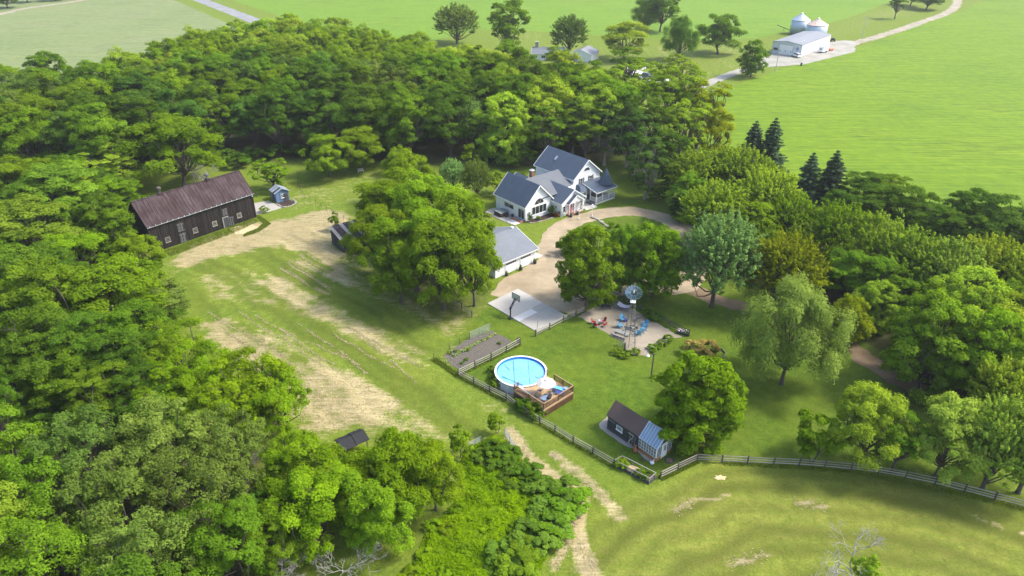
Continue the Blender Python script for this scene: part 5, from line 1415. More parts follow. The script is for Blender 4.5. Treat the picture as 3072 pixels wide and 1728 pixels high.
# ---- fire pit corner ------------------------------------------------------------------
FPc = ZF(1195, 765)
fpit = thing('fire_pit', 'ring of stones round a burnt fire pit', 'fire pit', FPc)
MB().lathe([(.72, 0), (.72, .06), (.02, .07)], 20).build('ash', M['ember'], fpit)
for k in range(15):
    a = 2 * math.pi * k / 15; r = random.Random(k)
    m = MB().lathe([(.16, 0), (.2, .1), (.17, .22), (.06, .27)], 6); o = m.build('stone', M['stone'], fpit)
    o.location = (.85 * math.cos(a), .85 * math.sin(a), 0); o.scale = (r.uniform(.8, 1.2), r.uniform(.8, 1.2), r.uniform(.8, 1.3)); o.rotation_euler = (0, 0, r.uniform(0, 6))
for k in range(4):
    a = k * .8; MB().tube([(-.4 * math.cos(a), -.4 * math.sin(a), .12), (.4 * math.cos(a), .4 * math.sin(a), .22)], .07, 6).build('log', M['concrete_bright'] if k % 2 else M['charcoal'], fpit)
def adirondack(label, p, face, mat, group):
    t = thing('adirondack_chair', label, 'chair', p, face, group)
    for k in range(5):
        x = -.26 + .13 * k
        MB().quadslab([(x - .055, .22, .32), (x + .055, .22, .32), (x + .07, .52, 1.0 + .04 * (2 - abs(k - 2))), (x - .07, .52, 1.0 + .04 * (2 - abs(k - 2)))], .025).build('back_slat', mat, t)
    for k in range(5):
        y = -.35 + .115 * k; z = .42 - .02 * k
        BX(-.29, .29, y, y + .1, z - .02, z).build('seat_slat', mat, t)
    for s in (-1, 1):
        BX(s * .36 - .07, s * .36 + .07, -.42, .32, .56, .585).build('armrest', mat, t)
        BX(s * .33 - .025, s * .33 + .025, -.36, -.26, 0, .559).build('leg', mat, t); MB().bar((s * .33, -.3, .36), (s * .33, .5, .03), .04, .1).build('leg', mat, t); BX(s * .33 - .02, s * .33 + .02, .2, .27, .1, .559).build('leg', mat, t)
    return t
FPv = Vector((FPc.x, FPc.y, 0))
def facing(p): d = FPv - p; return math.atan2(d.y, d.x) + math.pi / 2
for q, lb_ in (((1015, 745), 'blue chair facing the red chairs\' side of the fire pit, closer to the benches'), ((1048, 655), 'blue chair at the fire pit beside the dark bag'), ((1350, 725), 'deep blue chair on the fence side of the fire pit'), ((1345, 780), 'blue chair second from the fence beside the fire pit'), ((1300, 825), 'light blue chair on the fire pit curve, second from the benches'), ((1255, 850), 'light blue chair on the fire pit curve, next to the benches')):
    p = ZF(*q); adirondack(lb_, p, facing(p), M['blue_plastic'], 'blue chairs round the fire pit')
RT = ZF(722, 705)
rt = thing('bistro_table', 'small dark metal table among the red chairs', 'table', RT); MB().lathe([(.42, .68), (.42, .71), (.03, .715)], 14).build('top', M['grey_plastic'], rt); MB().tube([(0, 0, 0), (0, 0, .68)], .04, 6).build('pedestal', M['black_metal'], rt); MB().lathe([(.28, 0), (.28, .03), (.04, .06)], 12).build('foot', M['black_metal'], rt)
cp = thing('white_cup', 'white bowl on the small dark table', 'bowl', RT + Vector((0, 0, .717))); MB().lathe([(.06, 0), (.14, .06), (.15, .09)], 12).build('body', M['white_plastic'], cp); MB().lathe([(.13, .07), (.01, .075)], 12).build('lid', M['white_plastic'], cp)
for dx, dy, lb_ in ((-.8, .25, 'red metal chair on the court side of the small table'), (.75, .45, 'red metal chair on the hammock side of the small table'), (-.55, -.7, 'red metal chair on the lawn side of the small table'), (.75, -.65, 'red metal chair between the small table and the blue chairs')):
    p = RT + Vector((dx, dy, 0)); d = RT - p; sling_chair('metal_chair', lb_, p, math.atan2(d.y, d.x) + math.pi / 2, M['red_plastic'], 'red chairs round the small table')
def picnic_table(label, p, rz, L=2.0):
    t = thing('picnic_table', label, 'picnic table', p, rz)
    for k in range(5): BX(-L / 2, L / 2, -.36 + k * .146, -.36 + k * .146 + .13, .70, .74).build('top_board', M['grey_timber'], t)
    for s in (-1, 1):
        for k in range(2): BX(-L / 2, L / 2, s * .72 - .14 + k * .145, s * .72 - .14 + k * .145 + .13, .41, .45).build('bench_board', M['grey_timber'], t)
        MB().bar((s * L * .36, -.85, .38), (s * L * .36, .85, .38), .05, .1).bar((s * L * .36, -.62, .02), (s * L * .36, -.2, .69), .05, .1, (1, 0, 0)).bar((s * L * .36, .62, .02), (s * L * .36, .2, .69), .05, .1, (1, 0, 0)).build('trestle', M['grey_timber'], t)
    return t
picnic_table('weathered grey picnic table on the lawn side of the windmill', ZF(1030, 870), R_(-36), 2.4)
bn = thing('slatted_bench', 'grey slatted bench between the picnic table and fire pit', 'bench', ZF(1110, 822), R_(-36))
for k in range(4): BX(-.75, .75, -.2 + k * .11, -.2 + k * .11 + .09, .42, .45).build('seat_slat', M['grey_timber'], bn)
for k in range(3): BX(-.75, .75, .25 + .03 * k, .28 + .03 * k, .52 + k * .14, .62 + k * .14).build('back_slat', M['grey_timber'], bn)
for s in (-1, 1): BX(s * .68 - .03, s * .68 + .03, -.2, .3, 0, .42).build('leg', M['grey_timber'], bn)
bb2 = thing('park_bench', 'dark wooden bench in the shade behind the red chairs', 'bench', ZF(820, 480), R_(170))
for k in range(4): BX(-.75, .75, -.2 + k * .11, -.2 + k * .11 + .09, .42, .45).build('seat_slat', M['dark_wood'], bb2)
for k in range(3): BX(-.75, .75, .25 + .03 * k, .28 + .03 * k, .52 + k * .14, .62 + k * .14).build('back_slat', M['dark_wood'], bb2)
for s in (-1, 1): BX(s * .68 - .03, s * .68 + .03, -.2, .3, 0, .42).build('leg', M['dark_wood'], bb2)
hp = ZF(1065, 500)
hm = thing('hammock', 'lilac hammock slung on a stand behind the fire pit', 'hammock', hp, R_(-30))
n = 10; m = MB(); vs = []; fs = []
for i in range(n + 1):
    x = -1.1 + 2.2 * i / n; s = .62 + .38 * (x / 1.1) ** 2
    for y in (-.55, 0, .55): vs.append((x, y, s - (.12 if y == 0 else 0)))
for i in range(n):
    for j in range(2): a = i * 3 + j; fs.append((a, a + 1, a + 4, a + 3))
m.add(vs, fs); m.add([(x, y, z - .015) for x, y, z in vs], [f[::-1] for f in fs]); m.build('cloth', M['hammock_cloth'], hm, True)
for s in (-1, 1):
    MB().bar((s * 1.12, -.58, 1.0), (s * 1.12, .58, 1.0), .05, .05).build('spreader', M['rail_wood'], hm)
    for y in (-.5, 0, .5): MB().tube([(s * 1.12, y, 1.0), (s * 1.9, 0, 1.3)], .012, 4).build('rope', M['rope'], hm)
    MB().tube([(s * 1.15, 0, .06), (s * 1.75, 0, .5), (s * 1.95, 0, 1.35)], .05, 6).build('stand', M['steel_grey'], hm)
MB().tube([(-1.15, 0, .06), (1.15, 0, .06)], .05, 6).build('stand', M['steel_grey'], hm); MB().bar((0, -.6, .05), (0, .6, .05), .08, .08).build('stand', M['steel_grey'], hm)
bgc = thing('folding_chair', 'grey canvas folding chair with dark frame by the fire pit', 'chair', ZF(1232, 655), R_(200)); 
MB().quadslab([(-.35, -.3, .45), (.35, -.3, .45), (.35, .3, .4), (-.35, .3, .4)], .03).build('seat', M['grey_plastic'], bgc); MB().quadslab([(-.35, .3, .42), (.35, .3, .42), (.33, .55, 1.15), (-.33, .55, 1.15)], .03).build('backrest', M['grey_plastic'], bgc)
for s in (-1, 1): MB().tube([(s * .38, -.35, .02), (s * .38, .4, .62), (s * .38, .5, .02)], .022, 5).build('leg', M['black_metal'], bgc)
db = thing('cooler_bag', 'dark navy bag beside the blue chair', 'bag', ZF(1085, 665), .4); MB().prism_x([(-.2, 0), (.2, 0), (.18, .38), (.1, .46), (-.1, .46), (-.18, .38)], -.3, .3).build('body', M['lounge_navy'], db); MB().tube([(-.2, 0, .46), (-.1, 0, .6), (.1, 0, .6), (.2, 0, .46)], .02, 5).build('handle', M['black_metal'], db)
# curved edging behind the dry shrub
eg = thing('bed_edging', 'curved dark timber edging round the dry shrub', 'edging', ZF(2240, 960))
pp = [ZF(2240, 960), ZF(2330, 1010), ZF(2420, 1060), ZF(2465, 1110), ZF(2440, 1160), ZF(2370, 1200), ZF(2320, 1235)]
for a, b in zip(pp, pp[1:]): 
    a, b = a - pp[0], b - pp[0]; MB().bar(a + Vector((0, 0, .12)), b + Vector((0, 0, .12)), .12, .24).build('timber', M['post_wood'], eg)
fbd = thing('flower_trough', 'dark trough of white and pink flowers at the fence end', 'planter', ZF(1880, 835), R_(-28))
BX(-.9, .9, -.35, .35, 0, .35).build('box', M['charcoal'], fbd)
r = random.Random(3)
lf_ = MB(); fl1 = MB(); fl2 = MB()
for k in range(70):
    x, y = r.uniform(-.95, .95), r.uniform(-.4, .4); z = .36 + r.random() * .25; lf_.bar((x, y, .34), (x + r.uniform(-.1, .1), y + r.uniform(-.1, .1), z), .09, .02)
for k in range(26):
    x, y = r.uniform(-.95, .95), r.uniform(-.42, .42); z = .55 + r.random() * .12; (fl1 if k % 3 else fl2).lathe([(.02, -.03), (.1, .0), (.05, .06)], 6, x, y, z)
lf_.build('leaves', M['grass_blade'], fbd); fl1.build('blossoms', M['flower_white'], fbd); fl2.build('blossoms', M['flower_pink'], fbd)

# ---- patio, hot tub, pots ----------------------------------------------------------------
sheet('patio', [hw(-2.7, 10.2), hw(-2.9, 6), hw(-2.5, 2.9), hw(.38, 2.9), hw(.38, 10.2)], .020, M['concrete'], 'concrete patio along the great room wall', .1, .6, 20, 'pavement')
sheet('patio_slab', [hw(-2.5, .4), hw(-.2, .4), hw(-.2, 2.88), hw(-2.5, 2.88)], .026, M['concrete_bright'], 'bright square concrete slab at the patio end', 0, cat='pavement')
sheet('porch_walk', [hw(14.3, -3.6), hw(17.2, -3.9), hw(18.0, -2.9), hw(17.0, -.4), hw(15.5, -.6), hw(14.7, -2.6)], .024, M['concrete_pale'], 'concrete walk between the front door and the porch', .1, .6, 21, 'pavement')
sheet('shrub_bed', [hw(.7, .38), hw(.8, -1.0), hw(3.0, -1.5), hw(5.5, -1.8), hw(7.0, -2.0), hw(7.8, -2.9), hw(7.8, .0), hw(7.6, .38)], .020, M['mulch'], 'dark mulched shrub bed below the arched window', .1, .5, 22, 'garden bed')
def stone_ring(label, pts, n, seed, size=.16):
    t = thing('stone_edging', label, 'edging', (pts[0].x, pts[0].y, 0)); r = random.Random(seed)
    sm = MB().lathe([(.9, 0), (1.1, .35), (.9, .9), (.35, 1.15)], 6).mesh('stone'); sm.materials.append(M['stone'])
    segs = list(zip(pts, pts[1:])); tot = sum((b - a).length for a, b in segs)
    for k in range(n):
        d = tot * (k + .5) / n
        for a, b in segs:
            L = (b - a).length
            if d <= L: p = a.lerp(b, d / L); break
            d -= L
        o = link_mesh('stone', sm, None, t); s = size * r.uniform(.7, 1.3)
        o.location = (p.x - pts[0].x + r.uniform(-.05, .05), p.y - pts[0].y + r.uniform(-.05, .05), 0); o.scale = (s * r.uniform(.8, 1.4), s, s * .8); o.rotation_euler = (0, 0, r.uniform(0, 6))
stone_ring('pale stone edging of the mulched bed below the arched window', [hw(.7, .2), hw(.8, -1.05), hw(3.0, -1.55), hw(5.5, -1.85), hw(7.0, -2.05)], 22, 1)
stone_ring('low stone edging along the outer rim of the hot tub patio', [hw(-2.5, .3), hw(-2.95, 3), hw(-3.0, 6), hw(-2.8, 10.2)], 26, 2)
stone_ring('stone ring round the small dark bed at the blue shed', [ZB(2250, 610), ZB(2340, 655), ZB(2450, 640), ZB(2525, 590), ZB(2480, 545)], 24, 3, .2)
sheet('shed_flower_bed', [ZB(2255, 600), ZB(2340, 645), ZB(2450, 630), ZB(2510, 590), ZB(2440, 550)], .016, M['mulch'], 'dark mulched bed beside the blue shed', .05, .5, 23, 'garden bed')
stone_ring('pale stepping stones edging the island lawn near the lamp posts', [ZH(1700, 1215), ZH(1800, 1250), ZH(1880, 1310), ZH(1950, 1360)], 12, 5, .28)
ht = thing('hot_tub', 'brown hot tub with folding grey cover on the patio', 'hot tub', hw(-1.15, 6.3), PH)
BX(-1.05, 1.05, -1.1, 1.1, 0, .86).build('cabinet', M['hot_tub_brown'], ht)
for k in range(9): 
    x = -1.05 + k * .2625
    BX(x - .02, x + .02, -1.13, -1.101, .02, .84).build('batten', M['hot_tub_brown'], ht); BX(-1.08, -1.051, x * 1.04 - .02, x * 1.04 + .02, .02, .84).build('batten', M['hot_tub_brown'], ht)
for s in (0, 1): MB().quadslab([(-1.12, -1.15 + 1.16 * s, .93 + .07 * s), (1.12, -1.15 + 1.16 * s, .93 + .07 * s), (1.12, -.01 + 1.16 * s, 1.0 - .07 * s), (-1.12, -.01 + 1.16 * s, 1.0 - .07 * s)], .12).build('cover_half', M['tub_cover'], ht)
hs = thing('tub_steps', 'dark two tread steps in front of the hot tub', 'steps', hw(-.9, 4.85), PH); BX(-.4, .4, -.3, .0, 0, .2).build('tread', M['charcoal'], hs); BX(-.4, .4, .0, .3, 0, .42).build('tread', M['charcoal'], hs)
ds = thing('wooden_step', 'long reddish timber step below the sliding door', 'step', hw(-.35, 1.9), PH); BX(-.5, .72, -1.5, 1.9, 0, .16).build('tread', M['terracotta'], ds); BX(-.1, .72, -1.4, 1.6, .162, .27).build('tread', M['grey_timber'], ds)
def urn(label, p, mat=None, plant=True, s=1.0, group=None):
    t = thing('planter_pot', label, 'planter', p, 0, group); mat = mat or M['charcoal']
    MB().lathe([(.18 * s, 0), (.30 * s, .12 * s), (.34 * s, .32 * s), (.28 * s, .48 * s), (.32 * s, .53 * s), (.26 * s, .5 * s), (.02, .48 * s)], 14).build('pot', mat, t, True)
    if plant:
        r = random.Random(int(p.x * 10)); m = MB()
        for k in range(40):
            a = r.uniform(0, 6.28); e = r.uniform(.15, .5) * s; h = r.uniform(.1, .55) * s
            m.bar((0, 0, .48 * s), (e * .6 * math.cos(a), e * .6 * math.sin(a), .5 * s + h), .07 * s, .015)
        m.build('plant', M['grass_blade'], t)
    return t
urn('round black planter at the garage corner by the walnut trees', gw(1.35, -.15)); urn('round black planter between the two garage doors', gw(4.75, -.15)); urn('round black planter with tall plant at the garage corner by the concrete pad', gw(8.35, -.1), s=1.1)
urn('black urn on the gable side of the red door', hw(9.3, -4.0)); urn('black urn on the porch side of the red door', hw(11.2, -4.05)); urn('dark pot by the hot tub steps', hw(.0, 3.95), s=.8); urn('terracotta pot at the sliding door step', hw(.1, .15), M['terracotta'], True, .6)
pt = thing('patio_stand', 'small white stand under the patio window', 'table', hw(-.05, 5.0), PH); BX(-.2, .2, -.4, .4, .55, .6).build('top', M['white_plastic'], pt)
for x in (-.16, .16):
    for y in (-.35, .35): BX(x - .02, x + .02, y - .02, y + .02, 0, .549).build('leg', M['white_plastic'], pt)
# greenhouse corner odds and ends
cc = thing('chiminea', 'terracotta chiminea against the garden shed', 'chiminea', sw_(-.42, 2.85)); MB().lathe([(.16, 0), (.28, .25), (.24, .5), (.1, .75), (.09, 1.1), (.13, 1.15), (.05, 1.16)], 12).build('body', M['terracotta'], cc, True); MB().lathe([(.14, 0), (.12, .1)], 10, 0, 0, 0).build('foot', M['charcoal'], cc)
gs_ = thing('garden_swan', 'white garden ornament at the greenhouse corner', 'ornament', sw_(-.35, .25)); MB().lathe([(.2, 0), (.3, .14), (.22, .3), (.05, .36)], 10).build('body', M['white_plastic'], gs_, True); MB().tube([(.1, 0, .28), (.22, 0, .5), (.16, 0, .66), (.28, 0, .66)], [.07, .05, .05, .02], 6).build('neck', M['white_plastic'], gs_)
hz_ = thing('coiled_hose', 'dull green hose coiled on the stones by the greenhouse', 'hose', sw_(-.75, 1.4)); 
for k in range(3): MB().tube([((.32 - .06 * k) * math.cos(a), (.32 - .06 * k) * math.sin(a), .03 + .03 * k) for a in np.linspace(0, 2 * math.pi, 19)], .018, 5).build('coil', M['post_wood'], hz_)
dm = thing('rubber_mat', 'round dark mat in front of the greenhouse door', 'mat', sw_(SW / 2 + .1, -.75)); MB().lathe([(.62, 0), (.62, .03), (.02, .035)], 20).build('mat', M['charcoal'], dm); MB().lathe([(.4, .034), (.4, .045), (.02, .05)], 20).build('inlay', M['bare_earth'], dm)

# ---- vehicles and far clutter --------------------------------------------------------------
def car(name, label, cat, p, rz, body, kind='suv', L=4.6, W=1.85):
    t = thing(name, label, cat, p, rz)
    if kind == 'pickup':
        low = [(-L / 2, .45), (L / 2 - .1, .45), (L / 2, .75), (L / 2 - .1, 1.05), (.55, 1.15), (-L / 2, 1.12)]
        cab = [(.75, 1.14), (.15, 1.78), (-1.05, 1.80), (-1.15, 1.14)]
    else:
        low = [(-L / 2, .4), (L / 2 - .1, .4), (L / 2, .7), (L / 2 - .15, .98), (.95, 1.08), (-L / 2 + .05, 1.1)]
        cab = [(1.0, 1.08), (.3, 1.62), (-1.75, 1.66), (-2.15, 1.1)]
    bdy = MB().prism_y(low, -W / 2, W / 2).build('body', body, t)
    m = MB(); k = W / 2 - .06; kk = W / 2 - .22
    m.add([(x, -(k if z < 1.3 else kk), z) for x, z in cab] + [(x, (k if z < 1.3 else kk), z) for x, z in cab], [(0, 1, 2, 3), (7, 6, 5, 4), (0, 4, 5, 1), (1, 5, 6, 2), (2, 6, 7, 3), (3, 7, 4, 0)])
    cb_ = m.build('cabin', M['glass_dark'], t)
    x1, x2 = cab[2][0], cab[1][0]
    BX(x1 - .03, x2 + .03, -kk - .02, kk + .02, cab[1][1] + .005, cab[2][1] + .05).build('roof', body, cb_)
    if kind == 'pickup': BX(-L / 2 + .1, -1.25, -W / 2 + .12, W / 2 - .12, 1.121, 1.14).build('bed', M['charcoal'], t)
    for sx in (-L * .31, L * .31):
        for sy in (-1, 1):
            w = MB().tube([(sx, sy * (W / 2 - .2), .36), (sx, sy * (W / 2 + .02), .36)], .36, 14).build('wheel', M['tyre'], t)
            MB().tube([(sx, sy * (W / 2 + .021), .36), (sx, sy * (W / 2 + .035), .36)], .2, 10).build('rim', M['galvanised'], w)
    for sy in (-1, 1):
        BX(L / 2 - .12, L / 2 - .02, sy * (W / 2 - .3) - .15, sy * (W / 2 - .3) + .15, .78, .94).build('headlight', M['lamp_globe'], t); BX(-L / 2 - .02, -L / 2 + .03, sy * (W / 2 - .15) - .08, sy * (W / 2 - .15) + .08, .8, 1.02).build('tail_light', M['red_plastic'], t)
    return t
car('pickup_truck', 'white pickup truck parked on the far concrete pad', 'truck', ZT(910, 500, .03), R_(94), M['car_white'], 'pickup', 5.8, 2.0)
car('parked_car', 'grey green estate car parked below the white pickup', 'car', ZT(985, 600, .03), R_(-38), M['car_green'], 'suv', 4.7, 1.85)
car('parked_car', 'white car nosed up to the machine shed door', 'car', ZM(745, 1285, .03), R_(110), M['car_white'], 'suv', 4.4, 1.8)
tl = thing('cargo_trailer', 'white enclosed trailer beside the machine shed', 'trailer', ZM(1440, 1165, .03), R_(44))
BX(-2.3, 2.3, -1.1, 1.1, .5, 2.7).build('box', M['car_white'], tl); MB().prism_y([(-2.9, .5), (-2.31, .5), (-2.31, 2.65), (-2.6, 2.3)], -.9, .9).build('nose', M['car_white'], tl)
for sx in (.1, .9):
    for sy in (-1, 1): MB().tube([(sx, sy * .95, .36), (sx, sy * 1.16, .36)], .36, 12).build('wheel', M['tyre'], tl)
MB().bar((-2.9, 0, .5), (-4.0, 0, .5), .12, .1).build('hitch', M['black_metal'], tl); BX(-2.93, -2.6, -.4, .4, 1.4, 1.9).build('vent', M['grey_plastic'], tl)
ob = thing('orange_barrow', 'orange cart behind the white trailer', 'cart', ZM(1640, 1130), .5); MB().prism_y([(-.9, .4), (.9, .4), (1.1, 1.0), (-1.1, 1.0)], -.6, .6).build('tub', M['orange'], ob)
for sy in (-.65, .65): MB().tube([(0, sy - .05, .3), (0, sy + .05, .3)], .3, 10).build('wheel', M['tyre'], ob)
sp = thing('farm_sprayer', 'dark parked sprayer at the back corner of the machine shed', 'implement', ZM(1690, 890), .6); MB().lathe([(.8, .5), (.9, 1.0), (.8, 1.5), (.1, 1.6)], 12).build('tank', M['charcoal'], sp)
for sy in (-.9, .9): MB().tube([(0, sy - .1, .45), (0, sy + .1, .45)], .45, 10).build('wheel', M['tyre'], sp)
bxx = thing('black_drum', 'black drum standing alone on the grass verge below the yard', 'drum', ZT(2172, 508)); MB().lathe([(.35, 0), (.37, .3), (.35, .6), (.37, .62), (.35, 1.1), (.05, 1.12)], 12).build('body', M['black_metal'], bxx); MB().lathe([(.1, 0), (.1, .04)], 8, .15, 0, 1.12).build('bung', M['black_metal'], bxx)
wc = thing('lawn_bench', 'white lawn bench under the trees behind the barn', 'bench', V(1090, 512) if False else G(1083, 517), R_(20))
for k in range(3): BX(-.7, .7, -.2 + k * .15, -.2 + k * .15 + .12, .42, .45).build('seat_slat', M['white_plastic'], wc)
for k in range(7): BX(-.66 + k * .2, -.58 + k * .2, .25, .29, .5, .95).build('back_slat', M['white_plastic'], wc)
for s in (-1, 1): BX(s * .65 - .03, s * .65 + .03, -.2, .28, 0, .42).build('leg', M['white_plastic'], wc)
dk = thing('straw_mat', 'pale tan straw mat lying in the lower pasture', 'mat', ZR(383, 322)); MB().slab([(-.7, 0), (-.3, -.35), (.1, -.25), (.5, -.4), (.6, -.05), (.85, .2), (.4, .25), (.2, .5), (-.1, .3), (-.5, .4), (-.35, .1)], .0, .05).build('sheet', M['straw_tan'], dk)
tag(dk, 'pale tan straw mat lying in the lower pasture')
BX(.05, .45, -.1, .15, .051, .09).build('fold', M['straw_tan'], dk)
# small dark deer-like stump near barn is a pile of brush

# ================================================================== TREES AND PLANTS
def leaf_mesh(name, pos, nrm, size, var, elong=1.5, along=None, rng=None):
    """many leaf-sized kite faces: pos (n,3), normals (n,3), half-size (n)"""
    n = len(pos)
    nrm = nrm / (np.linalg.norm(nrm, axis=1, keepdims=True) + 1e-9)
    a = along if along is not None else rng.normal(size=(n, 3))
    t = a - nrm * np.sum(a * nrm, 1, keepdims=True)
    t /= np.linalg.norm(t, axis=1, keepdims=True) + 1e-9
    b = np.cross(nrm, t)
    s = size[:, None]
    v = np.empty((n, 4, 3))
    v[:, 0] = pos - t * s * elong; v[:, 1] = pos - b * s + t * s * .15 - nrm * s * .22; v[:, 2] = pos + t * s * elong; v[:, 3] = pos + b * s + t * s * .15 - nrm * s * .22
    f = np.arange(n * 4).reshape(n, 4)
    return np_mesh(name, v.reshape(-1, 3), f, {'leaf_var': np.repeat(np.clip(var, 0, 1), 4)})
def sph(rng, n):
    d = rng.normal(size=(n, 3)); return d / np.linalg.norm(d, axis=1, keepdims=True)
def limb(mb, a, b, r0, r1, rng, bend=.12, n=4, sides=5):
    a = np.array(a, float); b = np.array(b, float); L = np.linalg.norm(b - a)
    pts = []; rad = []
    off = rng.normal(size=3) * L * bend
    for i in range(n + 1):
        t = i / n; pts.append(a * (1 - t) + b * t + off * math.sin(math.pi * t) + (rng.normal(size=3) * L * .02 if 0 < i < n else 0)); rad.append(r0 + (r1 - r0) * t)
    mb.tube(pts, rad, sides, caps=False)
    return pts
def broadleaf(seed, Ht=14.0, Rc=5.5, base=.1, nb=26, ncl=7, per=120, leaf=.12, squash=.8, pointy=0.0, droop=0.0, up=.45, br=(.26, .42), cr=(.34, .6), low=-.55, stems=1, open_=0.0, wide=0.0, elong=1.45):
    """trunk and limbs carrying boughs; every bough is a lobe made of smaller leaf clumps"""
    rng = np.random.default_rng(seed)
    zb = Ht * base; b = (Ht - zb) / 2; cz = zb + b
    boughs = []
    tries = 0
    while len(boughs) < nb and tries < nb * 40:
        tries += 1
        d = sph(rng, 1)[0]
        if d[2] < low: continue
        inner = rng.random() < .2
        k = rng.uniform(.2, .45) if inner else rng.uniform(.58, .84)
        sh = 1.0 - pointy * max(0, d[2]) ** 1.5 * .35 + wide * max(0, -d[2])
        p = np.array([d[0] * Rc * k * sh, d[1] * Rc * k * sh, cz + d[2] * b * k * (1 + pointy * .15)])
        rb = Rc * rng.uniform(*br)
        if not inner and any(np.linalg.norm(p - q) < .46 * (rb + rq) for q, rq, _ in boughs): continue
        boughs.append((p, rb, d))
    mb = MB(); tops = []
    for s_ in range(stems):
        o = np.array([0, 0, 0.0]) if stems == 1 else np.array([math.cos(s_ * 2.4), math.sin(s_ * 2.4), 0]) * .25
        fork = np.array([rng.normal() * .25, rng.normal() * .25, zb + b * .3]) + o * 3
        r0 = Ht * .020 / math.sqrt(stems)
        mb.tube([o + [0, 0, -.1], o + [0, 0, .25], o * 1.2 + [0, 0, max(.4, zb * .6)], fork], [r0 * 1.5, r0 * 1.1, r0 * .9, r0 * .72], 8, caps=False)
        tops.append((fork, r0))
    pos = []; nr = []; var = []; sz = []
    for j, (pb, rb, db) in enumerate(boughs):
        f, r0 = tops[j % stems]
        pts = limb(mb, f * (1 - .35 * rng.random()), pb, r0 * .42, r0 * .12, rng)
        bv = rng.uniform(.0, .5)
        n_ = max(3, int(ncl * rng.uniform(.75, 1.25)))
        for c in range(n_):
            dc = sph(rng, 1)[0]; dc = dc * .9 + db * .55 + np.array([0, 0, .35]); dc /= np.linalg.norm(dc)
            pc = pb + dc * rb * rng.uniform(.55, 1.0) * np.array([1, 1, squash])
            rc = rb * rng.uniform(*cr)
            if c < 4: limb(mb, pts[-1], pc, r0 * .12, .012, rng, n=2, sides=3)
            if open_ and rng.random() < open_: continue
            n = int(per * (rc / (rb * .47)) ** 2 * rng.uniform(.8, 1.2))
            d = sph(rng, n); d[:, 2] = np.where(d[:, 2] < -.3, -d[:, 2] * .6, d[:, 2])
            rr = rng.uniform(.35, 1.1, (n, 1)) ** .6
            q = pc + d * rr * rc * np.array([1, 1, squash])
            if droop: q[:, 2] -= droop * rng.random(n) * rc * (.3 + np.linalg.norm(d[:, :2], axis=1))
            nn = d * .6 + dc * .45 + np.array([0, 0, up]) + rng.normal(size=(n, 3)) * .38
            pos.append(q); nr.append(nn); var.append(np.clip(bv + rng.uniform(0, .25) + rng.random(n) * .3 + d[:, 2] * .12, 0, 1)); sz.append(leaf * rng.uniform(.65, 1.35, n))
    pos = np.concatenate(pos); nr = np.concatenate(nr); var = np.concatenate(var); sz = np.concatenate(sz)
    keep = pos[:, 2] > max(.12, zb * .35)
    return mb, (pos[keep], nr[keep], sz[keep], var[keep], None if elong < 2 else np.stack([rng.normal(size=keep.sum()) * .6, rng.normal(size=keep.sum()) * .6, -np.ones(keep.sum())], 1), elong, rng)
def shooty(seed, Ht=13.0, Rc=5.0, base=.15, nsh=420, leaf=.15, L=1.5, per=34):
    """crown of upright leafy shoots (silver maple, poplar look)"""
    rng = np.random.default_rng(seed)
    zb = Ht * base; b = (Ht - zb) / 2; cz = zb + b
    mb = MB(); r0 = Ht * .02
    mb.tube([(0, 0, -.1), (0, 0, .3), (0, 0, zb), (.1, .1, cz)], [r0 * 1.5, r0 * 1.1, r0, r0 * .6], 8, caps=False)
    pos = []; nr = []; var = []; sz = []; al = []
    for i in range(nsh):
        d = sph(rng, 1)[0]
        if d[2] < -.6: d[2] *= -.6
        k = rng.uniform(.62, .93) if rng.random() > .22 else rng.uniform(.2, .6)
        p = np.array([d[0] * Rc * k, d[1] * Rc * k, cz + d[2] * b * k])
        ax = d * .7 + np.array([0, 0, .75]) + rng.normal(size=3) * .25; ax /= np.linalg.norm(ax)
        l = L * rng.uniform(.6, 1.3); n = int(per * rng.uniform(.7, 1.3)); t = rng.random(n)
        if i % 16 == 0: limb(mb, (0, 0, zb + (cz - zb) * rng.random()), p, r0 * .4, r0 * .1, rng)
        rad = .42 * (1 - t * .75) * l * .6; dd = sph(rng, n)
        q = p + ax * (t * l)[:, None] + dd * rad[:, None]
        pos.append(q); nr.append(dd * .6 + ax * .5 + np.array([0, 0, .35]) + rng.normal(size=(n, 3)) * .35); al.append(np.tile(ax, (n, 1)) + dd * .6)
        var.append(np.clip(rng.uniform(.1, .6) + t * .35 + rng.normal(size=n) * .12, 0, 1)); sz.append(leaf * rng.uniform(.7, 1.3, n))
    return mb, (np.concatenate(pos), np.concatenate(nr), np.concatenate(sz), np.concatenate(var), np.concatenate(al), 1.6, rng)
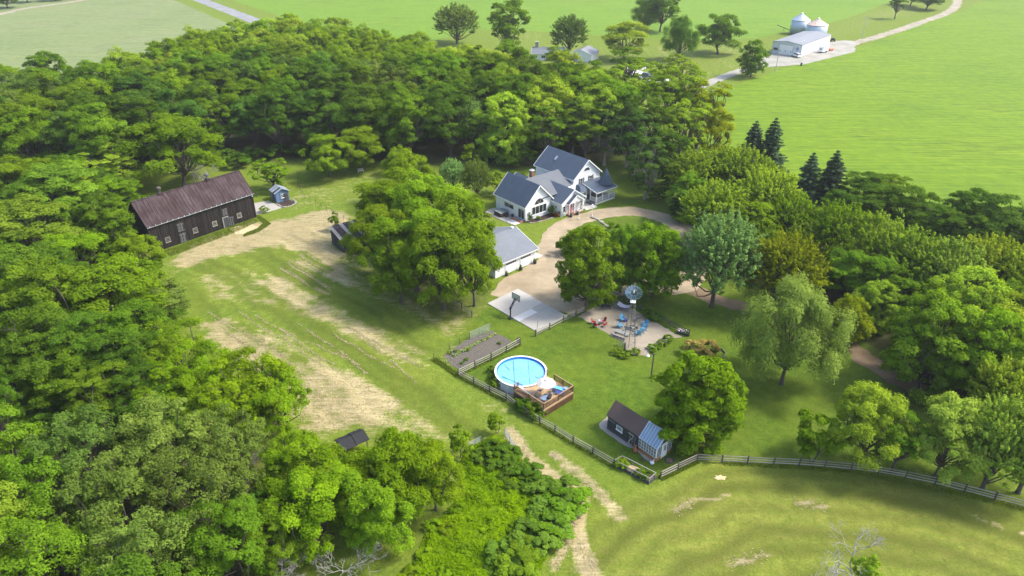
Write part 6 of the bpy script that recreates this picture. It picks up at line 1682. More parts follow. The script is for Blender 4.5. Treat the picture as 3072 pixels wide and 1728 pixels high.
def spruce(seed, Ht=12.0, Rc=3.0, tiers=24, leaf=.13, ragged=.25):
    rng = np.random.default_rng(seed)
    mb = MB(); mb.tube([(0, 0, -.1), (0, 0, Ht * .5), (0, 0, Ht * .97)], [.2, .12, .02], 7, caps=False)
    pos = []; nr = []; var = []; sz = []; al = []
    for i in range(tiers):
        f = i / (tiers - 1); z = Ht * (.07 + .91 * f); R = Rc * (1 - f) ** .72 * rng.uniform(.82, 1.08) + .1
        nb_ = int(9 + 6 * (1 - f))
        for k in range(nb_):
            a = 2 * math.pi * (k + rng.random() * .7) / nb_ + i * .7; L = R * rng.uniform(1 - ragged, 1.08)
            n = int(16 + 34 * L); t = rng.random(n) ** .7
            o = np.array([math.cos(a), math.sin(a), 0]); s = np.array([-o[1], o[0], 0])
            wv = .26 * L * (1 - t) + .12
            q = np.array([0, 0, z]) + o * (t * L)[:, None] + s * (rng.normal(size=n) * wv * .55)[:, None] + np.array([0, 0, 1]) * (-.30 * L * t + .16 * L * t ** 3 + rng.normal(size=n) * .06 - .10 * rng.random(n))[:, None]
            pos.append(q); nr.append(np.array([0, 0, .9]) + o * .3 + rng.normal(size=(n, 3)) * .4); al.append(np.tile(o, (n, 1)) + rng.normal(size=(n, 3)) * .45 + s * .0)
            var.append(np.clip(.25 + t * .5 + rng.normal(size=n) * .15, 0, 1)); sz.append(leaf * rng.uniform(.6, 1.2, n))
            if k % 3 == 0: mb.tube([(0, 0, z), tuple(np.array([0, 0, z]) + o * L * .8 + np.array([0, 0, -.2 * L]))], [.035, .01], 3, caps=False)
    return mb, (np.concatenate(pos), np.concatenate(nr), np.concatenate(sz), np.concatenate(var), np.concatenate(al), 1.9, rng)
def bare(seed, Ht=9.0, spread=.55, depth=6, r0=.2, n0=3):
    rng = np.random.default_rng(seed); mb = MB()
    def grow(p, d, L, r, k):
        q = p + d * L
        mid = (p + q) / 2 + rng.normal(size=3) * L * .09
        mb.tube([p, mid, q], [r, r * .85, r * .68], 5 if k > 2 else 4, caps=False)
        if k == 0: return
        for j in range(n0 if k > 1 else 2):
            e = d + rng.normal(size=3) * spread; e[2] += .12; e /= np.linalg.norm(e)
            grow(q if j else mid * .3 + q * .7, e, L * rng.uniform(.6, .82), max(.012, r * .66), k - 1)
    grow(np.zeros(3), np.array([0, 0, 1.0]), Ht * .27, r0, depth)
    return mb, None

PROTO = {}
def proto(key, gen, mat=None, bark=None):
    mb, lf = gen
    tm = mb.mesh('trunk', fix=False); tm.materials.append(bark or M['bark'])
    tm.polygons.foreach_set('use_smooth', [True] * len(tm.polygons))
    cm = None
    if lf is not None:
        pos, nr, sz, var, al, el, rng = lf
        cm = leaf_mesh('crown', pos, nr, sz, var, el, al, rng); cm.materials.append(mat or M['leaf'])
    PROTO[key] = (tm, cm)
for k in range(3): proto('maple%d' % k, broadleaf(100 + k, 14, 5.6, -.03, 66, 8, 66, .112, .85, pointy=.5, br=(.21, .33), low=-.97, wide=.15))
for k in range(4): proto('oak%d' % k, broadleaf(200 + k, 16, 6.0, .10, 34, 10, 115, .102, .75, br=(.22, .38), cr=(.3, .55), low=-.7))
for k in range(2): proto('nearoak%d' % k, broadleaf(240 + k, 16, 6.0, .10, 40, 12, 110, .085, .75, br=(.2, .36), cr=(.26, .48), low=-.6))
for k in range(4): proto('walnut%d' % k, broadleaf(300 + k, 14, 5.4, .08, 30, 10, 140, .092, .62, droop=.7, up=.65, br=(.24, .40), cr=(.28, .55), low=-.75, wide=.15))
for k in range(2): proto('locust%d' % k, broadleaf(400 + k, 12, 6.0, .12, 40, 9, 95, .085, .5, droop=.8, up=.7, br=(.2, .32), cr=(.25, .5)))
for k in range(2): proto('olive%d' % k, broadleaf(500 + k, 14, 6.6, .10, 46, 13, 75, .082, .85, br=(.18, .30), cr=(.22, .40), low=-.6))
for k in range(2): proto('silver%d' % k, shooty(600 + k, 14, 5.3, .08, 700, .10, 1.5, 34))
for k in range(3): proto('poplar%d' % k, shooty(620 + k, 14, 5.2, .06, 800, .10, 1.15, 32))
for k in range(3): proto('spruce%d' % k, spruce(700 + k, 13, 3.4, 17, .13, .42), M['needle'])
for k in range(2): proto('pine%d' % k, broadleaf(720 + k, 15, 4.3, .10, 34, 7, 85, .12, .5, pointy=.9, droop=.3, br=(.22, .36), low=-.8), M['leaf'], M['bark_pale'])
for k in range(1): proto('willow%d' % k, broadleaf(800 + k, 13, 6.4, .06, 38, 11, 150, .058, .8, droop=1.5, up=.7, br=(.22, .36), cr=(.28, .5), low=-.6, wide=.15, elong=2.6))
for k in range(3): proto('sapling%d' % k, broadleaf(900 + k, 6.5, 2.5, .08, 16, 6, 75, .085, .8, stems=2, br=(.26, .42), low=-.7))
for k in range(3): proto('shrub%d' % k, broadleaf(950 + k, 2.2, 1.3, .0, 12, 5, 85, .06, .8, stems=3, br=(.3, .46), low=-.5))
for k in range(3): proto('sparse%d' % k, broadleaf(970 + k, 15, 5.0, .14, 36, 8, 80, .105, .62, br=(.18, .32), cr=(.3, .52), open_=.08))
for k in range(1): proto('dome%d' % k, broadleaf(985 + k, 8.5, 3.6, -.06, 80, 8, 75, .08, .9, pointy=.3, br=(.2, .32), low=-.99, wide=.35))
proto('column0', shooty(640, 3.0, .55, .02, 90, .06, .5, 20))
for k in range(3): proto('bare%d' % k, bare(1000 + k, 9, .55, 6, .10, 3), None, M['dead_branch'])
print('leaf faces', sum(len(c.polygons) for t_, c in PROTO.values() if c), 'bark', sum(len(t_.polygons) for t_, c in PROTO.values()))

HGT = dict(maple=14, oak=16, nearoak=16, walnut=14, locust=12, olive=14, silver=14, poplar=14, spruce=13, pine=15, willow=13, sapling=6.5, shrub=2.2, sparse=15, dome=8.5, column=3.0, bare=9)
RAD = dict(maple=5.6, oak=6.0, nearoak=6.0, walnut=5.4, locust=6.0, olive=6.6, silver=5.8, poplar=5.6, spruce=3.1, pine=4.3, willow=6.8, sapling=2.5, shrub=1.3, sparse=5.0, dome=3.6, column=.55, bare=3.5)
trnd = random.Random(77)
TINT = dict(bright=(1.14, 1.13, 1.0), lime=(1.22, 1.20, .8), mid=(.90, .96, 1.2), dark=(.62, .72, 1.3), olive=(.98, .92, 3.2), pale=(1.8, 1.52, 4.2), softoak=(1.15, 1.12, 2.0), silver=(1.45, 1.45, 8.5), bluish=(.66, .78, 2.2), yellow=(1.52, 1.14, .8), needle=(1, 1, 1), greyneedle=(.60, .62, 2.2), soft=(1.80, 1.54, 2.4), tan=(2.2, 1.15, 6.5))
PLACED = []
def tree(kind, p, h=None, r=None, tint='mid', label=None, group=None, name=None, cat='tree', rz=None):
    var = [k for k in PROTO if k.rstrip('0123456789') == kind]
    tm, cm = PROTO[var[trnd.randrange(len(var))]]
    nm = name or {'spruce': 'spruce_tree', 'pine': 'pine_tree', 'willow': 'willow_tree', 'shrub': 'shrub', 'bare': 'dead_tree', 'column': 'clipped_evergreen'}.get(kind, 'broadleaf_tree')
    t = thing(nm, label, cat, (p[0], p[1], 0), trnd.uniform(0, 6.28) if rz is None else rz, group)
    sz_ = (h or HGT[kind]) / HGT[kind]; sr = (r or RAD[kind] * sz_) / RAD[kind]
    c = TINT[tint] if isinstance(tint, str) else tint
    j = trnd.uniform(.84, 1.16); jr = trnd.uniform(.90, 1.10)
    ax_ = trnd.uniform(.93, 1.07)
    for nm2, me in (('trunk', tm), ('crown', cm)):
        if me is None: continue
        o = link_mesh(nm2, me, None, t); o.scale = (sr * ax_, sr / ax_, sz_)
        if nm2 == 'crown': o.color = (c[0] * j * jr, c[1] * j, c[2] * j, 1)
    PLACED.append((p[0], p[1], (r or RAD[kind] * sz_)))
    return t
def crown_at(x, y, w, kind, tint, h, label, group=None, ratio=.55, **kw):
    """crown middle at view pixel (x, y), w pixels wide, tree h metres tall: where it must stand"""
    p = V(x, y, h * ratio)
    d = (Vector(p) - cam.location).dot(Vector((0, math.cos(PITCH), -math.sin(PITCH))))
    r = w / 2 * VS * d / FPX
    return tree(kind, p, h, r, tint, label, group, **kw)
def base_at(p, kind, tint, h, r, label, group=None, **kw):
    return tree(kind, p, h, r, tint, label, group, **kw)

# ---- trees that stand apart, each where its trunk or crown shows -------------------------
WN = 'walnut trees beside the garage'
for x, y, w, h in ((985, 500, 180, 15), (1075, 520, 190, 17), (950, 590, 160, 14), (1040, 600, 210, 18), (1160, 575, 170, 17), (1110, 650, 200, 17), (1190, 650, 140, 16), (1000, 650, 170, 15), (1020, 440, 130, 13)):
    crown_at(x, y, w, 'walnut', 'bright', h, 'bright green feathery walnut in the clump hiding the garage', WN)
base_at(V(1475, 772), 'maple', (1.08, 1.14, .9), 15.2, 5.0, 'round green maple at the court corner, nearest the gravel apron')
base_at(V(1640, 745), 'maple', (1.08, 1.14, .9), 14.2, 5.0, 'green maple on the drive island behind the windmill')
base_at(V(1560, 735), 'maple', 'mid', 13.5, 3.6, 'narrow green maple between the court maple and the windmill maple')
base_at(V(1590, 640), 'sapling', 'dark', 5.0, 2.4, 'dark bushy young tree at the top of the drive island', name='broadleaf_tree')
base_at(V(1425, 640), 'shrub', 'dark', 3.2, 2.0, 'dark green bush at the garage side tip of the drive island', cat='bush')
base_at(V(1460, 640), 'sapling', 'yellow', 4.2, 2.0, 'yellow tipped young shrub on the drive island', name='shrub', cat='bush')
base_at(V(1545, 590), 'shrub', 'mid', 2.4, 1.9, 'green bush on the island opposite the porch', cat='bush')
base_at(V(1790, 772), 'silver', 'silver', 16.5, 6.9, 'pale silvery maple with upright shoots by the dirt lane')
crown_at(1975, 680, 215, 'poplar', 'yellow', 14, 'yellowish green round tree between the silvery maple and the willow')
base_at(V(1965, 965), 'willow', (1.55, 1.42, 5.5), 16.5, 7.9, 'large pale green weeping willow on the lower lawn')
base_at(V(1738, 1104), 'dome', 'lime', 12.6, 5.3, 'vivid lime green dome shaped tree behind the greenhouse')
base_at(V(1745, 1055), 'sapling', 'lime', 7.5, 2.8, 'lime green small tree on the yard light side of the dome tree')
FR = 'trees along the lower pasture fence'
for (q, kd, tn, h, r, lb) in (((2040, 1162), 'sapling', 'lime', 8.0, 2.9, 'small bright tree at the lower fence, first beyond the greenhouse'), ((2160, 1170), 'walnut', 'soft', 12.0, 4.3, 'taller yellow green tree at the lower fence, beside the small bright one'), ((2242, 1190), 'sparse', 'mid', 9.5, 3.2, 'thin dark stemmed tree at the lower fence'),
                          ((2352, 1200), 'walnut', 'pale', 11.5, 4.4, 'soft green tree leaning over the lower fence'), ((2470, 1230), 'poplar', 'pale', 12.8, 4.4, 'pale green shooty tree at the lower fence'), ((2560, 1240), 'poplar', 'pale', 13.5, 4.8, 'tall pale green tree at the end of the lower fence')):
    base_at(V(*q), kd, tn, h, r, lb, FR)
for q, h in (((1905, 305), 12.5), ((1953, 303), 13.0), ((2048, 388), 11.5), ((2108, 385), 12.0)):
    p = V(q[0], q[1], h * .97); tree('spruce', p, h + trnd.uniform(-1.5, .5), trnd.uniform(3.8, 4.6), (1.0, 1.05, .95), 'dark blue green spruce standing at the crop field edge', 'spruces at the crop field edge')
base_at(V(1622, 500), 'pine', 'greyneedle', 15, 4.6, 'tall grey green pine behind the porch turret'); base_at(V(1520, 415), 'pine', (.40, .50, 1.5), 17, 5.2, 'dark pine directly behind the two storey roof'); base_at(V(1575, 420), 'pine', (.42, .50, 1.6), 17, 5.6, 'dark pine between the house and the grey pine'); base_at(V(1440, 385), 'pine', 'greyneedle', 15, 5, 'grey green pine behind the house chimney')
base_at(V(1706, 555), 'pine', (.36, .48, 1.5), 6.0, 2.3, 'small dark conifer at the bend of the drive')
BT = 'trees on the grass round the barn'
for (q, kd, tn, h, r, lb) in (((465, 470), 'walnut', 'bright', 17.5, 9.6, 'large bright green spreading tree behind the barn roof'), ((830, 445), 'walnut', 'bright', 10.5, 6.0, 'bright round tree of the pair behind the barn, nearer the blue shed'), ((910, 425), 'walnut', 'bright', 11, 6.2, 'bright round tree of the pair behind the barn, nearer the white house'), ((690, 478), 'sparse', 'bright', 8.2, 4.8, 'thin leaved apple tree beside the blue shed'),
                          ((1012, 395), 'walnut', 'bright', 15.9, 7.2, 'bright maple at the wood edge above the grass lane'), ((1010, 440), 'walnut', 'bright', 7.5, 3.0, 'small bright tree near the lane behind the walnut clump'), ((1200, 500), 'poplar', 'olive', 9.0, 3.4, 'grey green willowy tree behind the hot tub patio'), ((1140, 490), 'poplar', 'silver', 8.5, 3.3, 'silvery green tree next to the grey green one by the hot tub'),
                          ((1250, 490), 'sapling', 'soft', 5.5, 2.6, 'soft green bush tree close to the hot tub patio'), ((1070, 500), 'walnut', 'bright', 8.0, 3.4, 'bright tree between the lane and the silvery tree'), ((1180, 430), 'sapling', 'bright', 7.0, 2.4, 'slim bright young tree behind the silvery tree'), ((1115, 300), 'maple', 'bright', 15, 4.5, 'vivid green maple standing out of the dark wood'), ((1185, 380), 'poplar', 'silver', 14, 4.2, 'silvery poplar at the edge of the wood behind the house'),
                          ((1370, 385), 'sapling', 'bright', 6.0, 2.3, 'bright young tree rising behind the house roof')):
    base_at(V(*q), kd, tn, h, r, lb, BT)
crown_at(350, 640, 120, 'walnut', 'bright', 10, 'bright green young tree at the barn front corner')
dd = tree('bare', V(492, 470), 10.5, 3.0, 'tan', 'bleached dead tree poking above the barn roof'); tree('bare', V(530, 478), 8.0, 3.0, 'tan', 'low bleached dead tree just behind the barn ridge')
db_ = tree('bare', V(2130, 1480), 8.5, 4.2, 'tan', 'bare grey tree standing in the lower pasture', name='dead_tree'); base_at(V(2165, 1475), 'sapling', 'soft', 5.0, 1.3, 'pale green sapling growing against the bare pasture tree')
tree('bare', V(1255, 340), 13, 5.0, 'tan', 'twisted bare tree behind the house among green trees'); crown_at(1105, 190, 90, 'bare', 'tan', 13, 'grey bare tree inside the wood behind the house'); 
# far farmyard trees
FY = 'shade trees round the far farmhouse'
for (q, kd, tn, h, r, lb) in (((1278, 145), 'oak', 'mid', 24, 8.5, 'tallest dark shade tree before the far crop field'), ((1150, 110), 'poplar', 'olive', 17, 11, 'broad grey green tree beside the tallest shade tree'), ((1430, 140), 'poplar', 'olive', 16, 8.6, 'wide grey green tree beside the far house'), ((1570, 150), 'walnut', 'soft', 16, 9.5, 'broad yellow green tree between the far garage and the pickup'),
                          ((1705, 152), 'willow', (.62, .75, .75), 17, 8.0, 'drooping dark green tree above the parking pad'), ((1805, 136), 'walnut', 'mid', 18, 9.2, 'dark spreading tree standing alone on the far lawn'), ((1888, 193), 'maple', 'mid', 13.5, 5.4, 'neat dark tree beside the farm drive'), ((1660, 80), 'oak', 'mid', 21, 9.0, 'dark double tree at the far crop field edge'), ((1625, 78), 'willow', (.75, .85, .95), 15, 8.6, 'grey green drooping tree in front of the dark double tree'),
                          ((1575, 222), 'sparse', 'mid', 15, 6.5, 'open branched tree below the far garage'), ((1700, 235), 'sparse', 'soft', 14, 6.8, 'open branched tree hiding the end of the farm drive'), ((1400, 170), 'walnut', 'soft', 9, 5.0, 'yellow green small tree in front of the far house'), ((2250, 48), 'sparse', 'dark', 15, 5.0, 'distant dark tree beyond the grain bins'), ((2330, 24), 'oak', 'dark', 11, 9, 'distant dark thicket tree at the track end'), ((2290, 14), 'oak', 'mid', 12, 8, 'distant round tree right at the track end')):
    base_at(V(*q), kd, tn, h, r, lb, FY)
for x, y in ((20, 20), (70, 6), (140, 2), (200, -4), (-40, 30)):
    base_at(V(x, y), 'oak', 'dark', 9, 7, 'distant dark tree along the track beyond the hay field', 'distant trees beyond the hay field')

# ---- the woods ------------------------------------------------------------------------------
def scatter(poly, spacing, seed, avoid=0.8):
    r = random.Random(seed); xs_ = [p[0] for p in poly]; ys_ = [p[1] for p in poly]; out = []
    area = (max(xs_) - min(xs_)) * (max(ys_) - min(ys_))
    for _ in range(int(area / spacing ** 2 * 9)):
        x, y = r.uniform(min(xs_), max(xs_)), r.uniform(min(ys_), max(ys_))
        if poly_sd(np.array([x]), np.array([y]), poly)[0] < 0: continue
        if any((x - a) ** 2 + (y - b) ** 2 < spacing ** 2 for a, b in out): continue
        if any((x - a) ** 2 + (y - b) ** 2 < (avoid * rr) ** 2 for a, b, rr in PLACED): continue
        out.append((x, y))
    return out
def view_xy(x, y, z):
    d = y * math.cos(PITCH) - (z - CAM_H) * math.sin(PITCH); u = y * math.sin(PITCH) + (z - CAM_H) * math.cos(PITCH)
    return (1536 + FPX * x / d) / VS, (864 - FPX * u / d) / VS
HAND = list(PLACED)
# hand-set crowns at the wood's left and lower edges, nearest the drone
LW = 'trees of the near wood'
for x, y, w, kd, tn, h, lb in ((70, 455, 190, 'walnut', 'bright', 13, 'bright leafy tree'), (150, 490, 210, 'oak', 'softoak', 14, 'soft green tree'), (250, 430, 190, 'sparse', 'soft', 13, 'soft green tree'), (285, 500, 150, 'maple', 'bright', 10, 'bright leafy tree'), (60, 590, 240, 'oak', 'softoak', 15, 'soft green tree'), (190, 560, 150, 'maple', 'mid', 11, 'mid green tree'), (30, 700, 200, 'oak', 'dark', 15, 'dark green oak'),
                               (130, 760, 240, 'oak', 'mid', 15, 'mid green tree'), (175, 645, 170, 'walnut', 'lime', 11, 'lime green tree'), (290, 745, 250, 'walnut', 'bright', 14, 'bright leafy tree'), (405, 775, 150, 'sparse', 'olive', 10, 'olive green open tree'), (90, 880, 230, 'oak', 'dark', 15, 'dark green oak'), (230, 880, 200, 'oak', 'dark', 13, 'dark green oak'), (330, 850, 190, 'oak', 'mid', 12, 'mid green tree'), 
                               (430, 880, 190, 'locust', 'bright', 11, 'bright open tree'), (500, 940, 230, 'locust', 'lime', 12, 'lime green feathery locust'), (610, 970, 260, 'locust', 'lime', 12.5, 'lime green feathery locust'), (690, 1010, 190, 'locust', 'lime', 10.5, 'lime green feathery locust'), (560, 1050, 240, 'locust', 'lime', 11, 'lime green feathery locust'), (440, 1000, 200, 'locust', 'lime', 11, 'lime green feathery locust'), (-30, 1000, 120, 'oak', 'dark', 14, 'dark green oak'), (260, 1000, 200, 'oak', 'mid', 10, 'mid green tree'), 
                               (200, 1150, 300, 'olive', 'olive', 13, 'olive green fine leaved tree'), (400, 1140, 330, 'olive', 'olive', 14, 'olive green fine leaved tree'), (560, 1130, 240, 'olive', 'olive', 12, 'olive green fine leaved tree'), (90, 1250, 280, 'olive', 'mid', 13, 'olive green fine leaved tree'), (300, 1270, 320, 'olive', 'olive', 14, 'olive green fine leaved tree'), (500, 1250, 300, 'olive', 'olive', 13, 'olive green fine leaved tree'), (120, 1400, 320, 'oak', 'mid', 13, 'mid green tree'), (350, 1400, 300, 'olive', 'olive', 12, 'olive green fine leaved tree'), (560, 1370, 260, 'oak', 'mid', 11, 'mid green tree'), (-40, 1150, 260, 'oak', 'mid', 14, 'mid green tree'), (-60, 1350, 300, 'oak', 'softoak', 14, 'soft green tree'), (620, 1300, 170, 'oak', 'dark', 8, 'dark green oak'),
                               (750, 1180, 190, 'walnut', 'lime', 11, 'lime green walnut'), (870, 1205, 220, 'walnut', 'lime', 10, 'lime green walnut'), (1000, 1190, 200, 'walnut', 'lime', 11.5, 'lime green walnut'), (1090, 1190, 150, 'walnut', 'lime', 10, 'lime green walnut'), (800, 1270, 230, 'walnut', 'lime', 11, 'lime green walnut'), (940, 1270, 210, 'walnut', 'bright', 11, 'lime green walnut'), (720, 1220, 140, 'oak', 'mid', 9, 'mid green tree'), (690, 1350, 200, 'oak', 'mid', 8, 'mid green tree')):
    where = 'by the black roofed shelter' if (x > 650 and 'walnut' in lb) else ('at the meadow edge of the wood below the barn' if (x > 230 and y < 1100) else ('deep in the wood below the barn' if y < 1080 else 'in the wood below the black roofed shelter'))
    crown_at(x, y, w, 'nearoak' if (kd == 'oak' and y > 850) else kd, tn, h, lb + ' ' + where, LW + ' ' + where)
RH = 'tall open trees between the house lawn and the crop field'
for x, y, w, kd, tn, h in ((1600, 215, 150, 'sparse', 'soft', 20), (1690, 245, 170, 'sparse', 'soft', 23), (1765, 270, 140, 'sparse', 'yellow', 20), (1640, 300, 150, 'sparse', 'mid', 20), (1720, 320, 140, 'sparse', 'soft', 19), (1790, 330, 110, 'walnut', 'yellow', 15), (1550, 270, 140, 'oak', 'mid', 19), (1690, 390, 130, 'oak', 'dark', 13), (1600, 350, 120, 'pine', (.45, .52, 1.6), 16), (1490, 250, 140, 'maple', 'soft', 18)):
    crown_at(x, y, w, kd, tn, h, 'tall open branched tree behind the house, towards the crop field', RH)
# right-hand belt of pale maples
for x, y, w, kd, tn, h, lb in ((1760, 440, 170, 'poplar', 'soft', 13, 'pale green shooty maple'), (1860, 440, 190, 'poplar', 'soft', 14, 'pale green shooty maple'), (1800, 530, 190, 'poplar', 'soft', 13, 'pale green shooty maple'), (1930, 500, 190, 'poplar', 'soft', 14, 'pale green shooty maple'), (1990, 560, 170, 'poplar', 'bright', 12, 'pale green shooty maple'), (1900, 570, 160, 'maple', 'bright', 11, 'green maple'), (2110, 590, 190, 'poplar', 'bright', 13, 'pale green shooty maple'),
                               (2200, 620, 190, 'poplar', 'soft', 13, 'pale green shooty maple'), (2160, 700, 170, 'oak', 'mid', 11, 'green maple'), (2290, 660, 200, 'poplar', 'soft', 13, 'pale green shooty maple'), (2240, 730, 150, 'maple', 'mid', 10, 'green maple'), (2390, 690, 210, 'poplar', 'pale', 13, 'pale green shooty maple'), (2490, 680, 200, 'poplar', 'soft', 13, 'pale green shooty maple'), (2580, 710, 200, 'poplar', 'soft', 13, 'pale green shooty maple'), (2350, 850, 230, 'maple', 'mid', 15, 'deep green maple'), (2430, 770, 200, 'maple', 'soft', 14, 'green maple'),
                               (2490, 880, 220, 'maple', 'bright', 14, 'green maple'), (2570, 830, 200, 'maple', 'soft', 14, 'green maple'), (2590, 960, 190, 'maple', 'bright', 12, 'green maple'), (2140, 800, 110, 'maple', 'yellow', 9, 'green maple'), (2650, 760, 220, 'poplar', 'soft', 13, 'pale green shooty maple')):
    crown_at(x, y, w, kd, tn, h, lb + ' in the tree belt between the lawn and the crop field', lb + 's in the maple belt')
for x, y, w, kd, tn, h in ((2180, 480, 140, 'oak', 'dark', 9), (2290, 520, 150, 'walnut', 'dark', 11), (2440, 540, 130, 'oak', 'dark', 11), (2350, 560, 130, 'oak', 'dark', 9), (2540, 570, 190, 'oak', 'bluish', 13), (2120, 520, 110, 'oak', 'dark', 8), (2640, 600, 190, 'oak', 'bluish', 13), (2480, 600, 130, 'oak', 'dark', 10), (2235, 470, 110, 'sparse', 'mid', 8), (2400, 590, 120, 'oak', 'dark', 9), (2200, 540, 120, 'oak', 'dark', 8)):
    crown_at(x, y, w, kd, tn, h, 'dark green tree on the crop field side of the maple belt', 'dark trees on the crop field side')
# wood behind: scattered, kind and tone follow the place
for (x, y) in scatter(WOODS['behind'], 8.0, 5, .55):
    vx, vy = view_xy(x, y, 9)
    if vx < -90 or vx > 2700: continue
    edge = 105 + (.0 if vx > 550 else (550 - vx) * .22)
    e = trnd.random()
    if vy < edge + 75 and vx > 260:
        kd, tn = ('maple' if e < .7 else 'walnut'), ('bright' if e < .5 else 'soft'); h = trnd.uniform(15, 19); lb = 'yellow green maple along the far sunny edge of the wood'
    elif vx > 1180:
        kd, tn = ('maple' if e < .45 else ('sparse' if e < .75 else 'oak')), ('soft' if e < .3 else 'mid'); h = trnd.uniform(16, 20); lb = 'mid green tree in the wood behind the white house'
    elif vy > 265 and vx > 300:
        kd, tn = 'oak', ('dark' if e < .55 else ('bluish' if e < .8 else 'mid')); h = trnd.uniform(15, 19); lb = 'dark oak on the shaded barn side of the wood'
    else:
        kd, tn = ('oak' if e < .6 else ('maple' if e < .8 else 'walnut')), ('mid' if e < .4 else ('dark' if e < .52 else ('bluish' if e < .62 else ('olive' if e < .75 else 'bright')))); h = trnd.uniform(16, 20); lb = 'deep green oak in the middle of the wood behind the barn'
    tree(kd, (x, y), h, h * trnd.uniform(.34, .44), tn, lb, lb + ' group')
for (x, y) in scatter(WOODS['left'], 7.5, 6, .75):
    vx, vy = view_xy(x, y, 9)
    if vx < -120 or vy > 1620 or vx > 640 or (30 < vx < 230 and 960 < vy < 1110): continue
    h = trnd.uniform(9, 13); e = trnd.random()
    tree('nearoak' if e < .7 else 'maple', (x, y), h, h * .42, 'dark' if e < .8 else 'mid', 'lower dark green tree filling gaps of the wood below the barn', 'filler trees of the wood below the barn')
for (x, y) in scatter(WOODS['right'], 7.0, 7, .8):
    vx, vy = view_xy(x, y, 8)
    if vx > 2720: continue
    h = trnd.uniform(8, 11)
    tree('poplar' if trnd.random() < .6 else 'maple', (x, y), h, h * .42, 'soft' if trnd.random() < .5 else 'mid', 'lower green tree filling gaps of the maple belt by the lawn', 'filler trees of the maple belt')
# understorey along wood edges
for x, y, s in ((600, 420, 2.2), (640, 400, 2.0), (560, 405, 2.4), (700, 395, 2.0), (760, 390, 1.8), (960, 385, 2.0), (1290, 420, 2.2), (1330, 410, 2.0), (1270, 400, 2.6), (1400, 400, 1.8), (1300, 455, 1.5), (1240, 455, 1.6), (1660, 500, 1.9), (1690, 470, 2.2), (400, 520, 1.9), (300, 560, 2.0), (250, 600, 2.3), (120, 960, 2.0), (180, 1010, 2.2), (60, 1080, 2.4), (140, 1080, 2.2)):
    base_at(V(x, y), 'shrub', 'dark', s * 1.6, s * 1.5, 'low dark shrub at the foot of the wood edge', 'understorey shrubs', cat='bush')

# ---- shrubs and small plants near the buildings --------------------------------------------
base_at(hw(1.1, -.35), 'column', 'dark', 1.6, .42, 'small clipped dark evergreen at the wreath end of the gable bed', cat='bush'); base_at(hw(6.95, -.55), 'column', 'dark', 2.1, .55, 'tall clipped dark evergreen at the entry end of the gable bed', cat='bush')
base_at(hw(3.3, -.55), 'shrub', 'soft', .8, .6, 'small pale green round shrub in the gable bed', cat='bush'); base_at(hw(7.2, -1.9), 'shrub', (1.3, .32, .5), 1.1, .85, 'dark red leaved bush by the entry wall', cat='bush')
base_at(hw(-3.6, 9.5), 'shrub', 'yellow', .9, .9, 'yellow green shrub beyond the hot tub patio', cat='bush'); base_at(hw(-3.8, 7.5), 'shrub', 'soft', .8, .8, 'low shrub outside the hot tub', cat='bush')
for q, lb in (((95, 480), 'leafy hosta at the pool wall, uppermost of three'), ((120, 640), 'leafy hosta at the pool wall, middle of three'), ((195, 800), 'largest leafy hosta at the pool wall, next to the stones')):
    p = ZP(*q); base_at(p, 'shrub', 'mid', 1.0 if q[0] < 190 else 1.3, .55 if q[0] < 190 else .8, lb, 'hostas at the pool wall', name='hosta', cat='plant')
base_at(ZF(2120, 1120), 'shrub', 'tan', 2.6, 2.4, 'tan brown half dry shrub beside the curved edging', cat='bush'); base_at(ZF(2230, 1190), 'shrub', (.9, .85, 1.0), 1.6, 1.2, 'grey green shrub beside the dry tan one', cat='bush')
for q, s, lb in (((960, 1110), .7, 'green clump at the windmill foot, lawn side'), ((1080, 1150), .8, 'green clump in front of the windmill'), ((1210, 1110), .75, 'green clump at the windmill foot, gravel side'), ((1480, 1060), .8, 'long green clump at the gravel edge'), ((1590, 1000), .75, 'green clump at the gravel edge, between two others'), ((1680, 930), .8, 'green clump at the gravel edge near the trough')):
    base_at(ZF(*q), 'shrub', 'mid', s * 1.1, s * 1.15, lb, 'green clumps round the gravel', name='grass_clump', cat='plant')
for q, lb in (((1390, 600), 'round dark shrub below the dark fence, hammock end'), ((1500, 640), 'round dark shrub below the dark fence, trough end')):
    base_at(ZF(*q), 'shrub', 'dark', 1.5, 1.1, lb, cat='bush')
for q in ((1690, 75), (1780, 95), (1900, 85), (1990, 65)): base_at(ZF(*q), 'shrub', 'dark', 1.0, .8, 'small dark shrub in the row along the lane edge', 'lane edge shrubs', cat='bush')
for k in range(8):
    a = k / 7; p = ZS(60 + 210 * a, 400 + 110 * a); base_at(p, 'shrub', 'dark' if k % 2 else 'mid', trnd.uniform(1.0, 2.0), trnd.uniform(.8, 1.2), 'overgrown green bush on the pasture fence below the deck', 'bushes on the fence below the deck', cat='bush')
for q in ((1230, 1090), (1300, 1110), (1480, 1200), (1540, 1230), (1270, 1070)): base_at(ZS(*q), 'shrub', 'soft' if q[0] < 1400 else 'mid', 1.1, .7, 'leafy vegetable plant in the raised bed', 'plants in the raised bed', name='vegetable_plant', cat='plant')
for k in range(17):
    a = k / 16; p = ZG(505 + (1225 - 505) * a, 655 + (262 - 655) * a)
    base_at((p.x + trnd.uniform(-.1, .1), p.y + trnd.uniform(-.1, .1)), 'shrub', (2.6, 2.0, 14.0), .38, .30, 'pale green cabbage in the garden row', 'cabbages in the garden row', name='cabbage_plant', cat='plant')
for q in ((530, 575), (420, 615), (720, 730), (650, 790), (1320, 435), (740, 560)): base_at(ZG(*q), 'shrub', 'mid', .4, .35, 'small green seedling in the garden soil', 'garden seedlings', name='seedling', cat='plant')
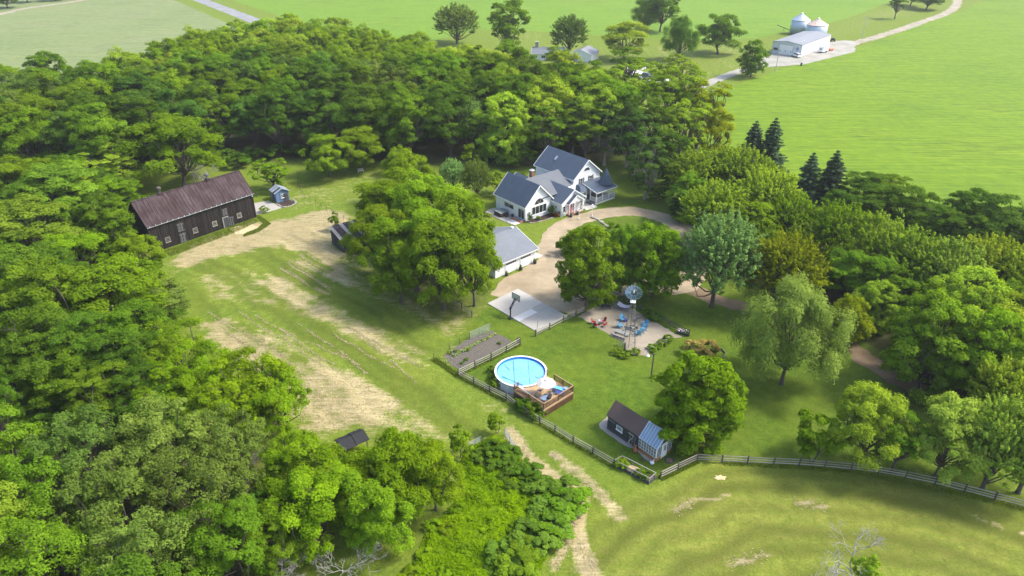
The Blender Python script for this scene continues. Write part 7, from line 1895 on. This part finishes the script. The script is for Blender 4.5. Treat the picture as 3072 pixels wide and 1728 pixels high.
base_at(ZL(400, 480), 'sapling', 'bright', 4.2, 1.2, 'bright climbing sapling at the lean-to corner'); base_at(ZB(2330, 470), 'sapling', 'mid', 4.0, 1.2, 'vine covered sapling against the blue shed')
base_at(ZW(1265, 430), 'sapling', 'bright', 3.6, 1.2, 'bright young tree at the head of the tall weeds'); base_at(ZW(1015, 600), 'sapling', 'bright', 4.6, 1.6, 'bright young tree between the walnuts and the weeds'); base_at(ZB(2090, 720), 'shrub', 'bright', 1.4, 1.0, 'green bush at the barn corner', cat='bush')
# dead snags and a fallen log in the wood below the black roofed shelter
for x, y, h in ((800, 1370, 5.5), (880, 1400, 6.0), (720, 1420, 5.0), (640, 1235, 9.0), (690, 1330, 6.0)): tree('bare', V(x, y + 60), h, h * .5, 'tan', 'tangle of bare grey branches at the wood edge below the shelter', 'bare snags at the wood edge')
lg = thing('broken_log', 'broken grey tree trunk lying in the dark wood below the barn', 'log', V(150, 1075), R_(140)); MB().tube([(0, 0, .5), (1.6, .1, 2.2), (2.6, .1, 3.3)], [.55, .48, .36], 9).build('trunk', M['bark_pale'], lg); MB().tube([(2.5, .1, 3.2), (3.8, -.2, 3.9), (5.0, .2, 4.1)], [.3, .2, .06], 7).build('limb', M['dead_branch'], lg)

# ---- tall weeds, rough grass (nobody could count it) -----------------------------------------
def blades(name, polys, n, hmin, hmax, wid, mat, label, seed, lean=.35, cat='grass'):
    rng = np.random.default_rng(seed); pos = []
    for poly, share in polys:
        xs_ = [p[0] for p in poly]; ys_ = [p[1] for p in poly]; m = int(n * share)
        x = rng.uniform(min(xs_), max(xs_), m * 6); y = rng.uniform(min(ys_), max(ys_), m * 6)
        k = poly_sd(x, y, poly) > 0; pos.append(np.stack([x[k][:m], y[k][:m]], 1))
    P = np.concatenate(pos); m = len(P)
    cl_ = fbm(P[:, 0] * .7, P[:, 1] * .7, 5)
    h = (hmin + (hmax - hmin) * cl_ ** 1.3) * rng.uniform(.6, 1.15, m)
    a = rng.uniform(0, 6.28, m); d = rng.normal(size=(m, 2)) * lean * h[:, None]
    w = wid * rng.uniform(.6, 1.4, m); ox, oy = np.cos(a) * w, np.sin(a) * w
    v = np.empty((m, 4, 3))
    v[:, 0] = np.stack([P[:, 0] - ox, P[:, 1] - oy, np.zeros(m)], 1); v[:, 1] = np.stack([P[:, 0] + ox, P[:, 1] + oy, np.zeros(m)], 1)
    v[:, 2] = np.stack([P[:, 0] + ox * .8 + d[:, 0] * .5, P[:, 1] + oy * .8 + d[:, 1] * .5, h * .65], 1); v[:, 3] = np.stack([P[:, 0] + d[:, 0], P[:, 1] + d[:, 1], h], 1)
    me = np_mesh(name, v.reshape(-1, 3), np.arange(m * 4).reshape(m, 4), {'leaf_var': np.repeat(np.clip(cl_ * .7 + rng.random(m) * .4, 0, 1), 4)})
    o = link_mesh(name, me, mat); return tag(o, label, cat, kind='stuff')
M['weed_leaf'] = leaf_mat('weed_leaf', (0.075, 0.170, 0.004), (0.195, 0.310, 0.004), .35)
M['rough_leaf'] = leaf_mat('rough_leaf', (0.085, 0.140, 0.014), (0.190, 0.235, 0.040), .4)
WEED = [ZW(*p) for p in ((1000, 640), (1130, 500), (1260, 440), (1390, 560), (1500, 690), (1620, 800), (1700, 820), (1800, 900), (1820, 1010), (1740, 1100), (1640, 1250), (1560, 1449), (1550, 1620), (700, 1620), (640, 1449), (760, 1150), (960, 950), (990, 800))]
def leafy(name, poly, n, hmax, size, mat, label, seed, cat):
    """broad-leaved ground cover: leaves over an uneven surface, denser and higher in clumps"""
    rng = np.random.default_rng(seed); xs_ = [p[0] for p in poly]; ys_ = [p[1] for p in poly]
    x = rng.uniform(min(xs_), max(xs_), n * 4); y = rng.uniform(min(ys_), max(ys_), n * 4); sd = poly_sd(x, y, poly); k = sd > 0
    x, y, sd = x[k][:n], y[k][:n], sd[k][:n]; m = len(x)
    top = hmax * (.15 + .85 * np.clip(fbm(x * .55, y * .55, seed, 5) * 1.6 - .35, 0, 1)) * np.clip(sd / 1.2 + .25, 0, 1)
    z = top * rng.uniform(.35, 1.0, m) ** .5
    nr = np.stack([rng.normal(size=m) * .55, rng.normal(size=m) * .55, np.ones(m)], 1)
    me = leaf_mesh(name, np.stack([x, y, z], 1), nr, size * rng.uniform(.6, 1.4, m), np.clip(fbm(x * .3, y * .3, seed + 4) * 1.3 - .2 + rng.random(m) * .3, 0, 1), 1.9, None, rng)
    return tag(link_mesh(name, me, mat), label, cat, kind='stuff')
leafy('tall_weeds', WEED, 90000, 1.15, .075, M['weed_leaf'], 'tangled bright green weeds filling the lower corner beside the track', 1, 'weeds')
RG = [[V(404, 634), V(640, 549), V(652, 556), V(600, 582), V(520, 612), V(430, 646)], [ZB(1950, 760), ZB(2000, 760), ZB(2180, 880), ZB(2000, 1000), ZB(1800, 1060), ZB(1800, 1030), ZB(2000, 940), ZB(2060, 880)]]
blades('rough_grass', [(RG[0], .6), (RG[1], .4)], 9000, .08, .42, .05, M['rough_leaf'], 'uncut dark grass along the barn foot and lean-to', 2)
FG = []
for a, b in ((ZG(572, 1010), ZG(1440, 1460)), (ZS(310, 590), ZS(1175, 1090)), (ZS(1720, 1235), ZS(2150, 1028)), (ZR(398, 212), ZR(1327, 268)), (ZR(1327, 268), ZR(2590, 545)), (ZG(572, 1010), ZG(1690, 440)), (ZG(130, 710), ZG(572, 1010))):
    d = (b - a).normalized(); nrm_ = Vector((-d.y, d.x, 0)) * .45; FG.append([a + nrm_, b + nrm_, b - nrm_, a - nrm_])
blades('fence_grass', [(f, 1 / len(FG)) for f in FG], 9000, .12, .5, .045, M['rough_leaf'], 'untrimmed grass under the rail fences', 3)
# thick bushes along the track side of the weeds
for k in range(16):
    a = k / 15
    q = (1230 + (1500 - 1230) * a * 1.9, 560 + 290 * a * 1.0) if k < 8 else None
    pts = ((1180, 640), (1250, 560), (1300, 640), (1350, 600), (1420, 690), (1480, 760), (1380, 780), (1560, 830), (1680, 900), (1750, 960), (1700, 1040), (1620, 1120), (1520, 1200), (1420, 1290), (1300, 1360), (1430, 1420))
    p = ZW(*pts[k]); base_at(p, 'shrub', 'dark' if k < 8 else ('mid' if k % 2 else (1.0, 1.05, 2.4)), (1.1 if k < 8 else 1.5) * trnd.uniform(1.1, 1.6), (1.1 if k < 8 else 1.55) * trnd.uniform(1.3, 1.8), 'dense dark bush in the shaded head of the thicket' if k < 8 else 'dense grey green bush lining the worn track', 'thicket bushes, shaded head' if k < 8 else 'thicket bushes along the track', cat='bush')
for x, y in ((1250, 1400), (1190, 1460), (1130, 1340), (1080, 1400), (1150, 1290), (1200, 1250), (1260, 1300), (1040, 1460), (1120, 1450), (1220, 1350), (1170, 1390), (1090, 1330), (1300, 1350)):
    base_at(V(x, y), 'shrub', 'lime', trnd.uniform(.6, 1.1), trnd.uniform(.9, 1.5), 'yellow green bush among the tall weeds at the lower edge', 'bushes among the tall weeds', cat='bush')

# ---- straw: raked windrows and loose flakes lying on the cut meadow ------------------------------
def straw_flakes():
    rng = np.random.default_rng(12); P = []; D = []; 
    def row(a, b, n, w):
        a = np.array(a[:2]); b = np.array(b[:2]); t = rng.random(n); d = (b - a) / np.linalg.norm(b - a); nn = np.array([-d[1], d[0]])
        gapm = vnoise(t * 9, np.full(n, a[0]), 3) > .32
        wob_ = (vnoise(t * 5, np.full(n, a[1]), 8) - .5) * .7
        P.append((a + (b - a) * t[:, None] + nn * (rng.normal(size=n) * w + wob_)[:, None])[gapm]); D.append(np.tile(d, (int(gapm.sum()), 1)))
    for k in range(13):
        a = k / 12.0; r = random.Random(k); x0, y0 = 705 + 75 * a + r.uniform(-8, 8), 680 - 78 * a
        row(V(x0, y0), V(x0 + 105 + 40 * a + r.uniform(-20, 20), y0 + 66 + 18 * a), 420, .13)
    for k in range(15):
        a = k / 14.0; r = random.Random(50 + k); x0, y0 = 520 + 400 * a + r.uniform(-14, 14), 800 + 50 * a + r.uniform(-30, 30)
        row(V(x0, y0), V(x0 + 100 + r.uniform(0, 70), y0 + 74 + r.uniform(0, 34)), 330, .13)
    for pts in (((1285, 1085), (1330, 1150)), ((1330, 1150), (1400, 1210)), ((1400, 1210), (1455, 1265)), ((1390, 1140), (1450, 1190)), ((1450, 1190), (1540, 1270)), ((1445, 1330), (1390, 1430)), ((1440, 1335), (1500, 1449)), ((1690, 1285), (1745, 1260)), ((1830, 1425), (1925, 1395)), ((2000, 1265), (2080, 1275)), ((560, 640), (700, 570)), ((500, 660), (620, 610))):
        row(V(*pts[0]), V(*pts[1]), 150, .4)
    # loose flakes wherever the meadow is dry
    m = (X > -75) & (X < 30) & (Y > 40) & (Y < 150) & (dry > .4) & ((Y > 62) & (X < 2))
    ii = np.flatnonzero(m.ravel()); ii = rng.choice(ii, 12000); ax = (V(900, 740) - V(720, 640)); ax = np.array([ax.x, ax.y]); ax /= np.linalg.norm(ax)
    P.append(np.stack([gx[ii], gy[ii]], 1) + rng.uniform(-.3, .3, (12000, 2))); D.append(np.tile(ax, (12000, 1)))
    P = np.concatenate(P); D = np.concatenate(D); n = len(P)
    ang = np.arctan2(D[:, 1], D[:, 0]) + rng.normal(size=n) * .45
    al = np.stack([np.cos(ang), np.sin(ang), rng.normal(size=n) * .1], 1)
    nr = np.stack([rng.normal(size=n) * .25, rng.normal(size=n) * .25, np.ones(n)], 1)
    me = leaf_mesh('straw', np.concatenate([P, rng.uniform(.03, .09, (n, 1))], 1), nr, rng.uniform(.022, .05, n), rng.random(n), 4.0, al, rng)
    t = NT('straw_flake'); va = t.attr('leaf_var'); mat = t.principled(t.mix(va, (.19, .16, .075), (.36, .31, .18)), .95, 0, None, .2)
    tag(link_mesh('straw', me, mat), 'raked straw and loose dry hay lying on the cut meadow', 'straw', kind='stuff')
straw_flakes()

# ================================================================== AIR
def haze(density):
    t = NT('haze_air')
    pv = t.n('ShaderNodeVolumePrincipled')
    pv.inputs['Color'].default_value = (0.86, 0.90, 0.94, 1); pv.inputs['Density'].default_value = density; pv.inputs['Anisotropy'].default_value = 0.2
    t.l(pv.outputs[0], t.out.inputs['Volume'])
    o = BX(-5200, 5200, -800, 7600, -1.5, 72).build('haze', t.m)
    return tag(o, 'thin summer haze over the far fields', 'haze', kind='stuff')
haze(0.00013)
